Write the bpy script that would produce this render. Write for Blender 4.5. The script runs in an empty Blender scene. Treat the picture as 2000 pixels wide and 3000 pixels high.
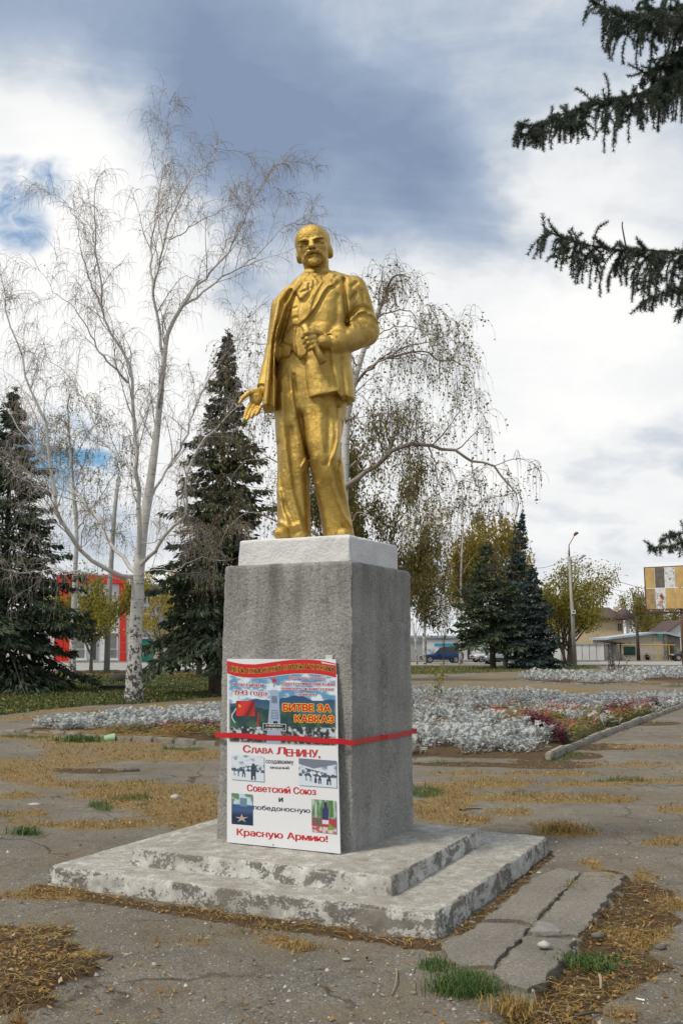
import bpy, bmesh, math, random
import numpy as np
from mathutils import Vector, Matrix, Euler

# ---------------------------------------------------------------- camera, sky, sun, exposure
S = bpy.context.scene
COL = S.collection
F_PX, HZ, CAM_H = 2850.0, 1897.0, 1.6          # focal length / horizon row in photo pixels (2000 x 3000), eye height
PITCH = math.atan((HZ - 1500) / F_PX)
cam_d = bpy.data.cameras.new('camera'); cam = bpy.data.objects.new('camera', cam_d); COL.objects.link(cam)
cam_d.sensor_fit = 'VERTICAL'; cam_d.sensor_height = 36.0; cam_d.lens = 36.0 * F_PX / 3000
cam_d.clip_start = 0.05; cam_d.clip_end = 6000
cam.location = (0, 0, CAM_H); cam.rotation_euler = (math.pi / 2 + PITCH, 0, 0)
S.camera = cam
S.view_settings.view_transform = 'Standard'; S.view_settings.look = 'None'
S.view_settings.exposure = 0.12; S.view_settings.gamma = 1.0; S.view_settings.use_curve_mapping = False
S.cycles.max_bounces = 6; S.cycles.transparent_max_bounces = 8
S.cycles.use_denoising = True

SUN_EL, SUN_AZ = math.radians(54), math.radians(-122)   # azimuth measured from +Y (view direction), negative = to the left
sun_dir = Vector((math.sin(SUN_AZ) * math.cos(SUN_EL), math.cos(SUN_AZ) * math.cos(SUN_EL), math.sin(SUN_EL)))
sd = bpy.data.lights.new('sun', 'SUN'); sd.energy = 2.7; sd.angle = math.radians(11); sd.color = (1, .91, .76)
sun = bpy.data.objects.new('sun', sd); COL.objects.link(sun); sun.rotation_euler = sun_dir.to_track_quat('Z', 'Y').to_euler()
sun.location = (-20, -12, 30)

cp, sp = math.cos(PITCH), math.sin(PITCH)
def ray(x, y):
    a, b = (x - 1000) / F_PX, (1500 - y) / F_PX
    return np.array([a, cp - sp * b, sp + cp * b])
def gp(x, y, z=0.0):
    d = ray(x, y); return np.array([0, 0, CAM_H]) + d * ((z - CAM_H) / d[2])
def at(x, y, Y):
    d = ray(x, y); return np.array([0, 0, CAM_H]) + d * (Y / d[1])
def proj(X, Y, Z):
    Z = Z - CAM_H
    t = Y * cp + Z * sp
    return 1000 + F_PX * X / t, 1500 - F_PX * (Z * cp - Y * sp) / t

world = bpy.data.worlds.new('World'); S.world = world; world.use_nodes = True
def build_world():
    nt = world.node_tree; N = nt.nodes; L = nt.links; N.clear()
    out = N.new('ShaderNodeOutputWorld')
    sky = N.new('ShaderNodeTexSky'); sky.sky_type = 'NISHITA'; sky.sun_disc = False
    sky.sun_elevation = SUN_EL; sky.sun_rotation = SUN_AZ; sky.air_density = 1.0; sky.dust_density = 1.0
    bg = N.new('ShaderNodeBackground'); bg.inputs['Strength'].default_value = 0.10
    hs = N.new('ShaderNodeHueSaturation'); hs.inputs['Saturation'].default_value = 1.55; L.new(sky.outputs[0], hs.inputs['Color']); L.new(hs.outputs[0], bg.inputs['Color'])
    tc = N.new('ShaderNodeTexCoord')
    # flatten clouds towards the horizon: d / (dz + k)
    sep = N.new('ShaderNodeSeparateXYZ'); L.new(tc.outputs['Generated'], sep.inputs[0])
    def M(op, a, b=None, clamp=False):
        n = N.new('ShaderNodeMath'); n.operation = op; n.use_clamp = clamp
        for i, v in enumerate((a, b)):
            if v is None: continue
            if isinstance(v, (int, float)): n.inputs[i].default_value = v
            else: L.new(v, n.inputs[i])
        return n.outputs[0]
    zz = M('ADD', M('MAXIMUM', sep.outputs[2], 0.0), 0.38)
    cmb = N.new('ShaderNodeCombineXYZ')
    L.new(M('DIVIDE', sep.outputs[0], zz), cmb.inputs[0]); L.new(M('DIVIDE', sep.outputs[1], zz), cmb.inputs[1])
    cmb.inputs[2].default_value = 3.1
    def noise(vec, scale, detail, rough, dist=0.0, off=None):
        n = N.new('ShaderNodeTexNoise'); n.inputs['Scale'].default_value = scale; n.inputs['Detail'].default_value = detail
        n.inputs['Roughness'].default_value = rough; n.inputs['Distortion'].default_value = dist
        if off:
            a = N.new('ShaderNodeVectorMath'); a.operation = 'ADD'; L.new(vec, a.inputs[0]); a.inputs[1].default_value = off
            vec = a.outputs[0]
        L.new(vec, n.inputs['Vector']); return n
    warp = noise(cmb.outputs[0], 2.6, 5, .55)
    wsub = N.new('ShaderNodeVectorMath'); wsub.operation = 'SUBTRACT'; L.new(warp.outputs['Color'], wsub.inputs[0]); wsub.inputs[1].default_value = (.5, .5, .5)
    wsc = N.new('ShaderNodeVectorMath'); wsc.operation = 'SCALE'; L.new(wsub.outputs[0], wsc.inputs[0]); wsc.inputs['Scale'].default_value = .34
    wadd = N.new('ShaderNodeVectorMath'); wadd.operation = 'ADD'; L.new(tc.outputs['Generated'], wadd.inputs[0]); L.new(wsc.outputs[0], wadd.inputs[1])
    wn = N.new('ShaderNodeVectorMath'); wn.operation = 'NORMALIZE'; L.new(wadd.outputs[0], wn.inputs[0])
    wsc2 = N.new('ShaderNodeVectorMath'); wsc2.operation = 'SCALE'; L.new(wsub.outputs[0], wsc2.inputs[0]); wsc2.inputs['Scale'].default_value = .12
    wad2 = N.new('ShaderNodeVectorMath'); wad2.operation = 'ADD'; L.new(tc.outputs['Generated'], wad2.inputs[0]); L.new(wsc2.outputs[0], wad2.inputs[1])
    wn2 = N.new('ShaderNodeVectorMath'); wn2.operation = 'NORMALIZE'; L.new(wad2.outputs[0], wn2.inputs[0])
    def blob(px, py, rad_px, soft=1.0, wn=wn):
        d = ray(px, py); d = d / np.linalg.norm(d)
        n = N.new('ShaderNodeVectorMath'); n.operation = 'DOT_PRODUCT'; L.new(wn.outputs[0], n.inputs[0]); n.inputs[1].default_value = tuple(d)
        a = math.atan(rad_px / F_PX)
        mr = N.new('ShaderNodeMapRange'); mr.interpolation_type = 'SMOOTHSTEP'
        mr.inputs['From Min'].default_value = math.cos(a * (1 + .55 * soft)); mr.inputs['From Max'].default_value = math.cos(a * max(.05, 1 - .55 * soft))
        L.new(n.outputs['Value'], mr.inputs['Value']); return mr.outputs['Result']
    fb = noise(cmb.outputs[0], 2.3, 10, .62, .25, (4.3, 1.7, 0))
    smap = N.new('ShaderNodeMapping'); smap.inputs['Rotation'].default_value = (0, 0, math.radians(-38)); smap.inputs['Scale'].default_value = (1.1, 3.4, 1); L.new(cmb.outputs[0], smap.inputs['Vector'])
    strk = noise(smap.outputs[0], 2.4, 9, .62, .6)
    puff = noise(wn.outputs[0], 9, 8, .6, .3)
    dens = M('ADD', M('MULTIPLY', M('SUBTRACT', fb.outputs['Fac'], .5), 1.35), .47)
    dens = M('ADD', dens, M('MULTIPLY', M('SUBTRACT', strk.outputs['Fac'], .5), 1.1))
    dens = M('ADD', dens, M('MULTIPLY', M('SUBTRACT', puff.outputs['Fac'], .5), .8))
    # bands of thick white cloud (+) and the slate-blue gap between them (-), at their places in the sky
    for (x, y, r, w, s) in CLOUDS:
        dens = M('ADD', dens, M('MULTIPLY', blob(x, y, r, s), w))
    def ramp(fac, stops, interp='EASE'):
        r = N.new('ShaderNodeValToRGB'); r.color_ramp.interpolation = interp
        e = r.color_ramp.elements
        while len(e) < len(stops): e.new(.5)
        for k, (p, c) in enumerate(stops): e[k].position = p; e[k].color = (*c, 1)
        L.new(fac, r.inputs[0]); return r.outputs['Color']
    # cloud radiance: slate grey-blue underside through pale grey to sunlit white
    fac = M('DIVIDE', M('ADD', dens, .75), 2.2, True)
    col = ramp(fac, [(0.0, (.22, .29, .42)), (.22, (.295, .37, .50)), (.38, (.385, .46, .575)), (.50, (.52, .58, .655)), (.62, (.69, .72, .755)), (.76, (.82, .83, .84)), (1.0, (.92, .92, .91))], 'LINEAR')
    em = N.new('ShaderNodeBackground'); L.new(col, em.inputs['Color']); em.inputs['Strength'].default_value = 1.0
    cover = 1.0
    holes = None
    for (x, y, r, s) in HOLES:
        b = blob(x, y, r, s, wn2); holes = b if holes is None else M('MAXIMUM', holes, b)
    hn = noise(wn.outputs[0], 11, 9, .62, .5)
    hole = M('MULTIPLY', M('MULTIPLY', holes, M('ADD', M('MULTIPLY', M('SUBTRACT', hn.outputs['Fac'], .46), 5.0), .35, True), True), .92)
    mix = N.new('ShaderNodeMixShader'); L.new(M('SUBTRACT', 1.0, hole, True), mix.inputs[0])
    bl = N.new('ShaderNodeBackground'); bl.inputs['Color'].default_value = (.0, .05, .08, 1); ad = N.new('ShaderNodeAddShader'); L.new(bg.outputs[0], ad.inputs[0]); L.new(bl.outputs[0], ad.inputs[1]); L.new(ad.outputs[0], mix.inputs[1]); L.new(em.outputs[0], mix.inputs[2])
    L.new(mix.outputs[0], out.inputs['Surface'])
# (photo x, photo y, radius px, weight, softness)
CLOUDS = [(100, 470, 330, .62, 1), (300, 850, 380, .50, 1), (560, 1150, 480, .35, 1),
          (300, 30, 260, -.40, 1), (580, 210, 300, -.42, 1), (830, 390, 300, -.42, 1), (1060, 570, 270, -.42, 1), (1240, 710, 200, -.30, 1), (950, 60, 420, -.25, 1), (40, 0, 170, -.25, 1), (1250, 250, 260, -.10, 1), (680, 560, 210, -.32, 1), (520, 420, 150, -.2, 1),
          (1600, 720, 110, -.45, 1), (1640, 130, 180, -.32, 1), (1960, 690, 150, -.20, 1), (1340, 540, 160, -.2, 1),
          (1480, 330, 220, .25, 1), (1720, 470, 230, .20, 1), (1800, 820, 190, .38, .8), (1500, 1060, 420, .42, 1), (1900, 1150, 400, .32, 1),
          (1780, 1410, 120, -.50, 1), (1580, 1470, 90, -.38, 1), (1930, 1360, 110, -.38, 1), (1750, 1700, 260, .25, 1), (900, 1650, 800, .25, 1)]
HOLES = [(5, 560, 60, 1), (40, 625, 60, 1), (85, 700, 55, 1), (120, 560, 50, 1), (200, 1330, 110, 1)]
build_world()
world.cycles.sampling_method = 'MANUAL'; world.cycles.sample_map_resolution = 256

# ---------------------------------------------------------------- helpers
rng = np.random.default_rng(7)
random.seed(7)

def fast_mesh(name, V, F, mat=None, parent=None, smooth=False, mats=None, midx=None):
    V = np.asarray(V, np.float32).reshape(-1, 3)
    me = bpy.data.meshes.new(name)
    me.vertices.add(len(V)); me.vertices.foreach_set('co', V.ravel())
    groups = F if isinstance(F, list) and len(F) and isinstance(F[0], np.ndarray) and F[0].ndim == 2 else [np.asarray(F, np.int32)]
    loops = np.concatenate([g.ravel() for g in groups]).astype(np.int32)
    sizes = np.concatenate([np.full(len(g), g.shape[1], np.int32) for g in groups])
    starts = np.concatenate([[0], np.cumsum(sizes)[:-1]]).astype(np.int32)
    me.loops.add(len(loops)); me.loops.foreach_set('vertex_index', loops)
    me.polygons.add(len(sizes)); me.polygons.foreach_set('loop_start', starts); me.polygons.foreach_set('loop_total', sizes)
    if smooth: me.polygons.foreach_set('use_smooth', np.ones(len(sizes), bool))
    if mats:
        for m in mats: me.materials.append(m)
        me.polygons.foreach_set('material_index', np.asarray(midx, np.int32))
    elif mat: me.materials.append(getattr(mat, 'm', mat))
    me.update(calc_edges=True); me.validate()
    o = bpy.data.objects.new(name, me); COL.objects.link(o)
    if parent is not None: o.parent = parent
    return o

def tag(o, label=None, cat=None, group=None, kind=None):
    if label: o['label'] = label
    if cat: o['category'] = cat
    if group: o['group'] = group
    if kind: o['kind'] = kind
    return o
def empty(name, loc=(0, 0, 0), rz=0.0):
    o = bpy.data.objects.new(name, None); COL.objects.link(o); o.location = tuple(loc); o.rotation_euler = (0, 0, rz)
    o.empty_display_size = .2
    return o
def rel(o, root):
    """parent o (built in world space) to an unrotated root at root.location"""
    o.parent = root; o.matrix_parent_inverse = Matrix.Translation(-Vector(root.location)); return o
def copy_tree(o, parent=None):
    c = o.copy(); COL.objects.link(c); c.parent = parent
    for ch in list(o.children): copy_tree(ch, c)
    return c

class MB:
    """collects boxes, prisms and tubes into one mesh"""
    def __init__(s): s.V = []; s.F = []; s.n = 0
    def add(s, V, F):
        s.V += [tuple(map(float, v)) for v in V]; s.F += [tuple(int(i) + s.n for i in f) for f in F]; s.n += len(V); return s
    def box(s, x0, x1, y0, y1, z0, z1):
        return s.add([(x0, y0, z0), (x1, y0, z0), (x1, y1, z0), (x0, y1, z0), (x0, y0, z1), (x1, y0, z1), (x1, y1, z1), (x0, y1, z1)],
                     [(0, 3, 2, 1), (4, 5, 6, 7), (0, 1, 5, 4), (1, 2, 6, 5), (2, 3, 7, 6), (3, 0, 4, 7)])
    def prism(s, poly, axis, a, b):
        """poly in the two other axes (x: y,z / y: x,z / z: x,y), extruded along axis from a to b"""
        def mk(p, t): return {'x': (t, p[0], p[1]), 'y': (p[0], t, p[1]), 'z': (p[0], p[1], t)}[axis]
        n = len(poly)
        V = [mk(p, a) for p in poly] + [mk(p, b) for p in poly]
        return s.add(V, [tuple(range(n - 1, -1, -1)), tuple(range(n, 2 * n))] + [(i, (i + 1) % n, n + (i + 1) % n, n + i) for i in range(n)])
    def tube(s, pts, rad, sides=6):
        V, F = tube_vf(np.asarray(pts, float), rad if hasattr(rad, '__len__') else [rad] * len(pts), sides, caps=False)
        s.add(V, F); k = s.n - len(V); m = len(pts)
        s.F.append(tuple(k + i for i in range(sides - 1, -1, -1))); s.F.append(tuple(k + (m - 1) * sides + i for i in range(sides)))
        return s
    def build(s, name, mat, parent=None, smooth=False, bevel=0, world=True):
        me = bpy.data.meshes.new(name); me.from_pydata(s.V, [], s.F); me.materials.append(getattr(mat, 'm', mat))
        bm = bmesh.new(); bm.from_mesh(me); bmesh.ops.recalc_face_normals(bm, faces=bm.faces)
        if bevel: bmesh.ops.bevel(bm, geom=[e for e in bm.edges if e.calc_face_angle(0) > .5], offset=bevel, segments=2, affect='EDGES', clamp_overlap=True)
        if smooth:
            for f in bm.faces: f.smooth = True
        bm.to_mesh(me); bm.free()
        o = bpy.data.objects.new(name, me); COL.objects.link(o)
        if parent is not None: o.parent = parent
        return o

def tube_vf(P, R, sides=5, caps=False):
    P = np.asarray(P, float); R = np.asarray(R, float); n = len(P)
    T = np.gradient(P, axis=0); T /= np.linalg.norm(T, axis=1, keepdims=True) + 1e-12
    ref = np.array([0., 0, 1]) if abs(T[0, 2]) < .9 else np.array([1., 0, 0])
    A = np.cross(T, ref); A /= np.linalg.norm(A, axis=1, keepdims=True) + 1e-12
    B = np.cross(T, A)
    th = np.arange(sides) * 2 * np.pi / sides
    V = P[:, None, :] + R[:, None, None] * (np.cos(th)[None, :, None] * A[:, None, :] + np.sin(th)[None, :, None] * B[:, None, :])
    i = np.arange(n - 1)[:, None] * sides; j = np.arange(sides)[None, :]; j2 = (j + 1) % sides
    F = np.stack([i + j, i + j2, i + sides + j2, i + sides + j], -1).reshape(-1, 4)
    return V.reshape(-1, 3), F
def tubes(lines, sides=5):
    Vs, Fs, n = [], [], 0
    for P, R in lines:
        V, F = tube_vf(P, R, sides); Vs.append(V); Fs.append(F + n); n += len(V)
    return np.concatenate(Vs), np.concatenate(Fs)

def hash3(ix, iy, iz, seed=0):
    h = (ix.astype(np.int64) * 374761393 + iy.astype(np.int64) * 668265263 + iz.astype(np.int64) * 2147483647 + seed * 1274126177) & 0xffffffff
    h = ((h ^ (h >> 13)) * 1274126177) & 0xffffffff
    return ((h ^ (h >> 16)) & 0xffff).astype(np.float32) / 65535.0
def vnoise(P, seed=0):
    P = np.asarray(P, np.float64); I = np.floor(P).astype(np.int64); f = P - I; f = f * f * (3 - 2 * f)
    r = 0
    for dx in (0, 1):
        for dy in (0, 1):
            for dz in (0, 1):
                w = (f[..., 0] if dx else 1 - f[..., 0]) * (f[..., 1] if dy else 1 - f[..., 1]) * (f[..., 2] if dz else 1 - f[..., 2])
                r = r + w * hash3(I[..., 0] + dx, I[..., 1] + dy, I[..., 2] + dz, seed)
    return r * 2 - 1
def fbm(P, scale=1.0, octaves=4, seed=0, gain=.5):
    P = np.asarray(P, np.float64) * scale; r = 0; a = 1.0; t = 0
    for o in range(octaves):
        r = r + a * vnoise(P * 2 ** o + 17.3 * o, seed + o); t += a; a *= gain
    return r / t
def fbm2(x, y, scale, octaves=4, seed=0):
    return fbm(np.stack([x, y, np.zeros_like(x) + .37], -1), scale, octaves, seed)

# ---------------------------------------------------------------- materials
class Mat:
    def __init__(s, name):
        s.m = bpy.data.materials.new(name); s.m.use_nodes = True; s.nt = s.m.node_tree; s.N = s.nt.nodes; s.L = s.nt.links
        s.b = s.N['Principled BSDF']; s.out = s.N['Material Output']; s._tc = None
    def tc(s, kind='Object'):
        if s._tc is None: s._tc = s.N.new('ShaderNodeTexCoord')
        return s._tc.outputs[kind]
    def geo(s, k):
        n = s.N.new('ShaderNodeNewGeometry'); return n.outputs[k]
    def pos(s):
        return s.geo('Position')
    def mapping(s, vec, scale=(1, 1, 1)):
        n = s.N.new('ShaderNodeMapping'); n.inputs['Scale'].default_value = scale; s.L.new(vec, n.inputs['Vector']); return n.outputs[0]
    def noise(s, scale, detail=4, rough=.55, vec=None, dist=0):
        n = s.N.new('ShaderNodeTexNoise'); n.inputs['Scale'].default_value = scale; n.inputs['Detail'].default_value = detail
        n.inputs['Roughness'].default_value = rough; n.inputs['Distortion'].default_value = dist
        s.L.new(vec if vec is not None else s.pos(), n.inputs['Vector']); return n.outputs['Fac']
    def warp(s, vec, scale=2.5, amt=.5):
        n = s.N.new('ShaderNodeTexNoise'); n.inputs['Scale'].default_value = scale; n.inputs['Detail'].default_value = 5; s.L.new(vec, n.inputs['Vector'])
        a = s.N.new('ShaderNodeVectorMath'); a.operation = 'MULTIPLY_ADD'; s.L.new(n.outputs['Color'], a.inputs[0]); a.inputs[1].default_value = (amt, amt, 0); s.L.new(vec, a.inputs[2]); return a.outputs[0]
    def voro(s, scale, vec=None, feature='F1', out='Distance', rnd=1.0):
        n = s.N.new('ShaderNodeTexVoronoi'); n.feature = feature; n.inputs['Scale'].default_value = scale; n.inputs['Randomness'].default_value = rnd
        s.L.new(vec if vec is not None else s.pos(), n.inputs['Vector']); return n.outputs[out]
    def ramp(s, fac, stops, interp='LINEAR'):
        r = s.N.new('ShaderNodeValToRGB'); r.color_ramp.interpolation = interp; e = r.color_ramp.elements
        while len(e) < len(stops): e.new(.5)
        for k, (p, c) in enumerate(stops):
            e[k].position = p; e[k].color = (*c, 1) if hasattr(c, '__len__') else (c, c, c, 1)
        s.L.new(fac, r.inputs[0]); return r.outputs['Color']
    def mix(s, fac, a, b, mode='MIX'):
        n = s.N.new('ShaderNodeMix'); n.data_type = 'RGBA'; n.blend_type = mode
        for sock, v in ((n.inputs[0], fac), (n.inputs[6], a), (n.inputs[7], b)):
            if isinstance(v, (int, float)): sock.default_value = v
            elif isinstance(v, tuple): sock.default_value = (*v, 1)
            else: s.L.new(v, sock)
        return n.outputs[2]
    def math(s, op, a, b=None, clamp=False):
        n = s.N.new('ShaderNodeMath'); n.operation = op; n.use_clamp = clamp
        for i, v in enumerate((a, b)):
            if v is None: continue
            if isinstance(v, (int, float)): n.inputs[i].default_value = v
            else: s.L.new(v, n.inputs[i])
        return n.outputs[0]
    def attr(s, name, out='Fac'):
        n = s.N.new('ShaderNodeAttribute'); n.attribute_name = name; return n.outputs[out]
    def sepz(s, vec, k):
        n = s.N.new('ShaderNodeSeparateXYZ'); s.L.new(vec, n.inputs[0]); return n.outputs[k]
    def color(s, c):
        if isinstance(c, tuple): s.b.inputs['Base Color'].default_value = (*c, 1)
        else: s.L.new(c, s.b.inputs['Base Color'])
        return s
    def rough(s, r):
        if isinstance(r, (int, float)): s.b.inputs['Roughness'].default_value = r
        else: s.L.new(r, s.b.inputs['Roughness'])
        return s
    def set(s, **k):
        for a, v in k.items(): s.b.inputs[a.replace('_', ' ')].default_value = v
        return s
    def bump(s, h, strength=.4, dist=.02, prev=None):
        n = s.N.new('ShaderNodeBump'); n.inputs['Strength'].default_value = strength; n.inputs['Distance'].default_value = dist
        s.L.new(h, n.inputs['Height'])
        if prev is not None: s.L.new(prev, n.inputs['Normal'])
        s.L.new(n.outputs[0], s.b.inputs['Normal']); return n.outputs[0]

def plain(name, c, rough=.7, var=.25, scale=3.0, bump=0.0, bscale=40, metallic=0.0, spec=.4):
    m = Mat(name); n = m.noise(scale, 6, .6)
    d = tuple(x * (1 - var) for x in c); l = tuple(min(1, x * (1 + var)) for x in c)
    m.color(m.ramp(n, [(.3, d), (.7, l)])); m.rough(rough); m.set(Metallic=metallic)
    m.b.inputs['Specular IOR Level'].default_value = spec
    if bump: m.bump(m.noise(bscale, 5, .6), bump, .01)
    return m.m
def leafmat(name, stops, trans=.35, rough=.6):
    """foliage: each leaf its own tint (random per island), light passing through"""
    m = Mat(name); c = m.ramp(m.geo('Random Per Island'), stops)
    m.color(c); m.rough(rough); m.b.inputs['Specular IOR Level'].default_value = .25
    t = m.N.new('ShaderNodeBsdfTranslucent'); m.L.new(c, t.inputs['Color'])
    mx = m.N.new('ShaderNodeMixShader'); mx.inputs[0].default_value = trans
    m.L.new(m.b.outputs[0], mx.inputs[1]); m.L.new(t.outputs[0], mx.inputs[2]); m.L.new(mx.outputs[0], m.out.inputs['Surface'])
    return m.m
# ---------------------------------------------------------------- implicit-surface meshing (surface nets)
def surface_nets(D, org, h):
    ins = D < 0
    nx, ny, nz = D.shape
    cnt = np.zeros((nx - 1, ny - 1, nz - 1), np.int8)
    for a in (0, 1):
        for b in (0, 1):
            for c in (0, 1): cnt += ins[a:nx - 1 + a, b:ny - 1 + b, c:nz - 1 + c]
    act = (cnt > 0) & (cnt < 8)
    idx = np.full(act.shape, -1, np.int32); ijk = np.argwhere(act); idx[act] = np.arange(len(ijk))
    acc = np.zeros((len(ijk), 3)); num = np.zeros(len(ijk))
    C = [(a, b, c) for a in (0, 1) for b in (0, 1) for c in (0, 1)]
    for p in C:
        for ax in range(3):
            if p[ax]: continue
            q = list(p); q[ax] = 1
            d0 = D[ijk[:, 0] + p[0], ijk[:, 1] + p[1], ijk[:, 2] + p[2]]; d1 = D[ijk[:, 0] + q[0], ijk[:, 1] + q[1], ijk[:, 2] + q[2]]
            m = (d0 < 0) != (d1 < 0)
            t = np.where(m, d0 / np.where(m, d0 - d1, 1), 0)
            pt = np.tile(np.array(p, float), (len(ijk), 1)); pt[:, ax] += t
            acc[m] += pt[m]; num[m] += 1
    V = np.asarray(org) + h * (ijk + acc / num[:, None])
    Fs = []
    for ax in range(3):
        o1, o2 = [(1, 2), (2, 0), (0, 1)][ax]
        sl0 = [slice(None)] * 3; sl1 = [slice(None)] * 3; sl0[ax] = slice(0, -1); sl1[ax] = slice(1, None)
        a, b = ins[tuple(sl0)], ins[tuple(sl1)]
        e = np.argwhere(a != b); 
        ok = (e[:, o1] > 0) & (e[:, o2] > 0) & (e[:, o1] < D.shape[o1] - 1) & (e[:, o2] < D.shape[o2] - 1); e = e[ok]
        fl = a[e[:, 0], e[:, 1], e[:, 2]]
        def cell(s1, s2):
            c = e.copy(); c[:, o1] -= s1; c[:, o2] -= s2; return idx[c[:, 0], c[:, 1], c[:, 2]]
        q = np.stack([cell(1, 1), cell(0, 1), cell(0, 0), cell(1, 0)], 1)
        q[~fl] = q[~fl][:, ::-1]
        Fs.append(q)
    return V, np.concatenate(Fs)
def grid(lo, hi, h):
    lo = np.asarray(lo, float); n = np.ceil((np.asarray(hi) - lo) / h).astype(int) + 1
    X, Y, Z = [(lo[i] + h * np.arange(n[i])).astype(np.float32) for i in range(3)]
    return np.meshgrid(X, Y, Z, indexing='ij')
def bake(fn, lo, hi, h):
    X, Y, Z = grid(lo, hi, h); return surface_nets(fn(X, Y, Z), lo, h)
def vnormals(V, F):
    a = V[F[:, 1]] - V[F[:, 0]]; b = V[F[:, 2]] - V[F[:, 0]]; n = np.cross(a, b); N = np.zeros_like(V)
    for k in range(F.shape[1]): np.add.at(N, F[:, k], n)
    return N / (np.linalg.norm(N, axis=1, keepdims=True) + 1e-12)
def smin(a, b, k):
    h = np.clip(.5 + .5 * (b - a) / k, 0, 1); return b + (a - b) * h - k * h * (1 - h)
def smax(a, b, k): return -smin(-a, -b, k)
def poly_dist(px, py, poly):
    """signed distance to a 2-D polygon, negative inside"""
    p = np.asarray(poly, float); d = np.full(px.shape, 1e9); s = np.ones(px.shape)
    n = len(p)
    for i in range(n):
        a, b = p[i], p[(i + 1) % n]; ex, ey = b - a; wx, wy = px - a[0], py - a[1]
        t = np.clip((wx * ex + wy * ey) / (ex * ex + ey * ey + 1e-12), 0, 1)
        d = np.minimum(d, (wx - ex * t) ** 2 + (wy - ey * t) ** 2)
        c1 = py >= a[1]; c2 = py < b[1]; c3 = ex * wy > ey * wx
        f = (c1 & c2 & c3) | (~c1 & ~c2 & ~c3); s = np.where(f, -s, s)
    return s * np.sqrt(d)
def line_dist(px, py, pts):
    d = np.full(px.shape, 1e9)
    for a, b in zip(pts[:-1], pts[1:]):
        ex, ey = b[0] - a[0], b[1] - a[1]; wx, wy = px - a[0], py - a[1]
        t = np.clip((wx * ex + wy * ey) / (ex * ex + ey * ey + 1e-12), 0, 1)
        d = np.minimum(d, (wx - ex * t) ** 2 + (wy - ey * t) ** 2)
    return np.sqrt(d)

# ---------------------------------------------------------------- pedestal
def mat_whitewash():
    m = Mat('peeling_whitewash'); p = m.pos()
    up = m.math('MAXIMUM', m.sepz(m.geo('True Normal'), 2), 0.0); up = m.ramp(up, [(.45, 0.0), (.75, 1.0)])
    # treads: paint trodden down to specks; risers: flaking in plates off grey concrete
    conc = m.mix(up, m.ramp(m.noise(11, 8, .65), [(.25, (.105, .10, .09)), (.75, (.27, .26, .235))]), m.ramp(m.noise(9, 8, .65), [(.25, (.22, .21, .18)), (.75, (.42, .40, .35))]))  # riser concrete darker than tread concrete: shade put into the colour by facing
    lime = m.ramp(m.noise(14, 6, .6), [(.3, (.44, .435, .41)), (.7, (.64, .635, .605))])
    riser = m.math('ADD', m.noise(5.0, 9, .66, m.mapping(p, (1, 1, 1.5)), .5), m.math('MULTIPLY', m.math('SUBTRACT', m.noise(60, 5, .7), .5), .45))
    tread = m.math('ADD', m.noise(7.0, 9, .75, None, .6), m.math('MULTIPLY', m.math('SUBTRACT', m.noise(70, 6, .75), .5), 1.1))
    f = m.mix(up, m.ramp(riser, [(.465, 0.0), (.50, 1.0)]), m.ramp(tread, [(.46, 0.0), (.60, .85)]))
    c = m.mix(f, conc, lime)
    dirt = m.ramp(m.noise(2.2, 8, .7), [(.42, 0.0), (.7, 1.0)])
    c = m.mix(m.math('MULTIPLY', dirt, .7), c, (.20, .18, .145))
    moss = m.ramp(m.noise(21, 8, .7), [(.6, 0.0), (.68, .75)])
    c = m.mix(moss, c, (.085, .08, .06))
    m.color(c); m.rough(.9); m.set(); m.b.inputs['Specular IOR Level'].default_value = .2
    b = m.bump(m.noise(60, 8, .7), .5, .012); m.bump(f, .5, .004, b)
    return m.m
def mat_roughcast():
    m = Mat('grey_roughcast')
    base = m.ramp(m.noise(60, 6, .8), [(.30, (.22, .215, .20)), (.5, (.50, .492, .465)), (.70, (.72, .71, .68))])
    low = m.ramp(m.noise(1.6, 6, .6), [(.3, .66), (.7, 1.12)])
    c = m.mix(1.0, base, low, 'MULTIPLY')
    # rain streaks: noise stretched along the height
    st = m.ramp(m.noise(1.0, 6, .6, m.mapping(m.pos(), (7, 7, .55))), [(.48, 0.0), (.64, 1.0)])
    blot = m.ramp(m.noise(4.5, 8, .7), [(.56, 0.0), (.72, .65)])
    c = m.mix(blot, c, (.16, .15, .125))
    top = m.sepz(m.pos(), 2)
    c = m.mix(m.math('MULTIPLY', st, .22), c, (.15, .143, .12))
    run = m.math('MULTIPLY', m.ramp(m.noise(1.0, 7, .65, m.mapping(m.pos(), (5.5, 5.5, .8))), [(.44, 0.0), (.62, 1.0)]), m.ramp(m.math('MULTIPLY', m.math('SUBTRACT', top, 1.35), 1.0), [(0.0, 0.0), (.85, 1.0)]))
    c = m.mix(m.math('MULTIPLY', run, .62), c, (.13, .125, .105))
    lim = m.math('MULTIPLY', m.ramp(m.noise(3.3, 8, .7), [(.4, 0.0), (.7, 1.0)]), m.ramp(m.math('SUBTRACT', top, .22), [(0, 1.0), (.25, 0.0)]))
    c = m.mix(m.math('MULTIPLY', lim, .6), c, (.46, .455, .44))
    m.color(c); m.rough(.95); m.b.inputs['Specular IOR Level'].default_value = .15
    m.bump(m.noise(52, 7, .75), 1.0, .03)
    return m.m
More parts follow.
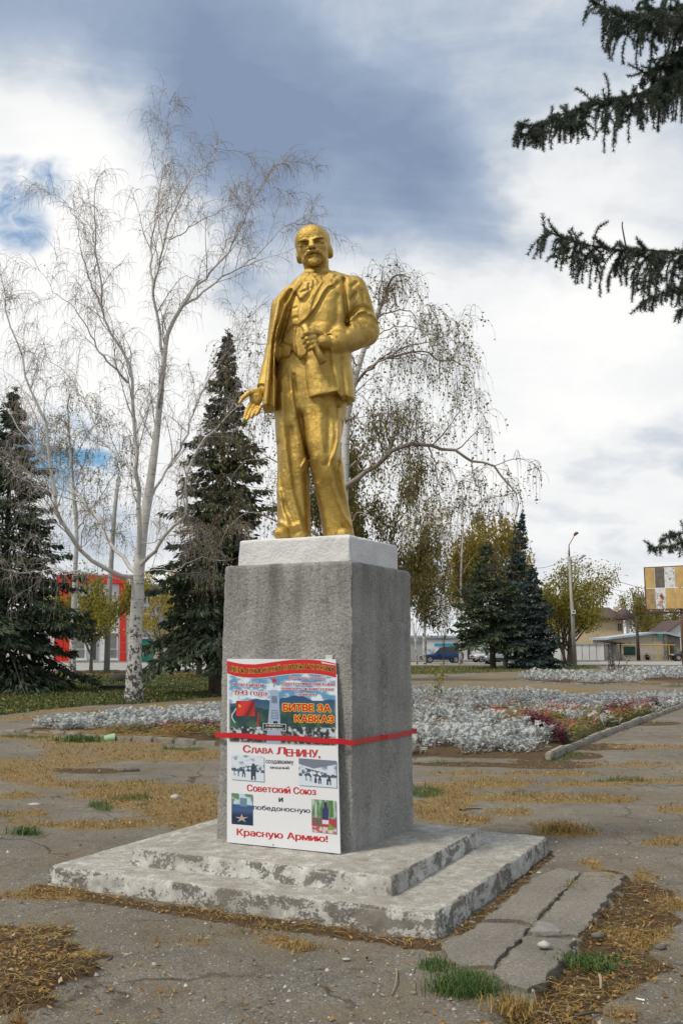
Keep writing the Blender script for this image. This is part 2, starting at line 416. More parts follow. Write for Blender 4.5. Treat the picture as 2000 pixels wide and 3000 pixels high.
def mat_whiteplinth():
    m = Mat('white_limewash')
    c = m.ramp(m.noise(6, 8, .6), [(.3, (.60, .60, .595)), (.7, (.72, .72, .715))])
    c = m.mix(m.ramp(m.noise(17, 8, .7), [(.66, 0.0), (.74, .7)]), c, (.36, .34, .30))
    m.color(c); m.rough(.85); m.bump(m.noise(48, 7, .65), .55, .02); return m.m
M_WASH, M_CAST, M_PLIN = mat_whitewash(), mat_roughcast(), mat_whiteplinth()

_n = gp(1284, 2756)[:2]; _l = gp(134, 2597)[:2]; _r = gp(1612, 2498)[:2]
DA = (_l - _n) / np.linalg.norm(_l - _n)                 # along the front face, to the left
DB = np.array([DA[1], -DA[0]]); DB = DB if DB @ (_r - _n) > 0 else -DB   # along the right face, away
def solve_len(n0, d, u, z):
    lo, hi = .1, 4.0
    f = lambda t: proj(n0[0] + d[0] * t, n0[1] + d[1] * t, z)[0] - u
    s = np.sign(f(lo))
    for _ in range(50):
        m = (lo + hi) / 2
        if np.sign(f(m)) == s: lo = m
        else: hi = m
    return lo
def quad_from(n0, ul, ur, z):
    n0 = np.asarray(n0); la = solve_len(n0, DA, ul, z); lb = solve_len(n0, DB, ur, z)
    return [n0, n0 + DA * la, n0 + DA * la + DB * lb, n0 + DB * lb], la, lb
def block(name, qb, qt, z0, z1, mat, parent, h=.02, rnd=.02, amp=.012, nscale=3.0, seed=1, amp2=.004, nscale2=14, chip=.02):
    """a cast block between two quads, with worn edges and uneven faces"""
    qb, qt = np.array(qb), np.array(qt)
    lo = [min(qb[:, 0].min(), qt[:, 0].min()) - .05, min(qb[:, 1].min(), qt[:, 1].min()) - .05, z0 - .03]
    hi = [max(qb[:, 0].max(), qt[:, 0].max()) + .05, max(qb[:, 1].max(), qt[:, 1].max()) + .05, z1 + .05]
    def fn(X, Y, Z):
        t = np.clip((Z - z0) / (z1 - z0), 0, 1); d = np.full(X.shape, -9., np.float32)
        for i in range(4):
            j = (i + 1) % 4
            ax, ay = qb[i, 0] + (qt[i, 0] - qb[i, 0]) * t, qb[i, 1] + (qt[i, 1] - qb[i, 1]) * t
            bx, by = qb[j, 0] + (qt[j, 0] - qb[j, 0]) * t, qb[j, 1] + (qt[j, 1] - qb[j, 1]) * t
            L = np.hypot(bx - ax, by - ay)
            d = smax(d, -((ay - by) * (X - ax) + (bx - ax) * (Y - ay)) / L * SGN, rnd)
        return smax(smax(d, Z - z1, rnd), z0 - Z, .005)
    c = qb.mean(0); a, b = qb[0], qb[1]
    SGN = 1 if ((a[1] - b[1]) * (c[0] - a[0]) + (b[0] - a[0]) * (c[1] - a[1])) > 0 else -1
    V, F = bake(fn, lo, hi, h)
    N = vnormals(V, F)
    dsp = amp * fbm(V, nscale, 4, seed) + amp2 * fbm(V, nscale2, 3, seed + 9)
    # chips bite where the surface is an edge
    lap = np.abs(N).max(1); edge = np.clip((.97 - lap) * 6, 0, 1)
    dsp -= edge * np.clip(fbm(V, 7, 4, seed + 5) - .02, 0, 1) * chip
    low = V[:, 2] < z0 + .01
    dsp[low] = 0
    V = V + N * dsp[:, None]
    o = fast_mesh(name, V, F, mat, parent, smooth=True)
    return o
def build_monument():
    global ZS1, ZS2, ZTOP, ZPL, SHB, SHT, PLT
    q1, la, lb = quad_from(_n, 134, 1612, 0.0)
    root = empty('monument_pedestal', (np.mean(q1, 0)[0], np.mean(q1, 0)[1], 0))
    tag(root, 'tall grey roughcast pedestal with white top block on two worn whitewashed steps', 'pedestal')
    ZS1 = .135
    rel(block('lower_step', q1, [p + (np.mean(q1, 0) - p) * .012 for p in q1], -.05, ZS1, M_WASH, None, .013, .005, .007, 2.0, 3, .004, 18, .06), root)
    n2 = gp(1152, 2628, ZS1)[:2]
    ZS2 = .245
    q2, la2, lb2 = quad_from(n2, 372, 1420, ZS1)
    rel(block('upper_step', q2, [p + (np.mean(q2, 0) - p) * .02 for p in q2], ZS1 - .03, ZS2, M_WASH, None, .013, .006, .007, 2.2, 21, .004, 17, .06), root)
    n3 = gp(1033, 2497, ZS2)[:2]
    SHB, *_ = quad_from(n3, 633, 1212, ZS2)
    d = ray(1032, 1641)
    ZTOP = at(1032, 1641, n3[1])[2]
    n4 = n3 + DA * .004 + DB * .004
    SHT, *_ = quad_from(n4, 657, 1203, ZTOP)
    sh = rel(block('shaft', SHB, SHT, ZS2 - .03, ZTOP, M_CAST, None, .02, .012, .006, 2.5, 31, .005, 22), root)
    n5 = n4 + DA * .035 + DB * .045
    ZPL = at(1028, 1565, n5[1])[2]
    PLT, *_ = quad_from(n5, 701, 1164, ZPL)
    plb = [PLT[0], PLT[1] + DA * .015, PLT[2] + DA * .012 + DB * .01, PLT[3] + DB * .01]
    rel(block('plinth', plb, PLT, ZTOP - .02, ZPL, M_PLIN, None, .012, .008, .005, 5, 41, .003, 25), root)
    # a thicker coat of render on the lower part of the right face
    a = np.array(SHB[0]) * .35 + np.array(SHT[0]) * .65; 
    def onright(t, z, out=0):
        k = (z - ZS2) / (ZTOP - ZS2); p = (SHB[0] + (SHB[3] - SHB[0]) * t) * (1 - k) + (SHT[0] + (SHT[3] - SHT[0]) * t) * k
        p = p - DA * out; return (p[0], p[1], z)
    mb = MB(); rows = []
    tz = ZTOP - .42; n = 14
    zs = np.linspace(ZS2 - .03, tz, 26)
    for z in zs:
        rows.append([onright(t, z, (.030 if 0 < i < n - 1 else -.012) + .003 * math.sin(i * 2.1 + z * 9)) for i, t in enumerate(np.linspace(.46 + .02 * math.sin(z * 4), .90 + .012 * math.sin(z * 7), n))])
    rows.append([onright(t, tz + .012, -.01) for t in np.linspace(.46, .9, n)])
    V = [p for r in rows for p in r]
    mb.add(V, [(j * n + i, j * n + i + 1, (j + 1) * n + i + 1, (j + 1) * n + i) for j in range(len(rows) - 1) for i in range(n - 1)])
    o = mb.build('render_patch', M_CAST, None, smooth=True); o.parent = sh
    return root
PED = build_monument()
# ---------------------------------------------------------------- gilded statue
YC = float(np.mean(PLT, 0)[1]) - .04           # depth of the figure's axis
YF = YC - .15
def mat_gold():
    m = Mat('gold_paint')
    c = m.ramp(m.noise(7, 8, .65), [(.25, (.40, .255, .055)), (.5, (.55, .375, .10)), (.75, (.67, .49, .165))])
    worn = m.ramp(m.noise(2.6, 8, .68), [(.48, 0.0), (.70, .5)]); c = m.mix(worn, c, (.31, .18, .035))
    sc = m.ramp(m.noise(33, 8, .7), [(.60, 0.0), (.73, .6)])
    c = m.mix(sc, c, (.22, .12, .02))
    m.color(c); m.set(Metallic=.8); m.rough(m.ramp(m.noise(12, 5, .6), [(.3, .33), (.7, .50)]))
    b = m.bump(m.noise(95, 8, .75), .55, .012); m.bump(m.noise(16, 6, .65), .35, .03, b)
    return m.m
M_GOLD = mat_gold()
def PW(u, v, dy=0.0): return at(u, v, YC + dy)
def pxm(v): return 1.0 / abs(PW(1001, v)[0] - PW(1000, v)[0])     # px per metre near row v
def ell(X, Y, Z, c, r):
    k0 = np.sqrt(((X - c[0]) / r[0]) ** 2 + ((Y - c[1]) / r[1]) ** 2 + ((Z - c[2]) / r[2]) ** 2)
    return (k0 - 1) * min(r)
def cap(X, Y, Z, a, b, ra, rb, flat=1.0):
    e = [b[i] - a[i] for i in range(3)]; L2 = sum(x * x for x in e) + 1e-12
    t = np.clip(((X - a[0]) * e[0] + (Y - a[1]) * e[1] + (Z - a[2]) * e[2]) / L2, 0, 1)
    return np.sqrt((X - a[0] - e[0] * t) ** 2 + ((Y - a[1] - e[1] * t) / flat) ** 2 + (Z - a[2] - e[2] * t) ** 2) - (ra + (rb - ra) * t)
def chain(X, Y, Z, pts, rad, k=.01):
    d = None
    for i in range(len(pts) - 1):
        c = cap(X, Y, Z, pts[i], pts[i + 1], rad[i], rad[i + 1]); d = c if d is None else smin(d, c, k)
    return d
def stack(X, Y, Z, rows, n=2.3, k=.03):
    """a vertical body given as rows (photo row, left, right, half depth, depth offset)"""
    R = []
    for v, ul, ur, b, dy in rows:
        p, q = PW(ul, v, dy), PW(ur, v, dy); R.append(((p[2] + q[2]) / 2, (p[0] + q[0]) / 2, (q[0] - p[0]) / 2, b, YC + dy))
    R = np.array(sorted(R)); z = R[:, 0]
    zf = np.linspace(z[0], z[-1], 160)
    def sm(col):
        f = np.interp(zf, z, col); ker = np.hanning(17); ker /= ker.sum(); fp = np.pad(f, 8, mode='edge'); return np.convolve(fp, ker, 'valid')
    I = [np.interp(Z, zf, sm(R[:, i])) for i in (1, 2, 3, 4)]
    cx, a, b, cy = I
    r = (np.abs((X - cx) / a) ** n + np.abs((Y - cy) / b) ** n) ** (1 / n)
    d = (r - 1) * np.minimum(a, b)
    return smax(smax(d, z[0] - Z, k), Z - z[-1], k), cy
def feat_uv(X, Z, yf=None):
    return proj(X, (YF if yf is None else yf), Z)
def sstep(x, a, b):
    t = np.clip((x - a) / (b - a), 0, 1); return t * t * (3 - 2 * t)

INNER_R = [(960, 792), (937, 836), (913, 866), (891, 900), (876, 934), (868, 964), (866, 1000), (874, 1060), (888, 1110), (906, 1171)]
OUTER_R = [(894, 946), (922, 912), (934, 891), (949, 860), (962, 843), (975, 838), (992, 821)]
INNER_L = [(888, 818), (860, 854), (845, 882), (833, 912), (824, 946), (812, 977), (806, 1010), (803, 1100), (802, 1204)]
WCOAT = [(888, 818), (860, 854), (845, 882), (833, 912), (824, 946), (812, 977), (806, 1012), (804, 1046), (814, 1058), (842, 1069), (854, 1024), (879, 1061), (900, 1040), (900, 960), (920, 880), (945, 830), (940, 800)]
TIE = [(893, 822), (918, 820), (916, 846), (908, 858), (888, 882), (878, 884), (868, 862), (884, 846)]

def torso_fn(X, Y, Z):
    u, v = feat_uv(X[:, 0, :], Z[:, 0, :])
    core, cy = stack(X, Y, Z, [(790, 893, 957, .085, .02), (806, 884, 985, .10, .03), (818, 868, 1030, .12, .02), (840, 846, 1046, .145, .01), (870, 824, 1044, .165, 0), (930, 818, 1030, .18, -.01),
                               (1000, 810, 1018, .175, -.01), (1040, 807, 1018, .175, -.01), (1062, 806, 1020, .175, -.01)], 2.35, .035)
    skirt, _ = stack(X, Y, Z, [(980, 900, 1016, .185, -.01), (1050, 893, 1020, .19, -.02), (1100, 893, 1028, .195, -.025), (1150, 898, 1032, .195, -.03), (1176, 903, 1034, .20, -.03)], 3.2, .012)
    # skirt hem slopes: lower at the side than at the front corner
    d = smin(core, skirt, .03)
    # left front of the open jacket, hanging forward of the arm
    flap, _ = stack(X, Y, Z, [(842, 846, 872, .07, -.03), (862, 822, 858, .10, -.03), (885, 808, 846, .12, -.03), (934, 803, 834, .13, -.04), (1007, 791, 815, .135, -.05), (1100, 781, 809, .135, -.06), (1160, 774, 806, .14, -.06), (1200, 769, 804, .14, -.065)], 3.0, .01)
    d = smin(d, flap, .012)
    arm = smin(cap(X, Y, Z, PW(1035, 852, .02), PW(1066, 968, .05), .108, .118), cap(X, Y, Z, PW(1066, 972, .05), PW(985, 1004, -.20), .118, .078), .03)
    d = smin(d, arm, .02)
    # ---- relief on the front: (distance in photo px on the figure's front plane)
    D2 = np.zeros_like(u)
    jr = INNER_R + [(1010, 1200), (1060, 1200), (1130, 1000), (1130, 800), (1000, 760)]
    dj = poly_dist(u, v, jr); D2 += .016 * sstep(-dj, -2.5, 2.5)
    lap = INNER_R[:6] + OUTER_R + [(976, 812), (985, 800)]
    dl = poly_dist(u, v, lap); D2 += .013 * sstep(-dl, -2, 2)
    D2 += .006 * np.exp(-(line_dist(u, v, OUTER_R[:6]) / 4) ** 2) - .010 * np.exp(-(line_dist(u, v, [(p[0] + 5, p[1] + 4) for p in OUTER_R]) / 4.5) ** 2)
    D2 -= .010 * np.exp(-(line_dist(u, v, [(992, 821), (978, 833), (972, 824)]) / 3.5) ** 2)
    dw = poly_dist(u, v, WCOAT); D2 += .010 * sstep(-dw, -2, 2)
    dt = poly_dist(u, v, TIE); D2 += .022 * sstep(-dt, -3, 5) - .012 * np.exp(-(line_dist(u, v, [(880, 862), (898, 856), (912, 846)]) / 4) ** 2)
    D2 -= .016 * np.exp(-(line_dist(u, v, [(906, 836), (904, 852)]) / 4) ** 2)
    D2 += .012 * np.exp(-(line_dist(u, v, [(886, 818), (893, 800), (900, 792)]) / 7) ** 2) + .012 * np.exp(-(line_dist(u, v, [(926, 828), (916, 808), (925, 797)]) / 6) ** 2)
    # left lapel: two rolls running down the open edge
    D2 += .022 * np.exp(-(line_dist(u, v, [(880, 826), (856, 862), (842, 895), (826, 940), (814, 985), (808, 1060), (806, 1200)]) / 6) ** 2)
    D2 -= .022 * np.exp(-(line_dist(u, v, [(862, 862), (848, 900), (836, 940), (822, 985), (813, 1010)]) / 6) ** 2)
    D2 -= .014 * np.exp(-(line_dist(u, v, [(852, 846), (826, 888), (816, 940), (803, 1000), (797, 1100), (790, 1190)]) / 5) ** 2)
    D2 -= .010 * np.exp(-(line_dist(u, v, [(866, 880), (868, 905)]) / 40) ** 2) * 0
    for ln, a, w in [([(838, 972), (852, 962), (866, 958)], -.012, 4), ([(830, 1006), (845, 1014), (853, 1018)], -.010, 4), ([(868, 905), (845, 912)], -.006, 4), ([(872, 935), (838, 938)], -.006, 4),
                     ([(866, 985), (862, 1020)], .004, 3), ([(884, 890), (866, 960)], -.004, 3),
                     ([(1006, 812), (1008, 850), (1011, 890), (1016, 940), (1022, 960)], -.030, 7), ([(1044, 820), (1030, 834)], -.012, 5), ([(1042, 854), (1028, 872)], -.012, 6), ([(1060, 845), (1068, 880), (1078, 905)], -.010, 6),
                     ([(1026, 936), (1046, 910), (1068, 902), (1092, 912), (1112, 930)], .018, 6), ([(1022, 924), (1044, 898), (1066, 891), (1092, 900)], -.014, 7), ([(1060, 950), (1075, 940), (1090, 950)], -.008, 6), ([(1020, 958), (1045, 948), (1062, 955)], .008, 6), ([(1070, 960), (1066, 985)], -.006, 8),
                     ([(960, 880), (955, 950), (940, 1010)], .005, 14), ([(990, 870), (985, 940), (965, 985)], -.010, 9), ([(972, 1040), (985, 1110), (992, 1150)], .012, 6), ([(960, 1060), (972, 1140)], -.010, 8), ([(1002, 1060), (1008, 1130), (1012, 1175)], -.014, 7), ([(935, 1080), (938, 1160)], .006, 12), ([(1014, 940), (1012, 985)], -.012, 8)]:
        D2 += a * np.exp(-(line_dist(u, v, ln) / w) ** 2)
    front = sstep(-(Y - (YC - .01)), -.03, .06)
    d = d - D2[:, None, :] * front
    # cut the hem of the right skirt on a slant
    cut = np.array([(860, 1300), (860, 1172), (906, 1171), (986, 1155), (1012, 1184), (1040, 1178), (1040, 1300)], float)
    dc = poly_dist(u, v, cut) / 385.0
    d = np.where((u > 860)[:, None, :] & np.ones_like(d, bool), smax(d, -dc[:, None, :].astype(np.float32), .004), d)
    # waistcoat W-shaped hem over the trousers
    cw = np.array([(806, 1050), (816, 1060), (842, 1071), (854, 1026), (879, 1063), (884, 1110), (806, 1110)], float)
    d = smax(d, -np.maximum(poly_dist(u, v, cw) / 385.0, 0)[:, None, :] * 0 - (poly_dist(u, v, cw) / 385.0)[:, None, :], .004) if True else d
    return d

def trousers_fn(X, Y, Z):
    u, v = feat_uv(X[:, 0, :], Z[:, 0, :], YC - .11)
    hip, _ = stack(X, Y, Z, [(1010, 822, 1010, .15, 0), (1060, 810, 1014, .165, -.01), (1120, 806, 1014, .17, -.01), (1180, 805, 1012, .165, -.01), (1225, 808, 1008, .15, -.01)], 2.4, .06)
    l, _ = stack(X, Y, Z, [(1170, 806, 892, .15, -.01), (1200, 805, 892, .15, -.01), (1280, 808, 900, .145, -.015), (1350, 812, 906, .14, -.02), (1450, 811, 908, .135, -.01), (1520, 813, 910, .14, 0), (1570, 810, 912, .15, .01), (1596, 808, 913, .155, .01)], 2.3, .01)
    r, _ = stack(X, Y, Z, [(1170, 872, 1012, .155, .0), (1200, 872, 1012, .155, -.01), (1250, 882, 1007, .155, -.03), (1306, 893, 999, .15, -.06), (1350, 906, 1004, .145, -.06), (1426, 921, 1011, .14, -.02), (1493, 934, 1023, .14, .03), (1535, 942, 1032, .145, .05), (1596, 950, 1042, .15, .06)], 2.3, .01)
    d = smin(smin(hip, l, .03), r, .03) if False else smin(hip, smin(l, r, .012), .03)
    D2 = np.zeros_like(u)
    for ln, a, w in [([(827, 1120), (827, 1251), (839, 1325), (854, 1432), (879, 1524), (886, 1560)], .014, 9), ([(851, 1260), (853, 1325), (866, 1447), (893, 1533)], -.018, 11), ([(815, 1300), (822, 1400), (838, 1500)], -.012, 8), ([(818, 1440), (834, 1510), (848, 1560)], .014, 8), ([(830, 1470), (858, 1535)], -.012, 7), ([(895, 1390), (898, 1480), (902, 1560)], -.014, 6), ([(884, 1370), (896, 1345), (903, 1330)], .010, 3),
                     ([(860, 1105), (867, 1172), (876, 1218), (890, 1290), (902, 1340)], -.018, 6), ([(851, 1110), (857, 1172), (866, 1225)], .010, 6), ([(845, 1110), (846, 1230), (866, 1330)], -.006, 9),
                     ([(934, 1172), (938, 1294), (946, 1340), (955, 1400)], .022, 14), ([(905, 1215), (915, 1300), (922, 1350)], .010, 10), ([(965, 1200), (962, 1290), (958, 1330)], -.012, 8),
                     ([(992, 1200), (992, 1294), (984, 1330), (965, 1371), (980, 1441), (1004, 1502), (1029, 1538)], .026, 6), ([(1003, 1240), (1001, 1300), (982, 1380), (996, 1441), (1018, 1502)], -.030, 9), ([(955, 1370), (972, 1360), (990, 1350)], -.010, 8), ([(930, 1420), (945, 1480), (958, 1540)], .008, 9), ([(1005, 1535), (1016, 1560)], -.016, 5), ([(820, 1530), (845, 1545), (890, 1535)], .014, 7), ([(825, 1555), (860, 1560), (900, 1550)], -.010, 5)]:
        D2 += a * np.exp(-(line_dist(u, v, ln) / w) ** 2)
    front = sstep(-(Y - (YC - .02)), -.04, .04)
    return d - D2[:, None, :] * front

def head_fn(X, Y, Z):
    E = lambda c, r: ell(X, Y, Z, c, r); C = lambda a, b, ra, rb, fl=1.0: cap(X, Y, Z, a, b, ra, rb, fl)
    X0 = X; Zr = Z; E0 = lambda c, r: ell(X0, Y, Zr, c, r)
    d = smin(E((0, .022, .048), (.120, .150, .120)), E((0, -.028, -.045), (.086, .108, .118)), .045)
    d = smin(d, E((0, -.062, .060), (.088, .076, .082)), .03)                       # forehead
    d = smin(d, E((0, -.060, -.110), (.056, .064, .044)), .03)                      # jaw
    X = X * .75; Z0 = Z; Z = np.where(Z < -.02, -.02 + (Z + .02) * .90, Z)                                                                    # facial features sit a little wider than drawn
    for s in (-1, 1):
        d = smin(d, E0((s * .062, -.086, -.046), (.026, .028, .030)), .030)          # cheekbone
        d = smax(d, -E0((s * .082, -.112, -.090), (.018, .026, .032)), .035)         # hollow cheek
        d = smin(d, E0((s * .060, -.03, -.095), (.024, .05, .045)), .03)             # jaw angle
        d = smax(d, -E((s * .042, -.150, -.005), (.029, .040, .014)), .013)         # eye socket
        d = smin(d, E((s * .044, -.112, -.015), (.021, .015, .0085)), .005)          # eyeball
        d = smin(d, chain(X, Y, Z, [(s * .022, -.130, -.007), (s * .042, -.132, -.003), (s * .060, -.118, -.008)], [.002, .004, .002], .003), .007)   # upper lid
        d = smin(d, chain(X, Y, Z, [(s * .012, -.146, .010), (s * .032, -.146, .018), (s * .052, -.132, .020), (s * .068, -.108, .008)], [.008, .009, .007, .003], .008), .012)    # brow
        d = smin(d, chain(X, Y, Z, [(0, -.154, -.070), (s * .017, -.152, -.075), (s * .034, -.138, -.088), (s * .045, -.118, -.112)], [.011, .013, .011, .005], .006), .005)       # moustache
        d = smin(d, E((s * .017, -.149, -.051), (.012, .018, .012)), .006)                      # nostril wing
        d = smax(d, -E((s * .009, -.160, -.062), (.005, .008, .005)), .003)
        ear = smax(E0((s * .114, .044, -.042), (.012, .030, .043)), -E0((s * .125, .034, -.038), (.009, .017, .027)), .006)
        d = smin(d, ear, .010)
        d = smin(d, E0((s * .094, .062, -.040), (.022, .056, .048)), .016)                       # hair at the temples
        d = smax(d, -C((s * .026, -.150, -.044), (s * .058, -.122, -.080), .004, .004), .009)   # nasolabial fold
    d = smin(d, chain(X, Y, Z, [(0, -.136, .014), (0, -.156, -.018), (0, -.176, -.046)], [.010, .011, .016], .006), .008)      # nose
    d = smax(d, -C((-.005, -.152, .020), (-.004, -.150, .040), .003, .002), .012)
    d = smax(d, -C((-.019, -.150, -.092), (.019, -.150, -.092), .004, .004), .004)               # mouth
    d = smin(d, C((-.014, -.140, -.101), (.014, -.140, -.101), .0075, .0075), .004)              # lower lip
    d = smax(d, -C((-.016, -.143, -.112), (.016, -.143, -.112), .003, .003), .006)
    d = smin(d, E((0, -.126, -.134), (.032, .028, .026)), .010)                                  # goatee
    d = smin(d, C((0, -.126, -.138), (0, -.134, -.150), .028, .020), .012)
    X = X0; Z = Z0
    d = smin(d, C((0, .03, -.13), (0, .06, -.30), .078, .088), .03)                              # neck
    for s in (-1, 1): d = smin(d, C((s * .06, .05, -.11), (s * .02, -.01, -.27), .020, .017), .02)
    return d

def xf(V, M): return V @ np.array(M.to_3x3()).T + np.array(M.translation)
def add_part(name, V, F, root, amp=.0025, sc=30, seed=3):
    N = vnormals(V, F); V = V + N * (amp * fbm(V, sc, 3, seed) + amp * 1.4 * fbm(V, sc / 3.5, 2, seed + 4))[:, None]
    return rel(fast_mesh(name, V, F, M_GOLD, None, smooth=True), root)

def build_statue():
    root = empty('statue', (PW(925, 1590)[0], YC, ZPL))
    tag(root, 'gold painted statue of a bald bearded man in a suit holding rolled paper', 'statue')
    a, b = PW(760, 1215), PW(1130, 785)
    V, F = bake(torso_fn, (a[0], YC - .42, a[2] - .02), (b[0], YC + .27, b[2] + .02), .0065)
    # one surface, split along the garment edges
    fc = V[F].mean(1); u, v = feat_uv(fc[:, 0], fc[:, 2], YF); front = fc[:, 1] < YC - .03
    tie = front & (poly_dist(u, v, TIE) < 0)
    wc = front & ~tie & (poly_dist(u, v, WCOAT) < 0) & (poly_dist(u, v, INNER_R + [(1130, 1180), (1130, 760)]) > 0)
    shirt = wc & (v < 866 - (u - 900) * .35) & (v < 868)
    wc &= ~shirt
    for nm, mk in (('necktie', tie), ('shirt', shirt), ('waistcoat', wc), ('jacket', ~(tie | wc | shirt))):
        f = F[mk]; used, inv = np.unique(f, return_inverse=True); 
        N = vnormals(V, F)
        Vn = V + N * (.002 * fbm(V, 34, 3, 3) + .004 * fbm(V, 9, 2, 8))[:, None] if nm == 'necktie' else Vn
        rel(fast_mesh(nm, Vn[used], inv.reshape(-1, 4), M_GOLD, None, smooth=True), root)
    a, b = PW(795, 1600), PW(1055, 1000)
    V, F = bake(trousers_fn, (a[0], YC - .26, ZPL - .01), (b[0], YC + .25, b[2]), .0065)
    add_part('trousers', V, F, root, .002, 32, 5)
    # head, with a slight tilt
    V, F = bake(head_fn, (-.17, -.22, -.30), (.17, .20, .19), .0034)
    c = PW(917, 724, -.0)
    Mh = Matrix.Translation(Vector(c)) @ Euler((math.radians(5), math.radians(-8.5), math.radians(-5))).to_matrix().to_4x4() @ Matrix.Diagonal((1.20, 1.05, 1.05, 1))
    add_part('head', xf(V, Mh), F, root, .0008, 60, 6)
    # shoes
    for (u0, v0, u1, v1, dy0, dy1) in ((850, 1585, 822, 1588, .03, -.20), (992, 1586, 1004, 1590, .08, -.14)):
        p, q = PW(u0, v0, dy0), PW(u1, v1, dy1); p[2] = q[2] = ZPL + .045
        def sf(X, Y, Z):
            d = cap(X, Y, Z, p, q, .062, .052); d = smin(d, cap(X, Y, Z, (p[0], p[1], p[2] + .03), ((p[0] + q[0]) / 2, (p[1] + q[1]) / 2, p[2] + .03), .055, .045), .02)
            return smax(d, ZPL + .001 - Z, .006)
        lo = np.minimum(p, q) - .09; hi = np.maximum(p, q) + .11; lo[2] = ZPL - .012
        V, F = bake(sf, lo, hi, .007); add_part('shoe', V, F, root, .002, 30, 7)
    # hand closed round the roll of paper (his left)
    DH = -.285
    def fist(X, Y, Z):
        P = lambda u, v, dy: PW(u, v, dy)
        d = ell(X, Y, Z, P(940, 1001, DH + .02), (.060, .042, .052))
        d = smin(d, cap(X, Y, Z, P(946, 1002, DH + .02), P(984, 1006, -.21), .050, .052), .02)
        K = [((918, 975), (897, 976), (887, 988)), ((922, 988), (899, 993), (890, 1005)), ((925, 1001), (904, 1006), (896, 1017)), ((928, 1013), (912, 1018), (906, 1026))]
        for i, (k0, k1, k2) in enumerate(K):
            r = .0205 - .0015 * i
            f = chain(X, Y, Z, [P(*k0, DH - .02), P(*k1, DH - .055), P(*k2, DH - .03)], [r + .002, r, r - .003], .006)
            d = smin(d, f, .006)
        th = chain(X, Y, Z, [P(938, 978, DH), P(916, 968, DH - .025), P(902, 966, DH - .045)], [.024, .020, .016], .008)
        return smin(d, th, .006)
    a, b = PW(878, 1040, DH), PW(1000, 950, DH)
    V, F = bake(fist, (a[0], YC - .42, a[2]), (b[0], YC - .10, b[2]), .0048); add_part('hand', V, F, root, .001, 40, 9)
    # rolled paper: a spiral-ended roll
    p, q = PW(890, 952, DH - .03), PW(946, 1063, DH - .012); ax = (q - p) / np.linalg.norm(q - p)
    V, Fq = tube_vf(np.array([p + (q - p) * t for t in (0, .001, .25, .5, .75, .999, 1)]), [.012, .026, .0285, .029, .030, .031, .014], 14)
    rel(fast_mesh('rolled_paper', V, Fq, M_GOLD, None, smooth=False), root)
    rp = COL.objects[-1] if False else None
    # cuff of that sleeve
    def cuff(X, Y, Z):
        d = cap(X, Y, Z, PW(1000, 1004, -.165), PW(975, 1004, -.225), .082, .080)
        return smax(d, -cap(X, Y, Z, PW(990, 1004, -.2), PW(945, 1003, -.30), .066, .066), .006)
    a, b = PW(955, 1050, -.2), PW(1030, 955, -.2)
    V, F = bake(cuff, (a[0], YC - .36, a[2]), (b[0], YC - .05, b[2]), .006); add_part('cuff', V, F, root, .0015, 40, 10)
    # open hand held out from his right sleeve, palm to the front
    def palm(X, Y, Z):
        P = PW
        d = cap(X, Y, Z, P(790, 1128, .03), P(765, 1150, -.03), .050, .042)
        d = smin(d, ell(X, Y, Z, P(750, 1168, -.07), (.050, .034, .058)), .02)
        d = smin(d, chain(X, Y, Z, [P(756, 1146, -.06), P(728, 1152, -.10), P(711, 1166, -.12), P(702, 1180, -.13)], [.026, .020, .017, .012], .01), .012)
        for k0, k1, k2, r in (((734, 1184), (722, 1207), (715, 1230), .0165), ((743, 1190), (732, 1211), (724, 1229), .0165), ((754, 1193), (744, 1210), (737, 1223), .0155), ((764, 1191), (757, 1205), (750, 1215), .014)):
            d = smin(d, chain(X, Y, Z, [P(*k0, -.09), P(*k1, -.13), P(*k2, -.15)], [r + .001, r, r - .005], .006), .006)
        return smax(d, -ell(X, Y, Z, P(746, 1166, -.125), (.026, .022, .036)), .012)
    a, b = PW(690, 1245, -.2), PW(805, 1105, 0)
    V, F = bake(palm, (a[0], YC - .24, a[2]), (b[0] + .02, YC + .09, b[2]), .0048); add_part('hand', V, F, root, .001, 40, 12)
    def sleeve(X, Y, Z):
        d = smin(cap(X, Y, Z, PW(826, 900, .04), PW(812, 1030, .12), .085, .09), cap(X, Y, Z, PW(812, 1030, .12), PW(776, 1136, .005), .09, .066), .03)
        n = PW(770, 1145, -.01) - PW(800, 1095, .06); n /= np.linalg.norm(n); c = PW(772, 1140, -.005)
        return smax(d, (X - c[0]) * n[0] + (Y - c[1]) * n[1] + (Z - c[2]) * n[2], .008)
    a, b = PW(755, 1180, 0), PW(860, 850, .1)
    V, F = bake(sleeve, (a[0] - .02, YC - .13, a[2]), (b[0], YC + .26, b[2]), .007); add_part('sleeve', V, F, root, .002, 30, 14)
    return root
STATUE = build_statue()
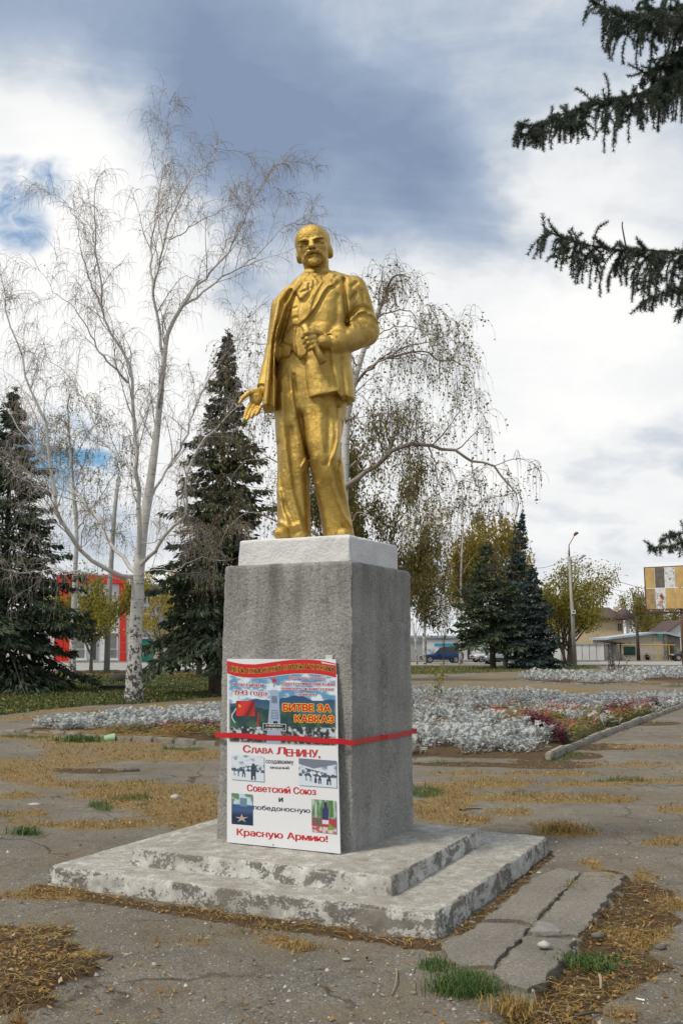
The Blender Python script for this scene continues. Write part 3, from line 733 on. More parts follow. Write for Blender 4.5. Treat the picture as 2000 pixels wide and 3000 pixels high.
# ---------------------------------------------------------------- ground: worn asphalt square, lawn, soil patches
LAWN = [(-600, 2112), (0, 2096), (134, 2080), (268, 2066), (420, 2062), (640, 2040), (760, 2020), (1000, 1990), (1190, 1977), (1600, 1966), (1760, 1958), (1740, 1950), (1180, 1950), (640, 1966), (0, 1973), (-600, 1974)]
BED_R = [(1180, 2218), (1610, 2228), (1760, 2160), (1930, 2098), (2080, 2046), (2000, 2048), (1700, 2045), (1480, 2030), (1180, 2020)]
BED_L = [(20, 2148), (250, 2165), (640, 2182), (760, 2186), (760, 2075), (640, 2080), (400, 2092), (180, 2118)]
BED_F = [(1500, 1987), (1600, 1979), (1750, 1972), (2100, 1963), (2100, 2007), (1700, 2004), (1560, 1998)]
PILE = [(-60, 2724), (60, 2722), (190, 2712), (215, 2740), (222, 2792), (330, 2800), (322, 2850), (280, 2905), (200, 2960), (150, 3010), (-60, 3060)]
RSOIL = [(1400, 3040), (1440, 2968), (1500, 2935), (1545, 2918), (1600, 2870), (1640, 2815), (1655, 2790), (1700, 2757), (1735, 2705), (1760, 2662), (1810, 2600), (1850, 2560), (1900, 2590), (1935, 2660), (1985, 2690), (1930, 2760), (1890, 2790), (1960, 2835), (1880, 2885), (1800, 2925), (1735, 2975), (1720, 3040)]
DRY = [(520, 2350, 150, 50), (560, 2400, 110, 30), (250, 2415, 260, 12), (60, 2390, 90, 10), (470, 2215, 190, 15), (570, 2203, 90, 9), (150, 2235, 170, 12), (60, 2270, 100, 24), (250, 2300, 180, 12), (420, 2310, 120, 16), (330, 2330, 120, 14), (60, 2330, 70, 14), (230, 2215, 120, 7), (120, 2165, 130, 5), (150, 2632, 105, 14),
       (1290, 2350, 90, 42), (1400, 2300, 150, 16), (1330, 2400, 90, 20), (1560, 2340, 180, 12), (1640, 2435, 95, 22), (1750, 2345, 120, 9), (1480, 2380, 70, 10), (1700, 2300, 160, 7), (1900, 2290, 150, 8), (1850, 2240, 160, 5), (1900, 2190, 120, 5), (1930, 2470, 80, 12), (1742, 2545, 28, 9), (1880, 2570, 30, 11), (1960, 2650, 60, 20), (1870, 2740, 90, 26), (1500, 2950, 45, 20), (1960, 2370, 60, 9), (1600, 2270, 150, 7), (1350, 2265, 100, 8), (885, 2775, 32, 14), (1690, 2610, 22, 10),
       (1400, 2012, 250, 2.4), (1700, 2016, 300, 2.4), (1500, 2034, 300, 2.5), (1850, 2040, 150, 3), (1300, 1995, 150, 2), (1500, 2003, 160, 2), (1650, 2024, 120, 4), (300, 2108, 160, 3), (560, 2115, 60, 3)]
GREEN = [(320, 2372, 40, 11), (70, 2437, 27, 11), (1360, 2893, 78, 30), (1285, 2832, 40, 10), (1730, 2815, 60, 9), (1690, 2790, 30, 9), (242, 2166, 48, 9), (1665, 2212, 30, 7), (1742, 2160, 40, 6), (1235, 2325, 60, 14), (80, 2160, 70, 5), (400, 2345, 60, 10), (1980, 2010, 40, 4), (1620, 2225, 40, 6), (1290, 2238, 30, 4), (540, 2195, 60, 5), (1800, 2290, 100, 5)]
SOILE = [(560, 2212, 80, 6), (250, 2258, 110, 8), (1600, 2240, 150, 14), (1760, 2190, 130, 10), (1400, 2240, 200, 7), (1690, 2215, 70, 10), (1900, 2120, 90, 7), (440, 2085, 200, 4), (1780, 2580, 60, 26), (1900, 2620, 60, 20)]
EDGE_DIRT = [(110, 2606), (420, 2655), (700, 2698), (900, 2722), (1100, 2752), (1285, 2772)]
EDGE_DIRT2 = [(1295, 2768), (1390, 2700), (1480, 2625), (1560, 2550), (1615, 2508)]
def ells(u, v, L):
    m = np.zeros_like(u)
    for cx, cy, rx, ry in L: m = np.maximum(m, 1 - ((u - cx) / rx) ** 2 * .5 - ((v - cy) / ry) ** 2 * .5)
    return m
def masks(X, Y):
    """soil, dry thatch, green cover, lawn at ground points"""
    u, v = proj(X, Y, np.zeros_like(X)); Yc = np.clip(Y, 3, 400)
    n1 = fbm2(X, Y, 1.3, 4, 11); n2 = fbm2(X, Y, 5.0, 3, 12); s = 2850 / Yc / 500
    uu = u + (110 * n1 + 45 * n2) * s; vv = v + (34 * n1 + 15 * n2) * s * np.clip(6 / Yc, .12, 1)
    k = .22 * n2 + .2 * n1
    ok = (Y > 3)
    soil = np.maximum(ells(uu, vv, SOILE), 0)
    soil = sstep(soil + k, .38, .62)
    for p in (PILE, RSOIL):
        soil = np.maximum(soil, sstep(-poly_dist(uu, vv, p) / 16, -.7, .9))
    soil = np.maximum(soil, sstep(1 - line_dist(u, v + 6 * n2, EDGE_DIRT) / 26 + .4 * n2, .25, .6))
    soil = np.maximum(soil, .85 * sstep(1 - line_dist(u, v + 4 * n2, EDGE_DIRT2) / 22 + .4 * n2, .25, .6))
    for p in (BED_R, BED_L, BED_F): soil = np.maximum(soil, sstep(-poly_dist(u, v, p), -1.5, 2))
    dry = sstep(ells(uu, vv, DRY) + k * 2.0 + .25 * fbm2(X, Y, 2.2, 4, 55), .22, .62); green = sstep(ells(uu, vv, GREEN) + k, .4, .7)
    lawn = sstep(-poly_dist(u + 40 * n1 * s, v + 2.5 * n1 + 1.5 * n2, LAWN), -1.5, 1.5)
    for p in (BED_R, BED_L, BED_F): lawn = lawn * sstep(poly_dist(u, v, p), -1, 1)
    # thin growth along random joints further out
    far = sstep(Y, 8, 14) * (1 - lawn)
    dry = np.maximum(dry, far * .85 * sstep(fbm2(X, Y * .55, .55, 5, 31), .06, .28))
    return soil * ok, dry * ok, green * ok, lawn
def mat_ground():
    m = Mat('worn_asphalt_ground'); p = m.pos()
    grit = m.voro(95, p, 'F1', 'Color'); g2 = m.noise(60, 6, .75)
    gr = m.ramp(grit, [(.0, (.09, .080, .064)), (.45, (.168, .152, .124)), (.8, (.24, .22, .185)), (.95, (.41, .39, .35))])
    c = m.mix(.45, gr, m.ramp(g2, [(.25, (.085, .078, .066)), (.75, (.25, .235, .205))]))
    peb = m.ramp(m.voro(30, p, 'F1', 'Distance'), [(.16, 1.0), (.26, 0.0)])
    pr = m.voro(30, p, 'F1', 'Color')
    sel = m.ramp(m.sepz(pr, 0), [(.60, 0.0), (.64, 1.0)])
    c = m.mix(m.math('MULTIPLY', peb, sel), c, m.ramp(m.sepz(pr, 1), [(0, (.06, .055, .05)), (.4, (.30, .28, .25)), (1, (.48, .46, .43))]))
    big = m.ramp(m.noise(.55, 8, .62), [(.3, .72), (.7, 1.32)])
    c = m.mix(1.0, c, big, 'MULTIPLY')
    tint = m.ramp(m.noise(1.7, 6, .6), [(.40, 0.0), (.64, .6)])
    c = m.mix(tint, c, (.17, .135, .09))
    stn = m.ramp(m.noise(4.2, 8, .72), [(.50, 0.0), (.68, .55)])
    c = m.mix(stn, c, (.085, .075, .06))
    crk = m.ramp(m.voro(1.1, m.warp(p), 'DISTANCE_TO_EDGE', 'Distance'), [(.006, 1.0), (.022, 0.0)])
    crk = m.math('MULTIPLY', crk, m.ramp(m.noise(.8, 3), [(.45, 0.0), (.6, .8)]))
    c = m.mix(crk, c, (.05, .042, .032))
    soil = m.ramp(m.noise(28, 8, .72), [(.2, (.034, .022, .012)), (.5, (.085, .056, .030)), (.8, (.17, .115, .062))])
    dryc = m.ramp(m.noise(34, 8, .75), [(.2, (.085, .055, .02)), (.5, (.22, .15, .058)), (.8, (.36, .26, .115))])
    grn = m.ramp(m.noise(22, 8, .7), [(.2, (.02, .034, .010)), (.55, (.055, .078, .022)), (.85, (.14, .14, .05))])
    wob = m.math('MULTIPLY', m.math('SUBTRACT', m.noise(26, 6, .7), .5), .9)
    def edge(a):
        A = m.attr(a); return m.ramp(m.math('ADD', A, m.math('MULTIPLY', wob, m.math('MULTIPLY', A, m.math('SUBTRACT', 1.0, A)))), [(.35, 0.0), (.65, 1.0)])
    c = m.mix(edge('soil'), c, soil); c = m.mix(m.math('MULTIPLY', m.attr('dry'), .85), c, dryc)
    c = m.mix(m.math('MULTIPLY', m.attr('green'), .8), c, grn); 
    lawnc = m.mix(m.ramp(m.noise(.7, 6, .65), [(.42, 0.0), (.66, .8)]), grn, dryc)
    c = m.mix(m.attr('lawn'), c, lawnc)
    m.color(c); m.rough(.95); m.b.inputs['Specular IOR Level'].default_value = .18
    b = m.bump(m.noise(120, 5, .8), .6, .012); b = m.bump(m.math('MULTIPLY', m.voro(70, p), 1.0), .5, .012, b)
    m.bump(crk, -.8, .02, b)
    return m.m
M_GROUND = mat_ground()
def axis(parts):
    r = []
    for a, b, s in parts: r += list(np.arange(a, b, s))
    r.append(parts[-1][1]); return np.array(r)
GX = axis([(-900, -120, 60), (-120, -30, 6), (-30, -12, .5), (-12, -4.5, .12), (-4.5, 4.5, .045), (4.5, 12, .12), (12, 40, .5), (40, 120, 6), (120, 900, 60)])
GY = axis([(-40, 2.5, 2.5), (2.5, 8.5, .045), (8.5, 14, .07), (14, 24, .12), (24, 60, .4), (60, 130, 1.5), (130, 400, 20), (400, 2400, 200)])
def ground_z(X, Y, m=None):
    so, dr, gr, la = masks(X, Y) if m is None else m
    near = np.clip((40 - Y) / 30, 0, 1)
    Z = near * (.018 * fbm2(X, Y, .5, 3, 2) + .006 * fbm2(X, Y, 4, 3, 3)) + so * near * (.022 * (fbm2(X, Y, 5, 4, 4) + .2)) + (dr + gr) * near * .012 * (fbm2(X, Y, 9, 3, 5) + .5)
    u, v = proj(X, Y, np.zeros_like(X)); Z = Z + .06 * near * sstep(-poly_dist(u, v, PILE), 0, 90) - .045 * sstep(-poly_dist(u, v, RSOIL), 0, 20) * (Y > 3)
    for p in (BED_R, BED_L): Z = Z + .05 * sstep(-poly_dist(u, v, p), -2, 6)
    return Z
def build_ground():
    X, Y = np.meshgrid(GX, GY, indexing='xy'); so, dr, gr, la = masks(X, Y); Z = ground_z(X, Y, (so, dr, gr, la))
    ny, nx = X.shape; i = np.arange(nx - 1)[None, :] + np.arange(ny - 1)[:, None] * nx
    F = np.stack([i, i + 1, i + nx + 1, i + nx], -1).reshape(-1, 4)
    o = fast_mesh('ground', np.stack([X, Y, Z], -1), F, M_GROUND, smooth=True); o['kind'] = 'structure'
    for n, a in (('soil', so), ('dry', dr), ('green', gr), ('lawn', la)):
        at_ = o.data.attributes.new(n, 'FLOAT', 'POINT'); at_.data.foreach_set('value', a.astype(np.float32).ravel())
    return o
GROUND = build_ground()
# broken asphalt slabs beside the steps
M_SLAB = None
def mat_slab():
    m = Mat('asphalt_slab'); p = m.pos()
    gr = m.ramp(m.voro(95, p, 'F1', 'Color'), [(.0, (.125, .112, .092)), (.5, (.225, .205, .172)), (.85, (.31, .288, .245)), (.96, (.47, .45, .41))])
    c = m.mix(.4, gr, m.ramp(m.noise(60, 6, .75), [(.25, (.125, .112, .09)), (.75, (.32, .295, .25))]))
    c = m.mix(1.0, c, m.ramp(m.noise(1.4, 6, .6), [(.3, .75), (.7, 1.15)]), 'MULTIPLY')
    m.color(c); m.rough(.95); m.bump(m.noise(110, 5, .8), .8, .014); return m.m
M_SLAB = mat_slab(); M_CEM = plain('grey_cement_skim', (.22, .213, .195), .9, .25, 9, .4, 70)
Q5 = lambda L: [(1000 + x / 1.568, 2300 + y / 1.568) for x, y in L]
SLABS = [([(455, 732), (560, 695), (640, 648), (795, 648), (868, 668), (755, 778), (700, 845), (560, 845), (480, 815)], .014, 0),
         ([(655, 632), (760, 545), (905, 425), (1000, 395), (1092, 412), (978, 545), (878, 652), (800, 632)], .017, 0),
         ([(705, 878), (772, 792), (846, 708), (930, 716), (1010, 724), (1080, 728), (1025, 800), (958, 868), (938, 916), (850, 958), (750, 935)], .015, 0),
         ([(858, 690), (900, 645), (1004, 540), (1110, 416), (1210, 410), (1305, 425), (1265, 482), (1186, 572), (1146, 640), (1086, 704), (1010, 700), (935, 705)], .020, 0),
         ([(862, 690), (902, 650), (960, 660), (1000, 690), (1000, 700), (930, 700)], .025, 1)]
def build_slabs():
    for poly, z, k in SLABS:
        P = [gp(*q)[:2] for q in Q5(poly)]
        R = []
        for i in range(len(P)):           # ragged edges
            a, b = P[i], P[(i + 1) % len(P)]; L = np.linalg.norm(b - a); n = max(2, int(L / .05)); nn = np.array([-(b - a)[1], (b - a)[0]]) / (L + 1e-9)
            for j in range(n): R.append(a + (b - a) * j / n + nn * .016 * random.uniform(-1, 1) * (j > 0))
        top = [(p[0], p[1], z + .004 * math.sin(p[0] * 9) + .003 * random.uniform(-1, 1)) for p in R]
        c = np.mean(R, 0)
        ins = [tuple(np.array([p[0], p[1]]) + (c - p) * .035) + (z + .006,) for p in R]
        n = len(R); V = [(p[0], p[1], -.03) for p in R] + top + ins
        F = [(i, (i + 1) % n, n + (i + 1) % n, n + i) for i in range(n)] + [(n + i, n + (i + 1) % n, 2 * n + (i + 1) % n, 2 * n + i) for i in range(n)] + [tuple(range(2 * n, 3 * n))]
        MB().add(V, F).build('asphalt_slab' if not k else 'cement_patch', M_CEM if k else M_SLAB, GROUND)
build_slabs()
# road
M_ROAD = plain('pale_worn_road', (.30, .295, .285), .9, .16, .8, .25, 60)
def sheet(name, pts, z, mat, kind='structure'):
    P = [gp(*q) for q in pts]; o = MB().add([(p[0], p[1], z) for p in P], [tuple(range(len(P)))]).build(name, mat); o['kind'] = kind; return o
sheet('road', [(-900, 1974), (0, 1971.5), (640, 1966), (1180, 1949.5), (1740, 1949.5), (2900, 1947), (2900, 1937.5), (1800, 1938.5), (1200, 1939.5), (640, 1941), (0, 1943), (-900, 1944)], .012, M_ROAD)
M_KERB = plain('weathered_kerb_concrete', (.24, .225, .19), .92, .4, 5, .6, 50)
def kerb(name, px, n, w=.12, hgt=.13, gap=.02, sink=0):
    root = empty(name, gp(*px[0])); root['kind'] = 'structure'
    P = np.array([gp(*q)[:2] for q in px]); L = np.r_[0, np.cumsum(np.linalg.norm(np.diff(P, axis=0), axis=1))]
    for i in range(n):
        s0, s1 = L[-1] * i / n + gap / 2, L[-1] * (i + 1) / n - gap / 2
        a = np.array([np.interp(s0, L, P[:, 0]), np.interp(s0, L, P[:, 1])]); b = np.array([np.interp(s1, L, P[:, 0]), np.interp(s1, L, P[:, 1])])
        d = (b - a) / np.linalg.norm(b - a); nn = np.array([-d[1], d[0]]) * w / 2
        h = hgt - sink + random.uniform(-.025, .02); o = random.uniform(-.02, .02)
        a, b = a + nn * o * 5, b + nn * (o + random.uniform(-.03, .03)) * 5
        q = [a - nn, b - nn, b + nn, a + nn]; h2 = h + random.uniform(-.02, .02)
        k = MB().add([(*p, -.1) for p in q] + [(*q[0], h), (*q[1], h2), (*q[2], h2), (*q[3], h)], [(0, 3, 2, 1), (4, 5, 6, 7), (0, 1, 5, 4), (1, 2, 6, 5), (2, 3, 7, 6), (3, 0, 4, 7)]).build('kerb_stone', M_KERB, None, bevel=.018)
        rel(k, root)
kerb('flower_bed_kerb', [(1606, 2229), (1690, 2190), (1800, 2145), (1930, 2097), (2010, 2068)], 15, .10, .105)
kerb('flower_bed_kerb', [(0, 2146), (134, 2153), (370, 2171), (640, 2184)], 12, .10, .07)
kerb('flower_bed_kerb', [(1500, 1989), (1560, 2000), (1700, 2006), (2100, 2009)], 18, .14, .07)
kerb('road_kerb', [(-300, 1973), (0, 1972), (640, 1966.6), (1180, 1950)], 40, .18, .14)
kerb('road_kerb', [(1755, 1939.2), (1600, 1939.6), (1200, 1940.2)], 16, .3, .14)

# ---------------------------------------------------------------- ground cover
def blades_mesh(P, H, W, lean, two=True):
    """grass blades: bent slivers"""
    n = len(P); th = rng.uniform(0, 2 * np.pi, n); ph = rng.uniform(0, 2 * np.pi, n); l = rng.uniform(.15, 1, n) * lean
    side = np.stack([np.cos(th), np.sin(th), np.zeros(n)], 1) * (W / 2)[:, None]; dr = np.stack([np.cos(ph), np.sin(ph), np.zeros(n)], 1)
    mid = P + dr * (l * H * .35)[:, None]; mid[:, 2] += H * .62
    tip = P + dr * (l * H)[:, None]; tip[:, 2] += H * np.clip(1.0 - .55 * l, .12, 1)
    V = np.stack([P - side, P + side, mid + side * .7, mid - side * .7, tip], 1).reshape(-1, 3); k = np.arange(n)[:, None] * 5
    return V, [k + np.array([[0, 1, 2, 3]]), k + np.array([[3, 2, 4]])]
def sample_px(n, lo, hi, fn=None):
    u = rng.uniform(lo[0], hi[0], n); v = rng.uniform(lo[1], hi[1], n)
    d = np.stack([(u - 1000) / F_PX, cp - sp * (1500 - v) / F_PX, sp + cp * (1500 - v) / F_PX], 1); t = -CAM_H / d[:, 2]
    return d[:, 0] * t, d[:, 1] * t
M_DRYG = leafmat('dry_grass', [(0, (.18, .11, .035)), (.3, (.34, .22, .075)), (.6, (.46, .33, .13)), (.8, (.30, .26, .08)), (1, (.26, .13, .04))], .25)
M_GRNG = leafmat('green_weed', [(0, (.03, .075, .02)), (.5, (.075, .145, .04)), (.85, (.13, .20, .055)), (1, (.26, .25, .09))], .3)
M_LAWN = leafmat('lawn_grass', [(0, (.035, .065, .018)), (.45, (.085, .12, .034)), (.8, (.15, .17, .055)), (1, (.32, .28, .12))], .3)
M_LITT = leafmat('fallen_leaf', [(0, (.12, .05, .015)), (.3, (.28, .13, .03)), (.55, (.40, .23, .06)), (.75, (.22, .14, .07)), (.9, (.45, .36, .20)), (1, (.06, .035, .02))], .15)
def cover(name, X, Y, mk, h0, h1, w, lean, mat, z=.0):
    k = rng.uniform(0, 1, len(X)) < mk; X, Y = X[k], Y[k]; P = np.stack([X, Y, ground_z(X, Y) - .004 + z], 1)
    H = rng.uniform(h0, h1, len(X)); W = rng.uniform(.7, 1.3, len(X)) * w * np.clip(Y / 9, .6, 3)
    V, F = blades_mesh(P, H, W, lean); o = fast_mesh(name, V, F, mat); o['kind'] = 'stuff'; return o
def litter(name, X, Y, mk, s0, s1, mat, z=.008):
    k = rng.uniform(0, 1, len(X)) < mk; X, Y = X[k], Y[k]; n = len(X); s = rng.uniform(s0, s1, n) * np.clip(Y / 12, 1, 2.2); th = rng.uniform(0, 6.28, n); tx, ty = rng.normal(0, .35, (2, n))
    a = np.stack([np.cos(th), np.sin(th), tx], 1) * s[:, None]; b = np.stack([-np.sin(th), np.cos(th), ty], 1) * (s * rng.uniform(.35, .8, n))[:, None]
    P = np.stack([X, Y, ground_z(X, Y) + z + s * .35], 1)
    V = np.stack([P - a, P + b * .8 - a * .1, P + a, P - b * .8 + a * .1], 1).reshape(-1, 3); F = np.arange(n)[:, None] * 4 + np.arange(4)[None]
    o = fast_mesh(name, V, F, mat); o['kind'] = 'stuff'; return o
def on_steps(X, Y):
    d = (X - _n[0]) * DA[0] + (Y - _n[1]) * DA[1]; e = (X - _n[0]) * DB[0] + (Y - _n[1]) * DB[1]
    return (d > -.02) & (d < 2.95) & (e > -.02) & (e < 2.8)
def build_cover():
    X, Y = sample_px(230000, (-60, 2080), (2060, 3060)); k = ~on_steps(X, Y); X, Y = X[k], Y[k]
    so, dr, gr, la = masks(X, Y); bed = np.zeros_like(X)
    u, v = proj(X, Y, np.zeros_like(X))
    for p in (BED_R, BED_L): bed = np.maximum(bed, (poly_dist(u, v, p) < 0) * 1.0)
    nb = 1 - bed; clump = sstep(fbm2(X, Y, 6, 3, 77), -.15, .35)
    cover('dry_grass', X, Y, dr * nb * (.15 + .6 * clump), .02, .08, .0045, 1.2, M_DRYG)
    cover('green_grass', X, Y, np.clip(gr + .25 * dr * sstep(fbm2(X, Y, 2.5, 3, 78), .05, .3), 0, 1) * nb * .9, .03, .09, .0045, 1.0, M_GRNG)
    litter('fallen_leaves', X, Y, np.clip(.32 * dr + .16 * so * nb + .012 * (1 - la), 0, 1) * np.where(Y < 9, .45, 1), .007, .019, M_LITT)
    # loose straw lying on the soil
    n = 1500; X, Y = sample_px(n * 7, (-40, 2200), (2040, 3050)); so, dr, gr, la = masks(X, Y); k = (rng.uniform(0, 1, len(X)) < so * .8 + dr * .3) & ~on_steps(X, Y); X, Y = X[k], Y[k]
    lines = []
    for x, y, g in zip(X, Y, ground_z(X, Y)):
        th = rng.uniform(0, 6.28); L = rng.uniform(.04, .16); b = rng.normal(0, .3)
        lines.append((np.array([[x, y, g + .010], [x + L / 2 * math.cos(th), y + L / 2 * math.sin(th), g + .024], [x + L * math.cos(th + b), y + L * math.sin(th + b), g + .012]]), [.0016, .002, .001]))
    V, F = tubes(lines, 3); o = fast_mesh('straw', V, F, M_DRYG); o['kind'] = 'stuff'
    # pebbles
    n = 2600; X, Y = sample_px(n, (-40, 2350), (2040, 3050)); k = ~on_steps(X, Y); X, Y = X[k], Y[k]; n = len(X)
    s = rng.lognormal(-5.1, .45, n).clip(.003, .022); B = np.array([(1, 0, 0), (-.5, .8, 0), (-.5, -.8, 0), (0, 0, .8), (.4, .5, .5)])
    R = rng.uniform(.6, 1.3, (n, 5, 3)); V = np.stack([X, Y, ground_z(X, Y) + .001], 1)[:, None] + B[None] * R * s[:, None, None]
    F = np.arange(n)[:, None, None] * 5 + np.array([[0, 4, 3], [4, 1, 3], [1, 2, 3], [2, 0, 3], [0, 1, 4]])[None]
    m = leafmat('pebble', [(0, (.07, .065, .06)), (.5, (.24, .225, .2)), (.85, (.36, .34, .31)), (1, (.55, .53, .5))], 0)
    o = fast_mesh('pebbles', V.reshape(-1, 3), F.reshape(-1, 3), m); o['kind'] = 'stuff'
    # lawn
    X, Y = sample_px(130000, (-60, 1950), (1800, 2110)); so, dr, gr, la = masks(X, Y)
    cover('lawn_grass', X, Y, la * .9, .05, .14, .016, 1.0, M_LAWN)
    strip = sstep(-np.abs(proj(X, Y, X * 0)[1] - 1981 + 4 * fbm2(X, Y, .3, 3, 5)), -7, -2) * (proj(X, Y, X * 0)[0] < 700)
    litter('fallen_leaves', X, Y, la * (.015 + .6 * strip), .015, .03, M_LITT, .07)
build_cover()

# ---------------------------------------------------------------- flower beds
M_SILV = leafmat('silver_leaf', [(0, (.30, .32, .32)), (.4, (.46, .48, .48)), (.8, (.60, .62, .62)), (1, (.36, .40, .36))], .12, .8)
M_REDP = leafmat('red_petal', [(0, (.50, .02, .04)), (.5, (.72, .05, .08)), (1, (.85, .16, .2))], .3)
M_MAROON = leafmat('maroon_leaf', [(0, (.05, .004, .01)), (.6, (.13, .01, .022)), (1, (.22, .02, .03))], .2)
M_ORNG = leafmat('orange_petal', [(0, (.45, .13, .01)), (1, (.62, .25, .02))], .3)
M_YELG = leafmat('yellowing_leaf', [(0, (.10, .12, .02)), (.5, (.24, .21, .05)), (1, (.35, .28, .08))], .3)
def dusty_clump(seed, nleaf=64):
    r = np.random.default_rng(seed); V, F = [], []; n = 0
    for _ in range(nleaf):
        th = r.uniform(0, 6.28); L = r.uniform(.07, .17); el = r.uniform(.35, 1.4); b = np.array([r.normal(0, .085), r.normal(0, .085), r.uniform(0, .17)])
        d = np.array([math.cos(th) * math.cos(el), math.sin(th) * math.cos(el), math.sin(el)]); s = np.array([-math.sin(th), math.cos(th), 0]); up = np.cross(s, d)
        q = lambda t, w, z=0: b + d * L * t + s * w * L - np.array([0, 0, 1]) * .35 * L * t * t + up * z
        pts = [q(0, -.02), q(0, .02), q(.9, .05), q(.9, -.05)]
        for t in (.38, .62, .85):
            for sg in (-1, 1): pts += [q(t - .06, sg * .02), q(t + .16, sg * .24), q(t + .22, sg * .17), q(t + .06, sg * .02)]
        for k in range(0, len(pts), 4): V += pts[k:k + 4]; F.append((n + k, n + k + 1, n + k + 2, n + k + 3))
        n += len(pts)
    return np.array(V), np.array(F)
def scatter(name, temps, X, Y, S, mat, z=.03):
    Vs, Fs, n = [], [], 0
    for x, y, s in zip(X, Y, S):
        V, F = temps[rng.integers(len(temps))]; a = rng.uniform(0, 6.28); c, si = math.cos(a), math.sin(a)
        W = V * s; W = np.stack([W[:, 0] * c - W[:, 1] * si + x, W[:, 0] * si + W[:, 1] * c + y, W[:, 2] + z], 1); Vs.append(W); Fs.append(F + n); n += len(W)
    o = fast_mesh(name, np.concatenate(Vs), np.concatenate(Fs), mat); o['kind'] = 'stuff'; return o
def in_poly(n, poly, lo, hi, thin=None):
    """about n points spread evenly over the ground inside a bed outline"""
    P = np.array([gp(*q)[:2] for q in poly]); a, b = P.min(0), P.max(0)
    X = rng.uniform(a[0], b[0], n * 6); Y = rng.uniform(a[1], b[1], n * 6); k = poly_dist(X, Y, P) < -.05; X, Y = X[k][:n], Y[k][:n]
    return X, Y
def tuft(seed, n=16, h=.16, w=.03):
    r = np.random.default_rng(seed); P = np.stack([r.normal(0, .05, n), r.normal(0, .05, n), np.zeros(n)], 1); V = []; F = []
    for i in range(n):
        th = r.uniform(0, 6.28); d = np.array([math.cos(th), math.sin(th), 0]); s = np.array([-d[1], d[0], 0]); z = r.uniform(.3, 1) * h; c = P[i] + d * r.uniform(.0, .07) + np.array([0, 0, z])
        V += [c - d * w, c + s * w * .6, c + d * w + np.array([0, 0, r.uniform(-.02, .02)]), c - s * w * .6]; F.append([4 * i, 4 * i + 1, 4 * i + 2, 4 * i + 3])
    return np.array(V), np.array(F)
def build_beds():
    T = [dusty_clump(i) for i in range(6)]
    red_zone = [(1400, 2098), (1500, 2076), (1560, 2078), (1640, 2086), (1740, 2086), (1900, 2082), (1930, 2092), (1640, 2195), (1600, 2165), (1540, 2142), (1440, 2128)]
    X, Y = in_poly(900, BED_R, 0, 0); u, v = proj(X, Y, X * 0); f = poly_dist(u + 12 * fbm2(X, Y, 1.5, 2, 3), v + 5 * fbm2(X, Y, 1.5, 2, 4), red_zone)
    keep = (f > 0) & (v < 2216) & ~((u > 1560) & (v > 2110) & (u > 1640 - (v - 2150))) | (rng.uniform(0, 1, len(X)) < .28) & (f < 0)
    gaps = fbm2(X, Y, 1.4, 3, 91) > -.16
    k = keep & gaps
    scatter('silver_foliage', T, X[k], Y[k], rng.uniform(.6, 1.35, k.sum()) * np.where(v[k] > 2120, 1.1, .85), M_SILV)
    X, Y = in_poly(240, [(80, 2140), (250, 2116), (400, 2098), (640, 2080), (760, 2075), (760, 2135), (640, 2140), (400, 2148), (200, 2152)], 0, 0)
    scatter('silver_foliage', T, X, Y, rng.uniform(.65, 1.15, len(X)), M_SILV)
    X, Y = in_poly(900, BED_F, 0, 0); k = fbm2(X, Y, .25, 3, 8) > -.18; scatter('silver_foliage', [dusty_clump(90 + i, 22) for i in range(5)], X[k], Y[k], rng.uniform(1.3, 2.0, k.sum()), M_SILV)
    tf = [tuft(i) for i in range(4)]; sm = [tuft(20 + i, 10, .12, .03) for i in range(4)]; fl = [tuft(40 + i, 7, .22, .028) for i in range(4)]
    X, Y = in_poly(620, red_zone, 0, 0); u, v = proj(X, Y, X * 0); c = fbm2(X, Y, 1.2, 2, 15)
    k = c > -.25; scatter('bedding_leaves', tf, X[k], Y[k], rng.uniform(.8, 1.3, k.sum()), M_YELG)
    k = (c > .08) & (rng.uniform(0, 1, len(X)) < .45); scatter('red_flowers', fl, X[k], Y[k], rng.uniform(1.0, 1.45, k.sum()), M_REDP, .07)
    # maroon clumps along the front of the flowers
    band = [(1545, 2126), (1600, 2148), (1650, 2180), (1668, 2200), (1640, 2206), (1600, 2175), (1520, 2140)]
    X, Y = in_poly(80, band, 0, 0); scatter('maroon_foliage', [tuft(60 + i, 34, .34, .045) for i in range(4)], X, Y, rng.uniform(.7, 1.1, len(X)), M_MAROON)
    X, Y = in_poly(40, [(1760, 2094), (1830, 2088), (1960, 2072), (1970, 2078), (1850, 2100), (1760, 2110)], 0, 0); scatter('maroon_foliage', [tuft(60 + i, 34, .34, .045) for i in range(4)], X, Y, rng.uniform(.6, 1.1, len(X)), M_MAROON)
    X, Y = in_poly(50, [(1200, 2065), (1420, 2050), (1420, 2062), (1200, 2100)], 0, 0); scatter('orange_flowers', fl, X, Y, rng.uniform(.8, 1.2, len(X)), M_ORNG, .05)
    X, Y = in_poly(500, [(1620, 2222), (1760, 2156), (1930, 2097), (1900, 2093), (1760, 2135), (1640, 2195)], 0, 0); scatter('green_bedding', tf, X, Y, rng.uniform(.6, 1.1, len(X)), leafmat('bedding_green', [(0, (.03, .05, .012)), (.6, (.075, .09, .022)), (1, (.17, .15, .05))]))
    # left bed: sparse yellowing plants and a few red blooms in dark soil
    lz = [(300, 2150), (640, 2144), (760, 2146), (760, 2182), (640, 2178), (330, 2164)]
    X, Y = in_poly(110, lz, 0, 0); scatter('bedding_leaves', tf, X, Y, rng.uniform(.7, 1.3, len(X)), M_YELG)
    X, Y = in_poly(26, lz, 0, 0); scatter('red_flowers', fl, X, Y, rng.uniform(.7, 1.0, len(X)), M_REDP, .04)
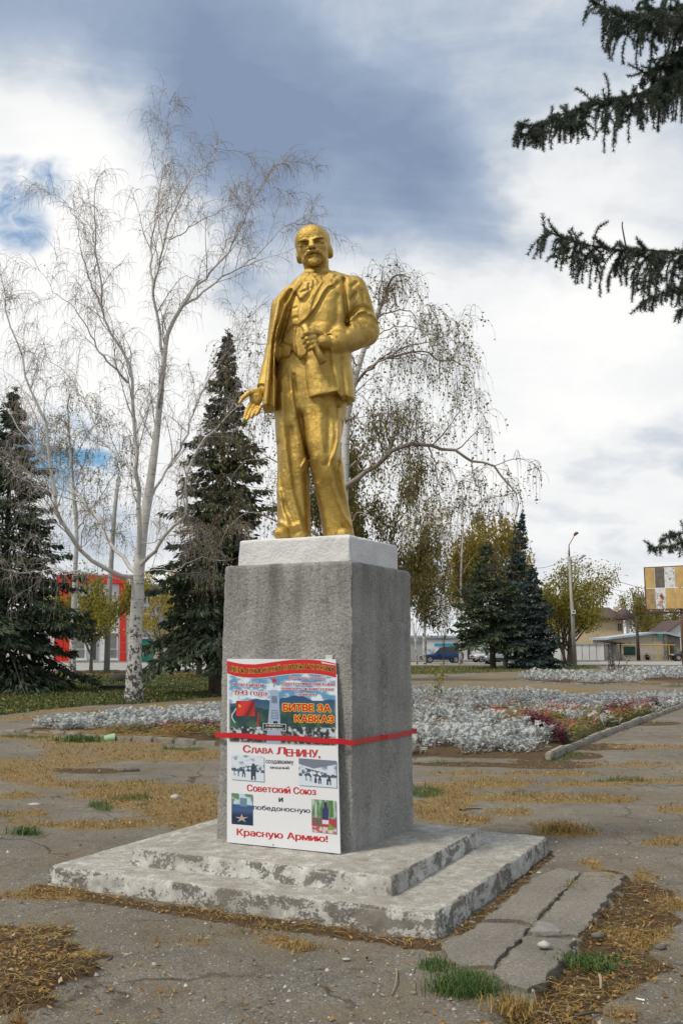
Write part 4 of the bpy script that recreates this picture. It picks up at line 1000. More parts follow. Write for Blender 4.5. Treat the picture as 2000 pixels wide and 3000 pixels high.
    X, Y = in_poly(40, [(330, 2146), (640, 2128), (640, 2146), (330, 2154)], 0, 0); scatter('maroon_foliage', [tuft(60 + i, 24, .22, .04) for i in range(4)], X, Y, rng.uniform(.5, .9, len(X)), M_MAROON)
build_beds()
# ---------------------------------------------------------------- trees
def mat_birch():
    m = Mat('birch_bark'); p = m.pos()
    w = m.ramp(m.noise(3, 5), [(.3, (.46, .44, .41)), (.7, (.66, .64, .60))])
    lent = m.ramp(m.noise(1, 5, .6, m.mapping(p, (3.2, 3.2, 17))), [(.60, 0.0), (.66, 1.0)])
    c = m.mix(lent, w, (.07, .06, .05))
    z = m.sepz(p, 2)
    rough_zone = m.ramp(m.math('ADD', m.math('MULTIPLY', z, .055), m.math('MULTIPLY', m.noise(2.6, 7, .72, m.mapping(p, (3.2, 3.2, 2.6))), 1.3)), [(.66, 1.0), (.71, 0.0)])
    c = m.mix(rough_zone, c, m.ramp(m.noise(14, 5), [(.3, (.03, .025, .022)), (.75, (.12, .105, .09))]))
    m.color(c); m.rough(.85); m.bump(m.noise(22, 6, .7), .6, .03); return m.m
M_BIRCH = mat_birch()
M_TWIG = plain('birch_twig', (.33, .29, .26), .85, .3, 2); M_TWIG2 = plain('dark_twig', (.10, .08, .062), .9, .3, 2)
M_BARK = plain('rough_bark', (.085, .07, .055), .95, .45, 5, .8, 18); M_BARKG = plain('grey_bark', (.17, .145, .115), .95, .4, 5, .8, 18)
M_NEED = leafmat('spruce_needles', [(0, (.028, .045, .026)), (.5, (.068, .095, .055)), (.85, (.12, .15, .092)), (1, (.19, .21, .14))], .10, .7)
M_NEEDB = leafmat('blue_spruce_needles', [(0, (.022, .036, .032)), (.5, (.05, .076, .070)), (1, (.11, .15, .145))], .10, .7)
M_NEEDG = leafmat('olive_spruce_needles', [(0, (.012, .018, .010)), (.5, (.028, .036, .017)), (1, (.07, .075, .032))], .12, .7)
M_LBIR = leafmat('birch_leaf_olive', [(0, (.15, .13, .03)), (.5, (.25, .23, .06)), (.85, (.36, .29, .07)), (1, (.18, .11, .04))], .5)
M_LYEL = leafmat('yellow_leaf', [(0, (.26, .20, .03)), (.4, (.46, .34, .045)), (.75, (.30, .29, .06)), (1, (.60, .37, .04))], .5)
M_LYGR = leafmat('yellow_green_leaf', [(0, (.13, .16, .03)), (.5, (.26, .27, .05)), (.85, (.42, .34, .055)), (1, (.50, .26, .04))], .5)
M_LOLI = leafmat('dull_olive_leaf', [(0, (.07, .08, .022)), (.5, (.14, .145, .04)), (.85, (.25, .20, .05)), (1, (.19, .09, .03))], .45)

def spline(P, n):
    P = np.asarray(P, float)
    if len(P) < 3: return np.linspace(P[0], P[-1], n)
    Q = np.vstack([2 * P[0] - P[1], P, 2 * P[-1] - P[-2]]); L = np.r_[0, np.cumsum(np.linalg.norm(np.diff(P, axis=0), axis=1))]
    out = []
    for s in np.linspace(0, L[-1], n):
        i = min(np.searchsorted(L, s, 'right') - 1, len(P) - 2); t = (s - L[i]) / (L[i + 1] - L[i] + 1e-9); a, b, c, d = Q[i:i + 4]
        out.append(.5 * (2 * b + (c - a) * t + (2 * a - 5 * b + 4 * c - d) * t * t + (3 * b - 3 * c + d - a) * t ** 3))
    return np.array(out)
def unit(v): return v / (np.linalg.norm(v) + 1e-9)
def shoot(r, p, d, L, n=6, grav=.0, wob=.12, up=0.0):
    """a growing shoot: direction wanders, is pulled up first or down towards the tip"""
    pts = [p]; s = L / (n - 1)
    for i in range(n - 1):
        d = unit(d + r.normal(0, wob, 3) + np.array([0, 0, up * (1 - i / n) - grav * (i + .6) / n])); pts.append(pts[-1] + d * s)
    return np.array(pts)
def leaf_quads(r, P, size, hang=.5):
    n = len(P); s = r.uniform(.65, 1.3, n) * size
    d = r.normal(0, 1, (n, 3)); d[:, 2] -= hang * 1.6; d /= np.linalg.norm(d, axis=1, keepdims=True)
    e = np.cross(d, r.normal(0, 1, (n, 3))); e /= np.linalg.norm(e, axis=1, keepdims=True) + 1e-9
    V = np.stack([P, P + d * (s * .45)[:, None] + e * (s * .36)[:, None], P + d * s[:, None], P + d * (s * .45)[:, None] - e * (s * .36)[:, None]], 1)
    return V.reshape(-1, 3), np.arange(n)[:, None] * 4 + np.arange(4)[None]

M_LIMB = plain('weathered_birch_limb', (.27, .235, .205), .9, .35, 3, .5, 20)
def birch(name, label, base, Yb, trunk, limbs, seed, rt=.22, nsec=9, nter=8, ntw=4, leaf=None, leaf_n=0, leaf_s=.05, droop=1.0, twlen=.7, ter_scale=1.0, group=None, twig=None, minr=.0045, lim_taper=.16, limb_mat=None):
    r = np.random.default_rng(seed)
    root = empty(name, base); tag(root, label, 'tree', group)
    T = spline([base - np.array([0, 0, .1])] + [at(u, v, Yb + dy) for u, v, dy in trunk], 26)
    s = np.linspace(0, 1, len(T)); R = rt * (1 - .78 * s) * (1 + .35 * np.exp(-s * 22))
    V, F = tube_vf(T, R, 12); V += (fbm(V, 5, 3, seed) * .02)[:, None] * unit_rows(V - np.repeat(T, 12, 0)); rel(fast_mesh('trunk', V, F, M_BIRCH, None, True), root)
    tw, leaves = [], []; src = [(T[14:], R[14:])]
    for px, r0 in limbs:
        P = spline([at(u, v, Yb + dy) for u, v, dy in px], 22); P[1:-1] += r.normal(0, .03, (20, 3)); RR = r0 * (1 - (1 - lim_taper) * np.linspace(0, 1, 22) ** .8)
        V, F = tube_vf(P, RR, 8); rel(fast_mesh('limb', V, F, limb_mat or M_BIRCH, None, True), root); src.append((P, RR))
    sec = []
    for P, RR in src:
        L = np.linalg.norm(np.diff(P, axis=0), axis=1).sum(); n = max(3, int(nsec * L / 7))
        for i in range(n):
            t = .18 + .82 * (i + r.uniform(0, 1)) / n; k = min(int(t * (len(P) - 1)), len(P) - 2); d0 = unit(P[k + 1] - P[k])
            d = unit(d0 * r.uniform(.4, 1) + unit(np.cross(d0, r.normal(0, 1, 3))) * r.uniform(.5, 1.0) + np.array([0, 0, .25]))
            l = r.uniform(.9, 2.4) * (1.15 - .55 * t) * ter_scale; q = shoot(r, P[k], d, l, 8, .32 * droop, .13, .25); r0 = max(minr * 1.6, min(RR[k] * .5, .022)); sec.append(q)
            tw.append((q, r0 * (1 - .75 * np.linspace(0, 1, 8))))
        q = shoot(r, P[-1], unit(P[-1] - P[-2]), 1.1 * ter_scale, 7, .55 * droop, .1); sec.append(q); tw.append((q, RR[-1] * (1 - .7 * np.linspace(0, 1, 7))))
    ter = []
    for q in sec:
        for i in range(nter):
            t = r.uniform(.15, 1); k = min(int(t * (len(q) - 1)), len(q) - 2); d0 = unit(q[k + 1] - q[k]); d = unit(d0 * .8 + unit(np.cross(d0, r.normal(0, 1, 3))) * .8)
            p = shoot(r, q[k] + (q[k + 1] - q[k]) * r.uniform(0, 1), d, r.uniform(.35, 1.0) * ter_scale, 6, .8 * droop, .14, .1); ter.append(p); tw.append((p, minr * 1.5 * (1 - .5 * np.linspace(0, 1, 6))))
    for q in ter:
        for i in range(ntw):
            k = r.integers(0, len(q) - 1); d = unit(q[k + 1] - q[k] + r.normal(0, .55, 3)); L = r.uniform(.35, 1.2) * twlen
            p = shoot(r, q[k], d, L, 6, 2.2 * droop, .10); tw.append((p, minr * (1 - .45 * np.linspace(0, 1, 6))))
            if leaf_n:
                m = r.poisson(leaf_n * L / twlen)
                if m: tt = r.uniform(.25, 1, m) * 4.999; ii = tt.astype(int); leaves.append(p[ii] + (p[ii + 1] - p[ii]) * (tt - ii)[:, None])
    V, F = tubes(tw, 3); o = fast_mesh('twigs', V, F, twig or M_TWIG); o['kind'] = 'stuff'; rel(o, root)
    if leaves:
        V, F = leaf_quads(r, np.concatenate(leaves), leaf_s); o = fast_mesh('crown', V, F, leaf); o['kind'] = 'stuff'; rel(o, root)
    return root
def unit_rows(v): return v / (np.linalg.norm(v, axis=1, keepdims=True) + 1e-9)

def spruce(name, label, base, H, Rmax, zs, seed, mat, spray=(.3, .07), dens=1.0, power=.85, group=None, droop=.5, lean=0.0, trunk_r=.18, gaps=.15, step=.36):
    r = np.random.default_rng(seed); root = empty(name, base); tag(root, label, 'tree', group)
    top = base + np.array([lean, 0, H]); T = np.linspace(base - np.array([0, 0, .1]), top, 14); V, F = tube_vf(T, trunk_r * (1 - .96 * np.linspace(0, 1, 14)), 8)
    rel(fast_mesh('trunk', V, F, M_BARK, None, True), root)
    br, PP, DD, LL = [], [], [], []
    z = zs
    while z < H - .15:
        f = (z - zs * .6) / (H - zs * .6); Rz = Rmax * max(0, 1 - f) ** power + .03
        n = 5 + int(3 * Rz / Rmax + r.uniform(0, 1.5)); a0 = r.uniform(0, 6.28); tw = 1 + .18 * r.normal()
        for i in range(n):
            if r.uniform() < gaps * .5: continue
            a = a0 + i * 6.283 / n + r.normal(0, .25); L = Rz * r.uniform(.68, 1.12) * tw
            o = base + (top - base) * (z + r.normal(0, .08)) / H; dv = np.array([math.cos(a), math.sin(a), 0.0]); m = 9; t = np.linspace(0, 1, m)
            rise = .42 * (f - .35); pts = o + dv * (L * t)[:, None]; pts[:, 2] += L * (rise * t - droop * (t ** 1.6) * (1 - f * .7) * .55 + .16 * t ** 5)
            br.append((pts, .004 + .02 * L / 3 * (1 - .85 * t)))
            k = int((16 + 34 * L / 2.2) * dens); tt = r.uniform(.08, 1, k) ** .75; fi = tt * (m - 1.001); ii = fi.astype(int); c = pts[ii] + (pts[ii + 1] - pts[ii]) * (fi - ii)[:, None]
            sd = np.array([-dv[1], dv[0], 0]); side = r.normal(0, 1, k); spread = .30 * L * (1 - .75 * tt) ** .8 + .06
            off = side * spread * .6; c = c + sd * off[:, None]; c[:, 2] -= np.abs(off) * .35 + r.uniform(0, .10, k)
            d = dv[None] * r.uniform(.2, 1, k)[:, None] + sd[None] * (side * .8)[:, None]; d[:, 2] += r.normal(-.55 * droop - .15, .4, k); PP.append(c); DD.append(unit_rows(d)); LL.append(r.uniform(.55, 1.25, k) * (.4 + .6 * (1 - f)))
        z += step * r.uniform(.7, 1.25) * (1 - .4 * f)
    k = 60; tt = r.uniform(.88, 1, k); PP.append(base + (top - base) * tt[:, None]); d = r.normal(0, 1, (k, 3)); d[:, 2] = np.abs(d[:, 2]) * .7 + .4; DD.append(unit_rows(d)); LL.append(r.uniform(.3, .6, k))
    P, D, L = np.concatenate(PP), np.concatenate(DD), np.concatenate(LL); n = len(P)
    l, w = spray; s = unit_rows(np.cross(D, r.normal(0, 1, (n, 3)))); a = D * (L * l)[:, None]; b = s * (L * w)[:, None]; e = np.cross(s, D) * (L * w)[:, None]
    q1 = np.stack([P, P + a * .4 + b, P + a, P + a * .4 - b], 1); q2 = np.stack([P + a * .05, P + a * .45 + e, P + a * .95, P + a * .45 - e], 1)
    V = np.concatenate([q1, q2], 1).reshape(-1, 3); F = np.arange(2 * n)[:, None] * 4 + np.arange(4)[None]
    o = fast_mesh('crown', V, F, mat); o['kind'] = 'stuff'; rel(o, root)
    V, F = tubes(br, 4); o = fast_mesh('branches', V, F, M_BARK); o['kind'] = 'stuff'; rel(o, root)
    return root

def broadleaf(name, label, base, H, W, seed, leafm, bark, fork=.28, n0=5, leaf_s=.1, leaf_n=5000, rt=.13, spread=1.0, zlow=.3, group=None, trunk_mat=None, upright=.4, stems=1, shape=(1, 1)):
    r = np.random.default_rng(seed); root = empty(name, base); tag(root, label, 'tree', group)
    segs, tips = [], []
    for sidx in range(stems):
        ph = r.uniform(0, 6.28); d = unit(np.array([math.cos(ph) * (.16 if stems == 1 else .45), math.sin(ph) * .2, 1.6]))
        tr = shoot(r, base + np.array([.12 * sidx - .06 * (stems - 1), 0, -.08]), d, H * fork, 7, 0, .05, .15); o = fast_mesh('trunk', *tube_vf(tr, rt * (1 - .35 * np.linspace(0, 1, 7)) * (1 + .35 * np.exp(-np.linspace(0, 1, 7) * 6)), 9), trunk_mat or bark, None, True); rel(o, root)
        lvl = []
        for i in range(n0 + 1):
            a = i * 6.283 / n0 + r.uniform(0, .8); e = r.uniform(.35, 1.0) if i < n0 else 1.5
            d = np.array([math.cos(a) * math.cos(e) * spread, math.sin(a) * math.cos(e) * spread, math.sin(e) + upright * .4]); p = tr[-1 - (i % 3)] if i < n0 else tr[-1]
            lvl.append((p, unit(d), H * (1 - fork) * r.uniform(.55, .8) * (1.1 if i == n0 else 1), rt * .55, 0))
        while lvl:
            p, d, L, rr, lev = lvl.pop(); q = shoot(r, p, d, L, 8, .12, .12, upright * .35); segs.append((q, np.maximum(rr * (1 - .7 * np.linspace(0, 1, 8)), .004)))
            if lev >= 2: tips.append(q)
            if lev < 3:
                for i in range(5 if lev < 2 else 4):
                    k = r.integers(2, 8); dd = unit(unit(q[min(k, 7)] - q[min(k, 7) - 1]) + unit(r.normal(0, 1, 3)) * .85); lvl.append((q[min(k, 7)], dd, L * r.uniform(.35, .6), rr * .42, lev + 1))
    big = [s for s in segs if s[1][0] > .02]; small = [s for s in segs if s[1][0] <= .02]
    o = fast_mesh('branches', *tubes(big or segs[:1], 6), bark, None, True); o['kind'] = 'stuff'; rel(o, root)
    if small: o = fast_mesh('twigs', *tubes(small, 3), bark); o['kind'] = 'stuff'; rel(o, root)
    A = np.concatenate([q[1:] for q in tips]); c = A[r.integers(0, len(A), leaf_n)] + r.normal(0, leaf_s * 1.4, (leaf_n, 3))
    o = fast_mesh('crown', *leaf_quads(r, c, leaf_s, .35), leafm); o['kind'] = 'stuff'; rel(o, root)
    # fit the drawn width and height of the crown
    V = np.concatenate([A - base]); sx = W / 2 / np.percentile(np.abs(V[:, 0]), 97); sz = (H - 0) / np.percentile(V[:, 2], 99.5); root.scale = (sx, sx, sz)
    return root

def build_trees():
    # --- large bare birch
    b = gp(393, 2056); Yb = b[1]
    TR = [(393, 1980, 0), (396, 1880, 0), (402, 1780, 0), (405, 1700, 0), (418, 1560, .2), (440, 1420, .4), (459, 1276, .5), (479, 1075, .5), (494, 972, .4), (534, 897, .2)]
    LB = [([(534, 897, .2), (574, 840, .1), (640, 770, 0), (683, 713, -.2), (720, 640, -.3), (752, 575, -.4), (790, 510, -.5), (815, 482, -.5), (850, 476, -.5)], .05),
          ([(525, 905, .2), (600, 850, .8), (690, 790, 1.2), (760, 740, 1.5), (830, 665, 1.6), (880, 652, 1.7), (925, 660, 1.8)], .045),
          ([(479, 1046, .5), (455, 900, .3), (448, 845, .2), (470, 760, .1), (482, 702, 0), (512, 620, -.2), (540, 558, -.4), (580, 500, -.4), (640, 450, -.4), (670, 440, -.3)], .055),
          ([(448, 850, .2), (442, 760, .5), (455, 640, .7), (476, 518, .9), (483, 440, 1.0), (490, 380, 1.0), (514, 330, 1.1)], .04),
          ([(482, 702, 0), (520, 690, -.8), (600, 640, -1.2), (680, 600, -1.4), (760, 560, -1.5)], .028),
          ([(410, 1640, 0), (408, 1500, -.3), (402, 1390, -.5), (396, 1250, -.6), (390, 1161, -.7), (376, 1063, -.8), (339, 1000, -.9), (304, 920, -1), (299, 845, -1.0), (285, 760, -1.1), (276, 700, -1.1), (277, 587, -1.2)], .085),
          ([(376, 1121, -.7), (330, 1070, -1.2), (293, 1035, -1.5), (250, 950, -1.8), (215, 900, -2), (161, 862, -2.2), (140, 820, -2.2)], .04),
          ([(304, 920, -1), (270, 830, -1.6), (240, 740, -1.9), (225, 660, -2), (205, 600, -2.1), (185, 585, -2.2)], .03),
          ([(390, 1690, 0), (344, 1680, -.5), (270, 1640, -1), (225, 1600, -1.4), (184, 1540, -1.8), (160, 1470, -2.0), (132, 1241, -2.4), (80, 1115, -2.6), (57, 1017, -2.7), (23, 931, -2.8), (6, 817, -2.8)], .075),
          ([(400, 1680, 0), (345, 1620, .6), (312, 1576, .9), (285, 1520, 1.2), (259, 1482, 1.4), (218, 1437, 1.6), (150, 1370, 1.9), (60, 1260, 2.1), (-20, 1140, 2.3)], .07),
          ([(410, 1660, 0), (440, 1625, -.5), (464, 1603, -.8), (510, 1545, -1.1), (545, 1500, -1.3), (545, 1420, -1.4), (570, 1330, -1.5), (603, 1287, -1.6), (677, 1207, -1.8), (746, 1150, -1.9)], .065),
          ([(430, 1480, .3), (480, 1390, .9), (540, 1290, 1.2), (570, 1200, 1.4), (610, 1120, 1.5), (660, 1040, 1.7), (735, 930, 1.9)], .05),
          ([(395, 1700, 0), (330, 1690, -.6), (223, 1676, -1), (150, 1668, -1.3), (67, 1676, -1.5), (-20, 1660, -1.5)], .028),
          ([(405, 1690, 0), (450, 1668, -.5), (509, 1674, -.8), (545, 1652, -.9), (580, 1638, -1), (683, 1638, -1.2)], .028),
          ([(405, 1600, 0), (470, 1580, -.9), (560, 1560, -1.4), (600, 1590, -1.5), (640, 1560, -1.6)], .02),
          ([(402, 1390, -.5), (350, 1340, .3), (300, 1290, .6), (250, 1180, .9), (180, 1080, 1.1), (110, 1040, 1.2)], .04),
          ([(258, 1482, 1.4), (150, 1440, 1.6), (60, 1400, 1.8), (-20, 1320, 1.9)], .03)]
    birch('birch_tree', 'tall bare birch with white trunk and spreading leafless branches on the lawn edge', b, Yb, TR, LB, 3, .235, 13, 9, 4, M_LBIR, .10, .05, .85, .62, 1.0, minr=.0042)
    # --- leafy weeping birch behind the statue
    Y2 = 26.0; b2 = np.array([at(1000, 1900, Y2)[0], Y2, 0])
    TR = [(1000, 1800, 0), (1004, 1600, 0), (1008, 1420, 0), (1017, 1213, .1), (1040, 1110, .2), (1070, 1010, .2), (1100, 930, .2), (1128, 860, .2)]
    LB = [([(1006, 1430, 0), (1077, 1382, -.5), (1134, 1332, -.8), (1184, 1309, -1.0), (1218, 1301, -1.1), (1260, 1311, -1.2), (1344, 1328, -1.3), (1383, 1347, -1.3), (1440, 1363, -1.4), (1478, 1401, -1.4), (1505, 1451, -1.5), (1511, 1510, -1.5)], .085),
          ([(1134, 1332, -.8), (1150, 1290, -.8), (1170, 1255, -.8), (1191, 1232, -.8)], .06),
          ([(1188, 1310, -1.0), (1200, 1260, -1.2), (1215, 1230, -1.3), (1250, 1270, -1.5), (1264, 1310, -1.6)], .02),
          ([(1255, 1310, -1.2), (1275, 1370, -1.4), (1290, 1430, -1.5), (1292, 1530, -1.5)], .026), ([(1380, 1345, -1.3), (1390, 1400, -1.5), (1412, 1470, -1.5), (1420, 1540, -1.5)], .02), ([(1200, 1303, -1.0), (1204, 1370, -1.2), (1205, 1430, -1.2), (1190, 1480, -1.2)], .02),
          ([(1020, 1200, .1), (1034, 1133, .3), (1096, 1068, .6), (1161, 1041, .8), (1245, 1033, 1.0), (1306, 1060, 1.1), (1367, 1068, 1.2), (1387, 1118, 1.2)], .06),
          ([(1060, 1100, .2), (1110, 1060, -.5), (1190, 1020, -.8), (1260, 1000, -1), (1310, 1030, -1.1), (1335, 1080, -1.1)], .04),
          ([(1090, 950, .2), (1122, 919, 0), (1191, 911, -.2), (1225, 950, -.3), (1260, 1000, -.4)], .03), ([(1100, 930, .2), (1130, 880, .1), (1142, 846, .1)], .03),
          ([(1050, 1060, .2), (1090, 1000, .8), (1140, 960, 1.2), (1210, 960, 1.4), (1260, 975, 1.5), (1330, 1000, 1.6)], .03),
          ([(1010, 1230, .1), (1050, 1225, -.6), (1090, 1270, -.9), (1120, 1300, -1.1), (1150, 1345, -1.1)], .03),
          ([(1008, 1420, 0), (950, 1340, -.2), (880, 1270, -.4), (800, 1200, -.6), (740, 1190, -.7), (690, 1240, -.7)], .05),
          ([(1008, 1500, 0), (930, 1430, .6), (850, 1380, .9), (780, 1340, 1.2), (710, 1360, 1.3), (660, 1420, 1.4)], .05),
          ([(1006, 1620, 0), (920, 1560, -.6), (830, 1530, -.9), (740, 1500, -1.1), (680, 1530, -1.2), (640, 1600, -1.2)], .045),
          ([(1015, 1230, .1), (960, 1150, .5), (880, 1080, .8), (800, 1020, .9), (740, 1000, 1.0), (690, 1040, 1.0)], .045),
          ([(1010, 1380, 0), (1060, 1330, .9), (1120, 1260, 1.4), (1180, 1230, 1.7)], .035), ([(1005, 1560, 0), (1060, 1500, -.5), (1110, 1540, -.9), (1160, 1620, -1.0)], .03)]
    birch('birch_tree', 'weeping birch with sparse olive leaves and arching limbs behind the statue', b2, Y2, TR, LB, 8, .20, 10, 7, 4, M_LBIR, 3.4, .070, 1.25, 1.0, .85, twig=M_TWIG2, minr=.004, limb_mat=M_LIMB)
    # --- leafy birch at the left, behind the bare one
    Y3 = 47.0; b3 = np.array([at(215, 1900, Y3)[0], Y3, 0])
    TR = [(215, 1850, 0), (220, 1700, 0), (225, 1560, 0), (215, 1420, 0), (205, 1300, 0), (200, 1200, 0)]
    LB = [([(222, 1600, 0), (160, 1500, -1), (100, 1420, -1.5), (40, 1380, -2), (-10, 1420, -2)], .05), ([(222, 1560, 0), (290, 1460, .8), (340, 1390, 1), (380, 1420, 1)], .05), ([(215, 1420, 0), (150, 1330, 1), (80, 1250, 1.5), (20, 1240, 2)], .04), ([(210, 1360, 0), (260, 1270, -1), (310, 1230, -1.4), (345, 1260, -1.5)], .04), ([(222, 1620, 0), (280, 1570, -1), (330, 1560, -1.5)], .03), ([(222, 1640, 0), (150, 1590, 1), (90, 1600, 1.5)], .03)]
    birch('birch_tree', 'slender birch with thin yellow leaves behind the bare birch', b3, Y3, TR, LB, 12, .17, 12, 7, 3, M_LYGR, 4.5, .085, 1.1, .9, 1.25, twig=M_TWIG2, minr=.006)
    # --- spruces on the left lawn
    spruce('spruce_tree', 'tall dark spruce with bare lower trunk between birch and pedestal', gp(628, 2036), 12.9, 3.0, 2.2, 5, M_NEED, (.34, .052), 3.0, 1.0, droop=1.05, lean=.25, trunk_r=.22)
    spruce('spruce_tree', 'broad dark spruce whose drooping boughs reach the lawn beside red shop', gp(0, 2027), 11.4, 3.9, .45, 6, M_NEED, (.34, .052), 2.9, .95, droop=1.0, trunk_r=.2)
    # a second trunk in the shade of the tall spruce
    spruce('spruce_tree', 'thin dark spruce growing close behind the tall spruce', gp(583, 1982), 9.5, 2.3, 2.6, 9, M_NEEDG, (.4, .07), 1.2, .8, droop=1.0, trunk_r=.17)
    # --- right cluster
    G = 'spruces standing together across the square'
    spruce('spruce_tree', 'tallest narrow spruce in the group near the street lamp', gp(1478, 1953), 13.2, 3.2, 2.2, 15, M_NEEDB, (.5, .08), 1.1, 1.05, droop=.7, trunk_r=.22, lean=1.85)
    spruce('spruce_tree', 'wide bushy spruce on a bare trunk before parked white cars', gp(1444, 1958), 9.8, 3.7, 2.5, 16, M_NEED, (.5, .085), 1.4, .75, droop=.55, trunk_r=.25, lean=-.3)
    spruce('spruce_tree', 'dense blue green spruce with boughs down to the grass', gp(1565, 1959), 7.9, 2.25, .12, 17, M_NEEDB, (.42, .08), 1.7, .78, droop=.6, trunk_r=.16)
    # --- broadleaf trees
    broadleaf('street_tree', 'small round tree with yellow green leaves in front of red shop', gp(266, 1973), 6.1, 5.0, 21, M_LYGR, M_BARKG, .26, 5, .17, 10000, .14, 1.3)
    broadleaf('street_tree', 'yellowing tree with several stems behind the concrete lamp post', gp(1659, 1950), 9.3, 7.4, 22, M_LYGR, M_BARK, .22, 5, .21, 14000, .16, 1.0, stems=3)
    broadleaf('street_tree', 'orange leaved tree beside the green kiosk', gp(470, 1952), 8.2, 6.5, 23, M_LYEL, M_BARK, .25, 5, .2, 6000, .14, 1.1)
    broadleaf('leafy_tree', 'dense olive tree rising behind the statue legs', gp(1075, 1996), 12.2, 6.6, 24, M_LOLI, M_BARK, .2, 6, .20, 24000, .2, 1.0)
    broadleaf('leafy_tree', 'golden leaved tree showing above the bushy spruce', gp(1425, 1945), 14.6, 7.5, 25, M_LYEL, M_BARK, .3, 5, .34, 14000, .2, .8)
    broadleaf('leafy_tree', 'olive and gold tree beside the pedestal before the blue car', gp(1222, 1947), 12.6, 6.2, 26, M_LOLI, M_BIRCH, .25, 5, .33, 12000, .14, .8)
    broadleaf('thin_tree', 'thin tree with dark stem and sparse yellow leaves before the blue car', gp(1299, 1947), 9.0, 3.6, 27, M_LYGR, M_BARK, .3, 4, .18, 3000, .11, .6)
    # thin white birches beyond the lawn
    for (u, v, top, sd, lab) in ((1243, 1947, 1500, 31, 'thin white birch with drooping gold twigs right beside the pedestal'), (1349, 1947, 1450, 32, 'thin white birch with bare crown left of the bushy spruce')):
        b = gp(u, v); Y = b[1]; k = 1 if sd == 31 else 0
        TR = [(u - 1, v - 70, 0), (u + 2, v - 160, 0), (u, (v + top) / 2, 0), (u + 6, top + 90, 0), (u + 4, top, 0)]
        LB = [([(u + 1, v - 150 - 55 * i, 0), (u + s * 28, v - 195 - 55 * i, s), (u + s * 50, v - 225 - 55 * i, s * 1.5), (u + s * 62, v - 215 - 50 * i, s * 2)], .035) for i, s in enumerate((1, -1, 1, -1, 1))]
        birch('birch_tree', lab, b, Y, TR, LB, sd, .17, 9, 6, 3, M_LYEL if k else M_LBIR, 4.5 if k else 1.6, .19, 1.1, 1.3, 1.7, twig=M_TWIG2, minr=.009)
    # far trees beyond the sheds
    for i, (u, Y, H, W, lab) in enumerate(((1870, 190, 12.5, 8, 'far pale birch rising behind the low brick shed'), (1965, 200, 12.0, 9, 'far birch behind the board on posts'), (1912, 260, 11.5, 9, 'farthest hazy birch between the two far birches'))):
        broadleaf('far_tree', lab, np.array([at(u, 1900, Y)[0], Y, 0]), H, W, 40 + i, M_LBIR, M_BARKG, .25, 5, .40, 4500, .2, .7)
build_trees()
# ---------------------------------------------------------------- buildings, cars and street furniture across the road
def BX(mb, u0, u1, v0, v1, Y, dep=.2, dy=0.0):
    """box whose front face covers a photo rectangle at depth Y"""
    a, b = at(u0, v1, Y + dy), at(u1, v0, Y + dy); return mb.box(a[0], b[0], Y + dy, Y + dy + dep, a[2], b[2])
def PX(name, u0, u1, v0, v1, Y, mat, root, dep=.2, dy=0.0, bevel=0):
    return rel(BX(MB(), u0, u1, v0, v1, Y, dep, dy).build(name, mat, None, bevel=bevel), root)
def sub(o, parent, root):
    o.parent = parent; o.matrix_parent_inverse = Matrix.Identity(4); return o
M_RED = plain('red_cladding', (.56, .022, .012), .45, .12, .8); M_WHITEP = plain('white_cladding', (.62, .63, .65), .5, .08, 1.0)
M_GREYP = plain('grey_blue_panel', (.34, .37, .41), .5, .12, .8); M_FRAME = plain('pale_frame', (.60, .62, .66), .4, .06)
M_GLASS = Mat('dark_glass').color((.035, .045, .05)).rough(.08).set(Metallic=0.0).m
M_GLASSG = plain('grey_blind_glass', (.17, .18, .17), .25, .2, 1.5)
M_TEAL = plain('teal_panel', (.012, .20, .15), .6, .25, 1.2); M_DKGREEN = plain('dark_green_panel', (.008, .045, .028), .6, .35, 2)
M_CONC = plain('pale_concrete_post', (.34, .335, .32), .9, .2, 2, .3, 20); M_RUST = plain('rusty_steel', (.14, .075, .045), .9, .45, 5, .3, 40)
M_DARK = plain('dark_metal', (.03, .03, .032), .5, .2); M_WALL = plain('whitewashed_wall', (.60, .60, .60), .9, .12, .6)
M_CREAM = plain('cream_wall', (.52, .41, .26), .9, .12, 1); M_BROOF = plain('brown_roof', (.075, .05, .045), .7, .25, 2); M_MROOF = plain('blue_grey_roof', (.33, .40, .46), .4, .25, 1.2)
M_YPIPE = plain('yellow_pipe', (.50, .32, .06), .6, .15); M_WOOD = plain('dark_pole_wood', (.06, .05, .045), .95, .35, 4, .5, 30)
def mat_block():
    m = Mat('pale_block_wall'); p = m.pos()
    b = m.N.new('ShaderNodeTexBrick'); b.inputs['Scale'].default_value = 1.0; b.inputs['Brick Width'].default_value = .4; b.inputs['Row Height'].default_value = .2; b.inputs['Mortar Size'].default_value = .012
    mp = m.N.new('ShaderNodeMapping'); mp.inputs['Rotation'].default_value = (math.pi / 2, 0, 0); m.L.new(p, mp.inputs['Vector']); m.L.new(mp.outputs[0], b.inputs['Vector'])
    b.inputs['Color1'].default_value = (.50, .45, .375, 1); b.inputs['Color2'].default_value = (.44, .395, .33, 1); b.inputs['Mortar'].default_value = (.30, .265, .22, 1)
    st = m.ramp(m.noise(1, 4, .6, m.mapping(p, (3.2, 1, .25))), [(.58, 0.0), (.7, .55)])
    m.color(m.mix(st, b.outputs['Color'], (.19, .155, .12))); m.rough(.95); return m.m
M_BLOCK = mat_block()
M_BLOCKD = plain('grey_block_wall', (.22, .205, .18), .95, .25, 2)

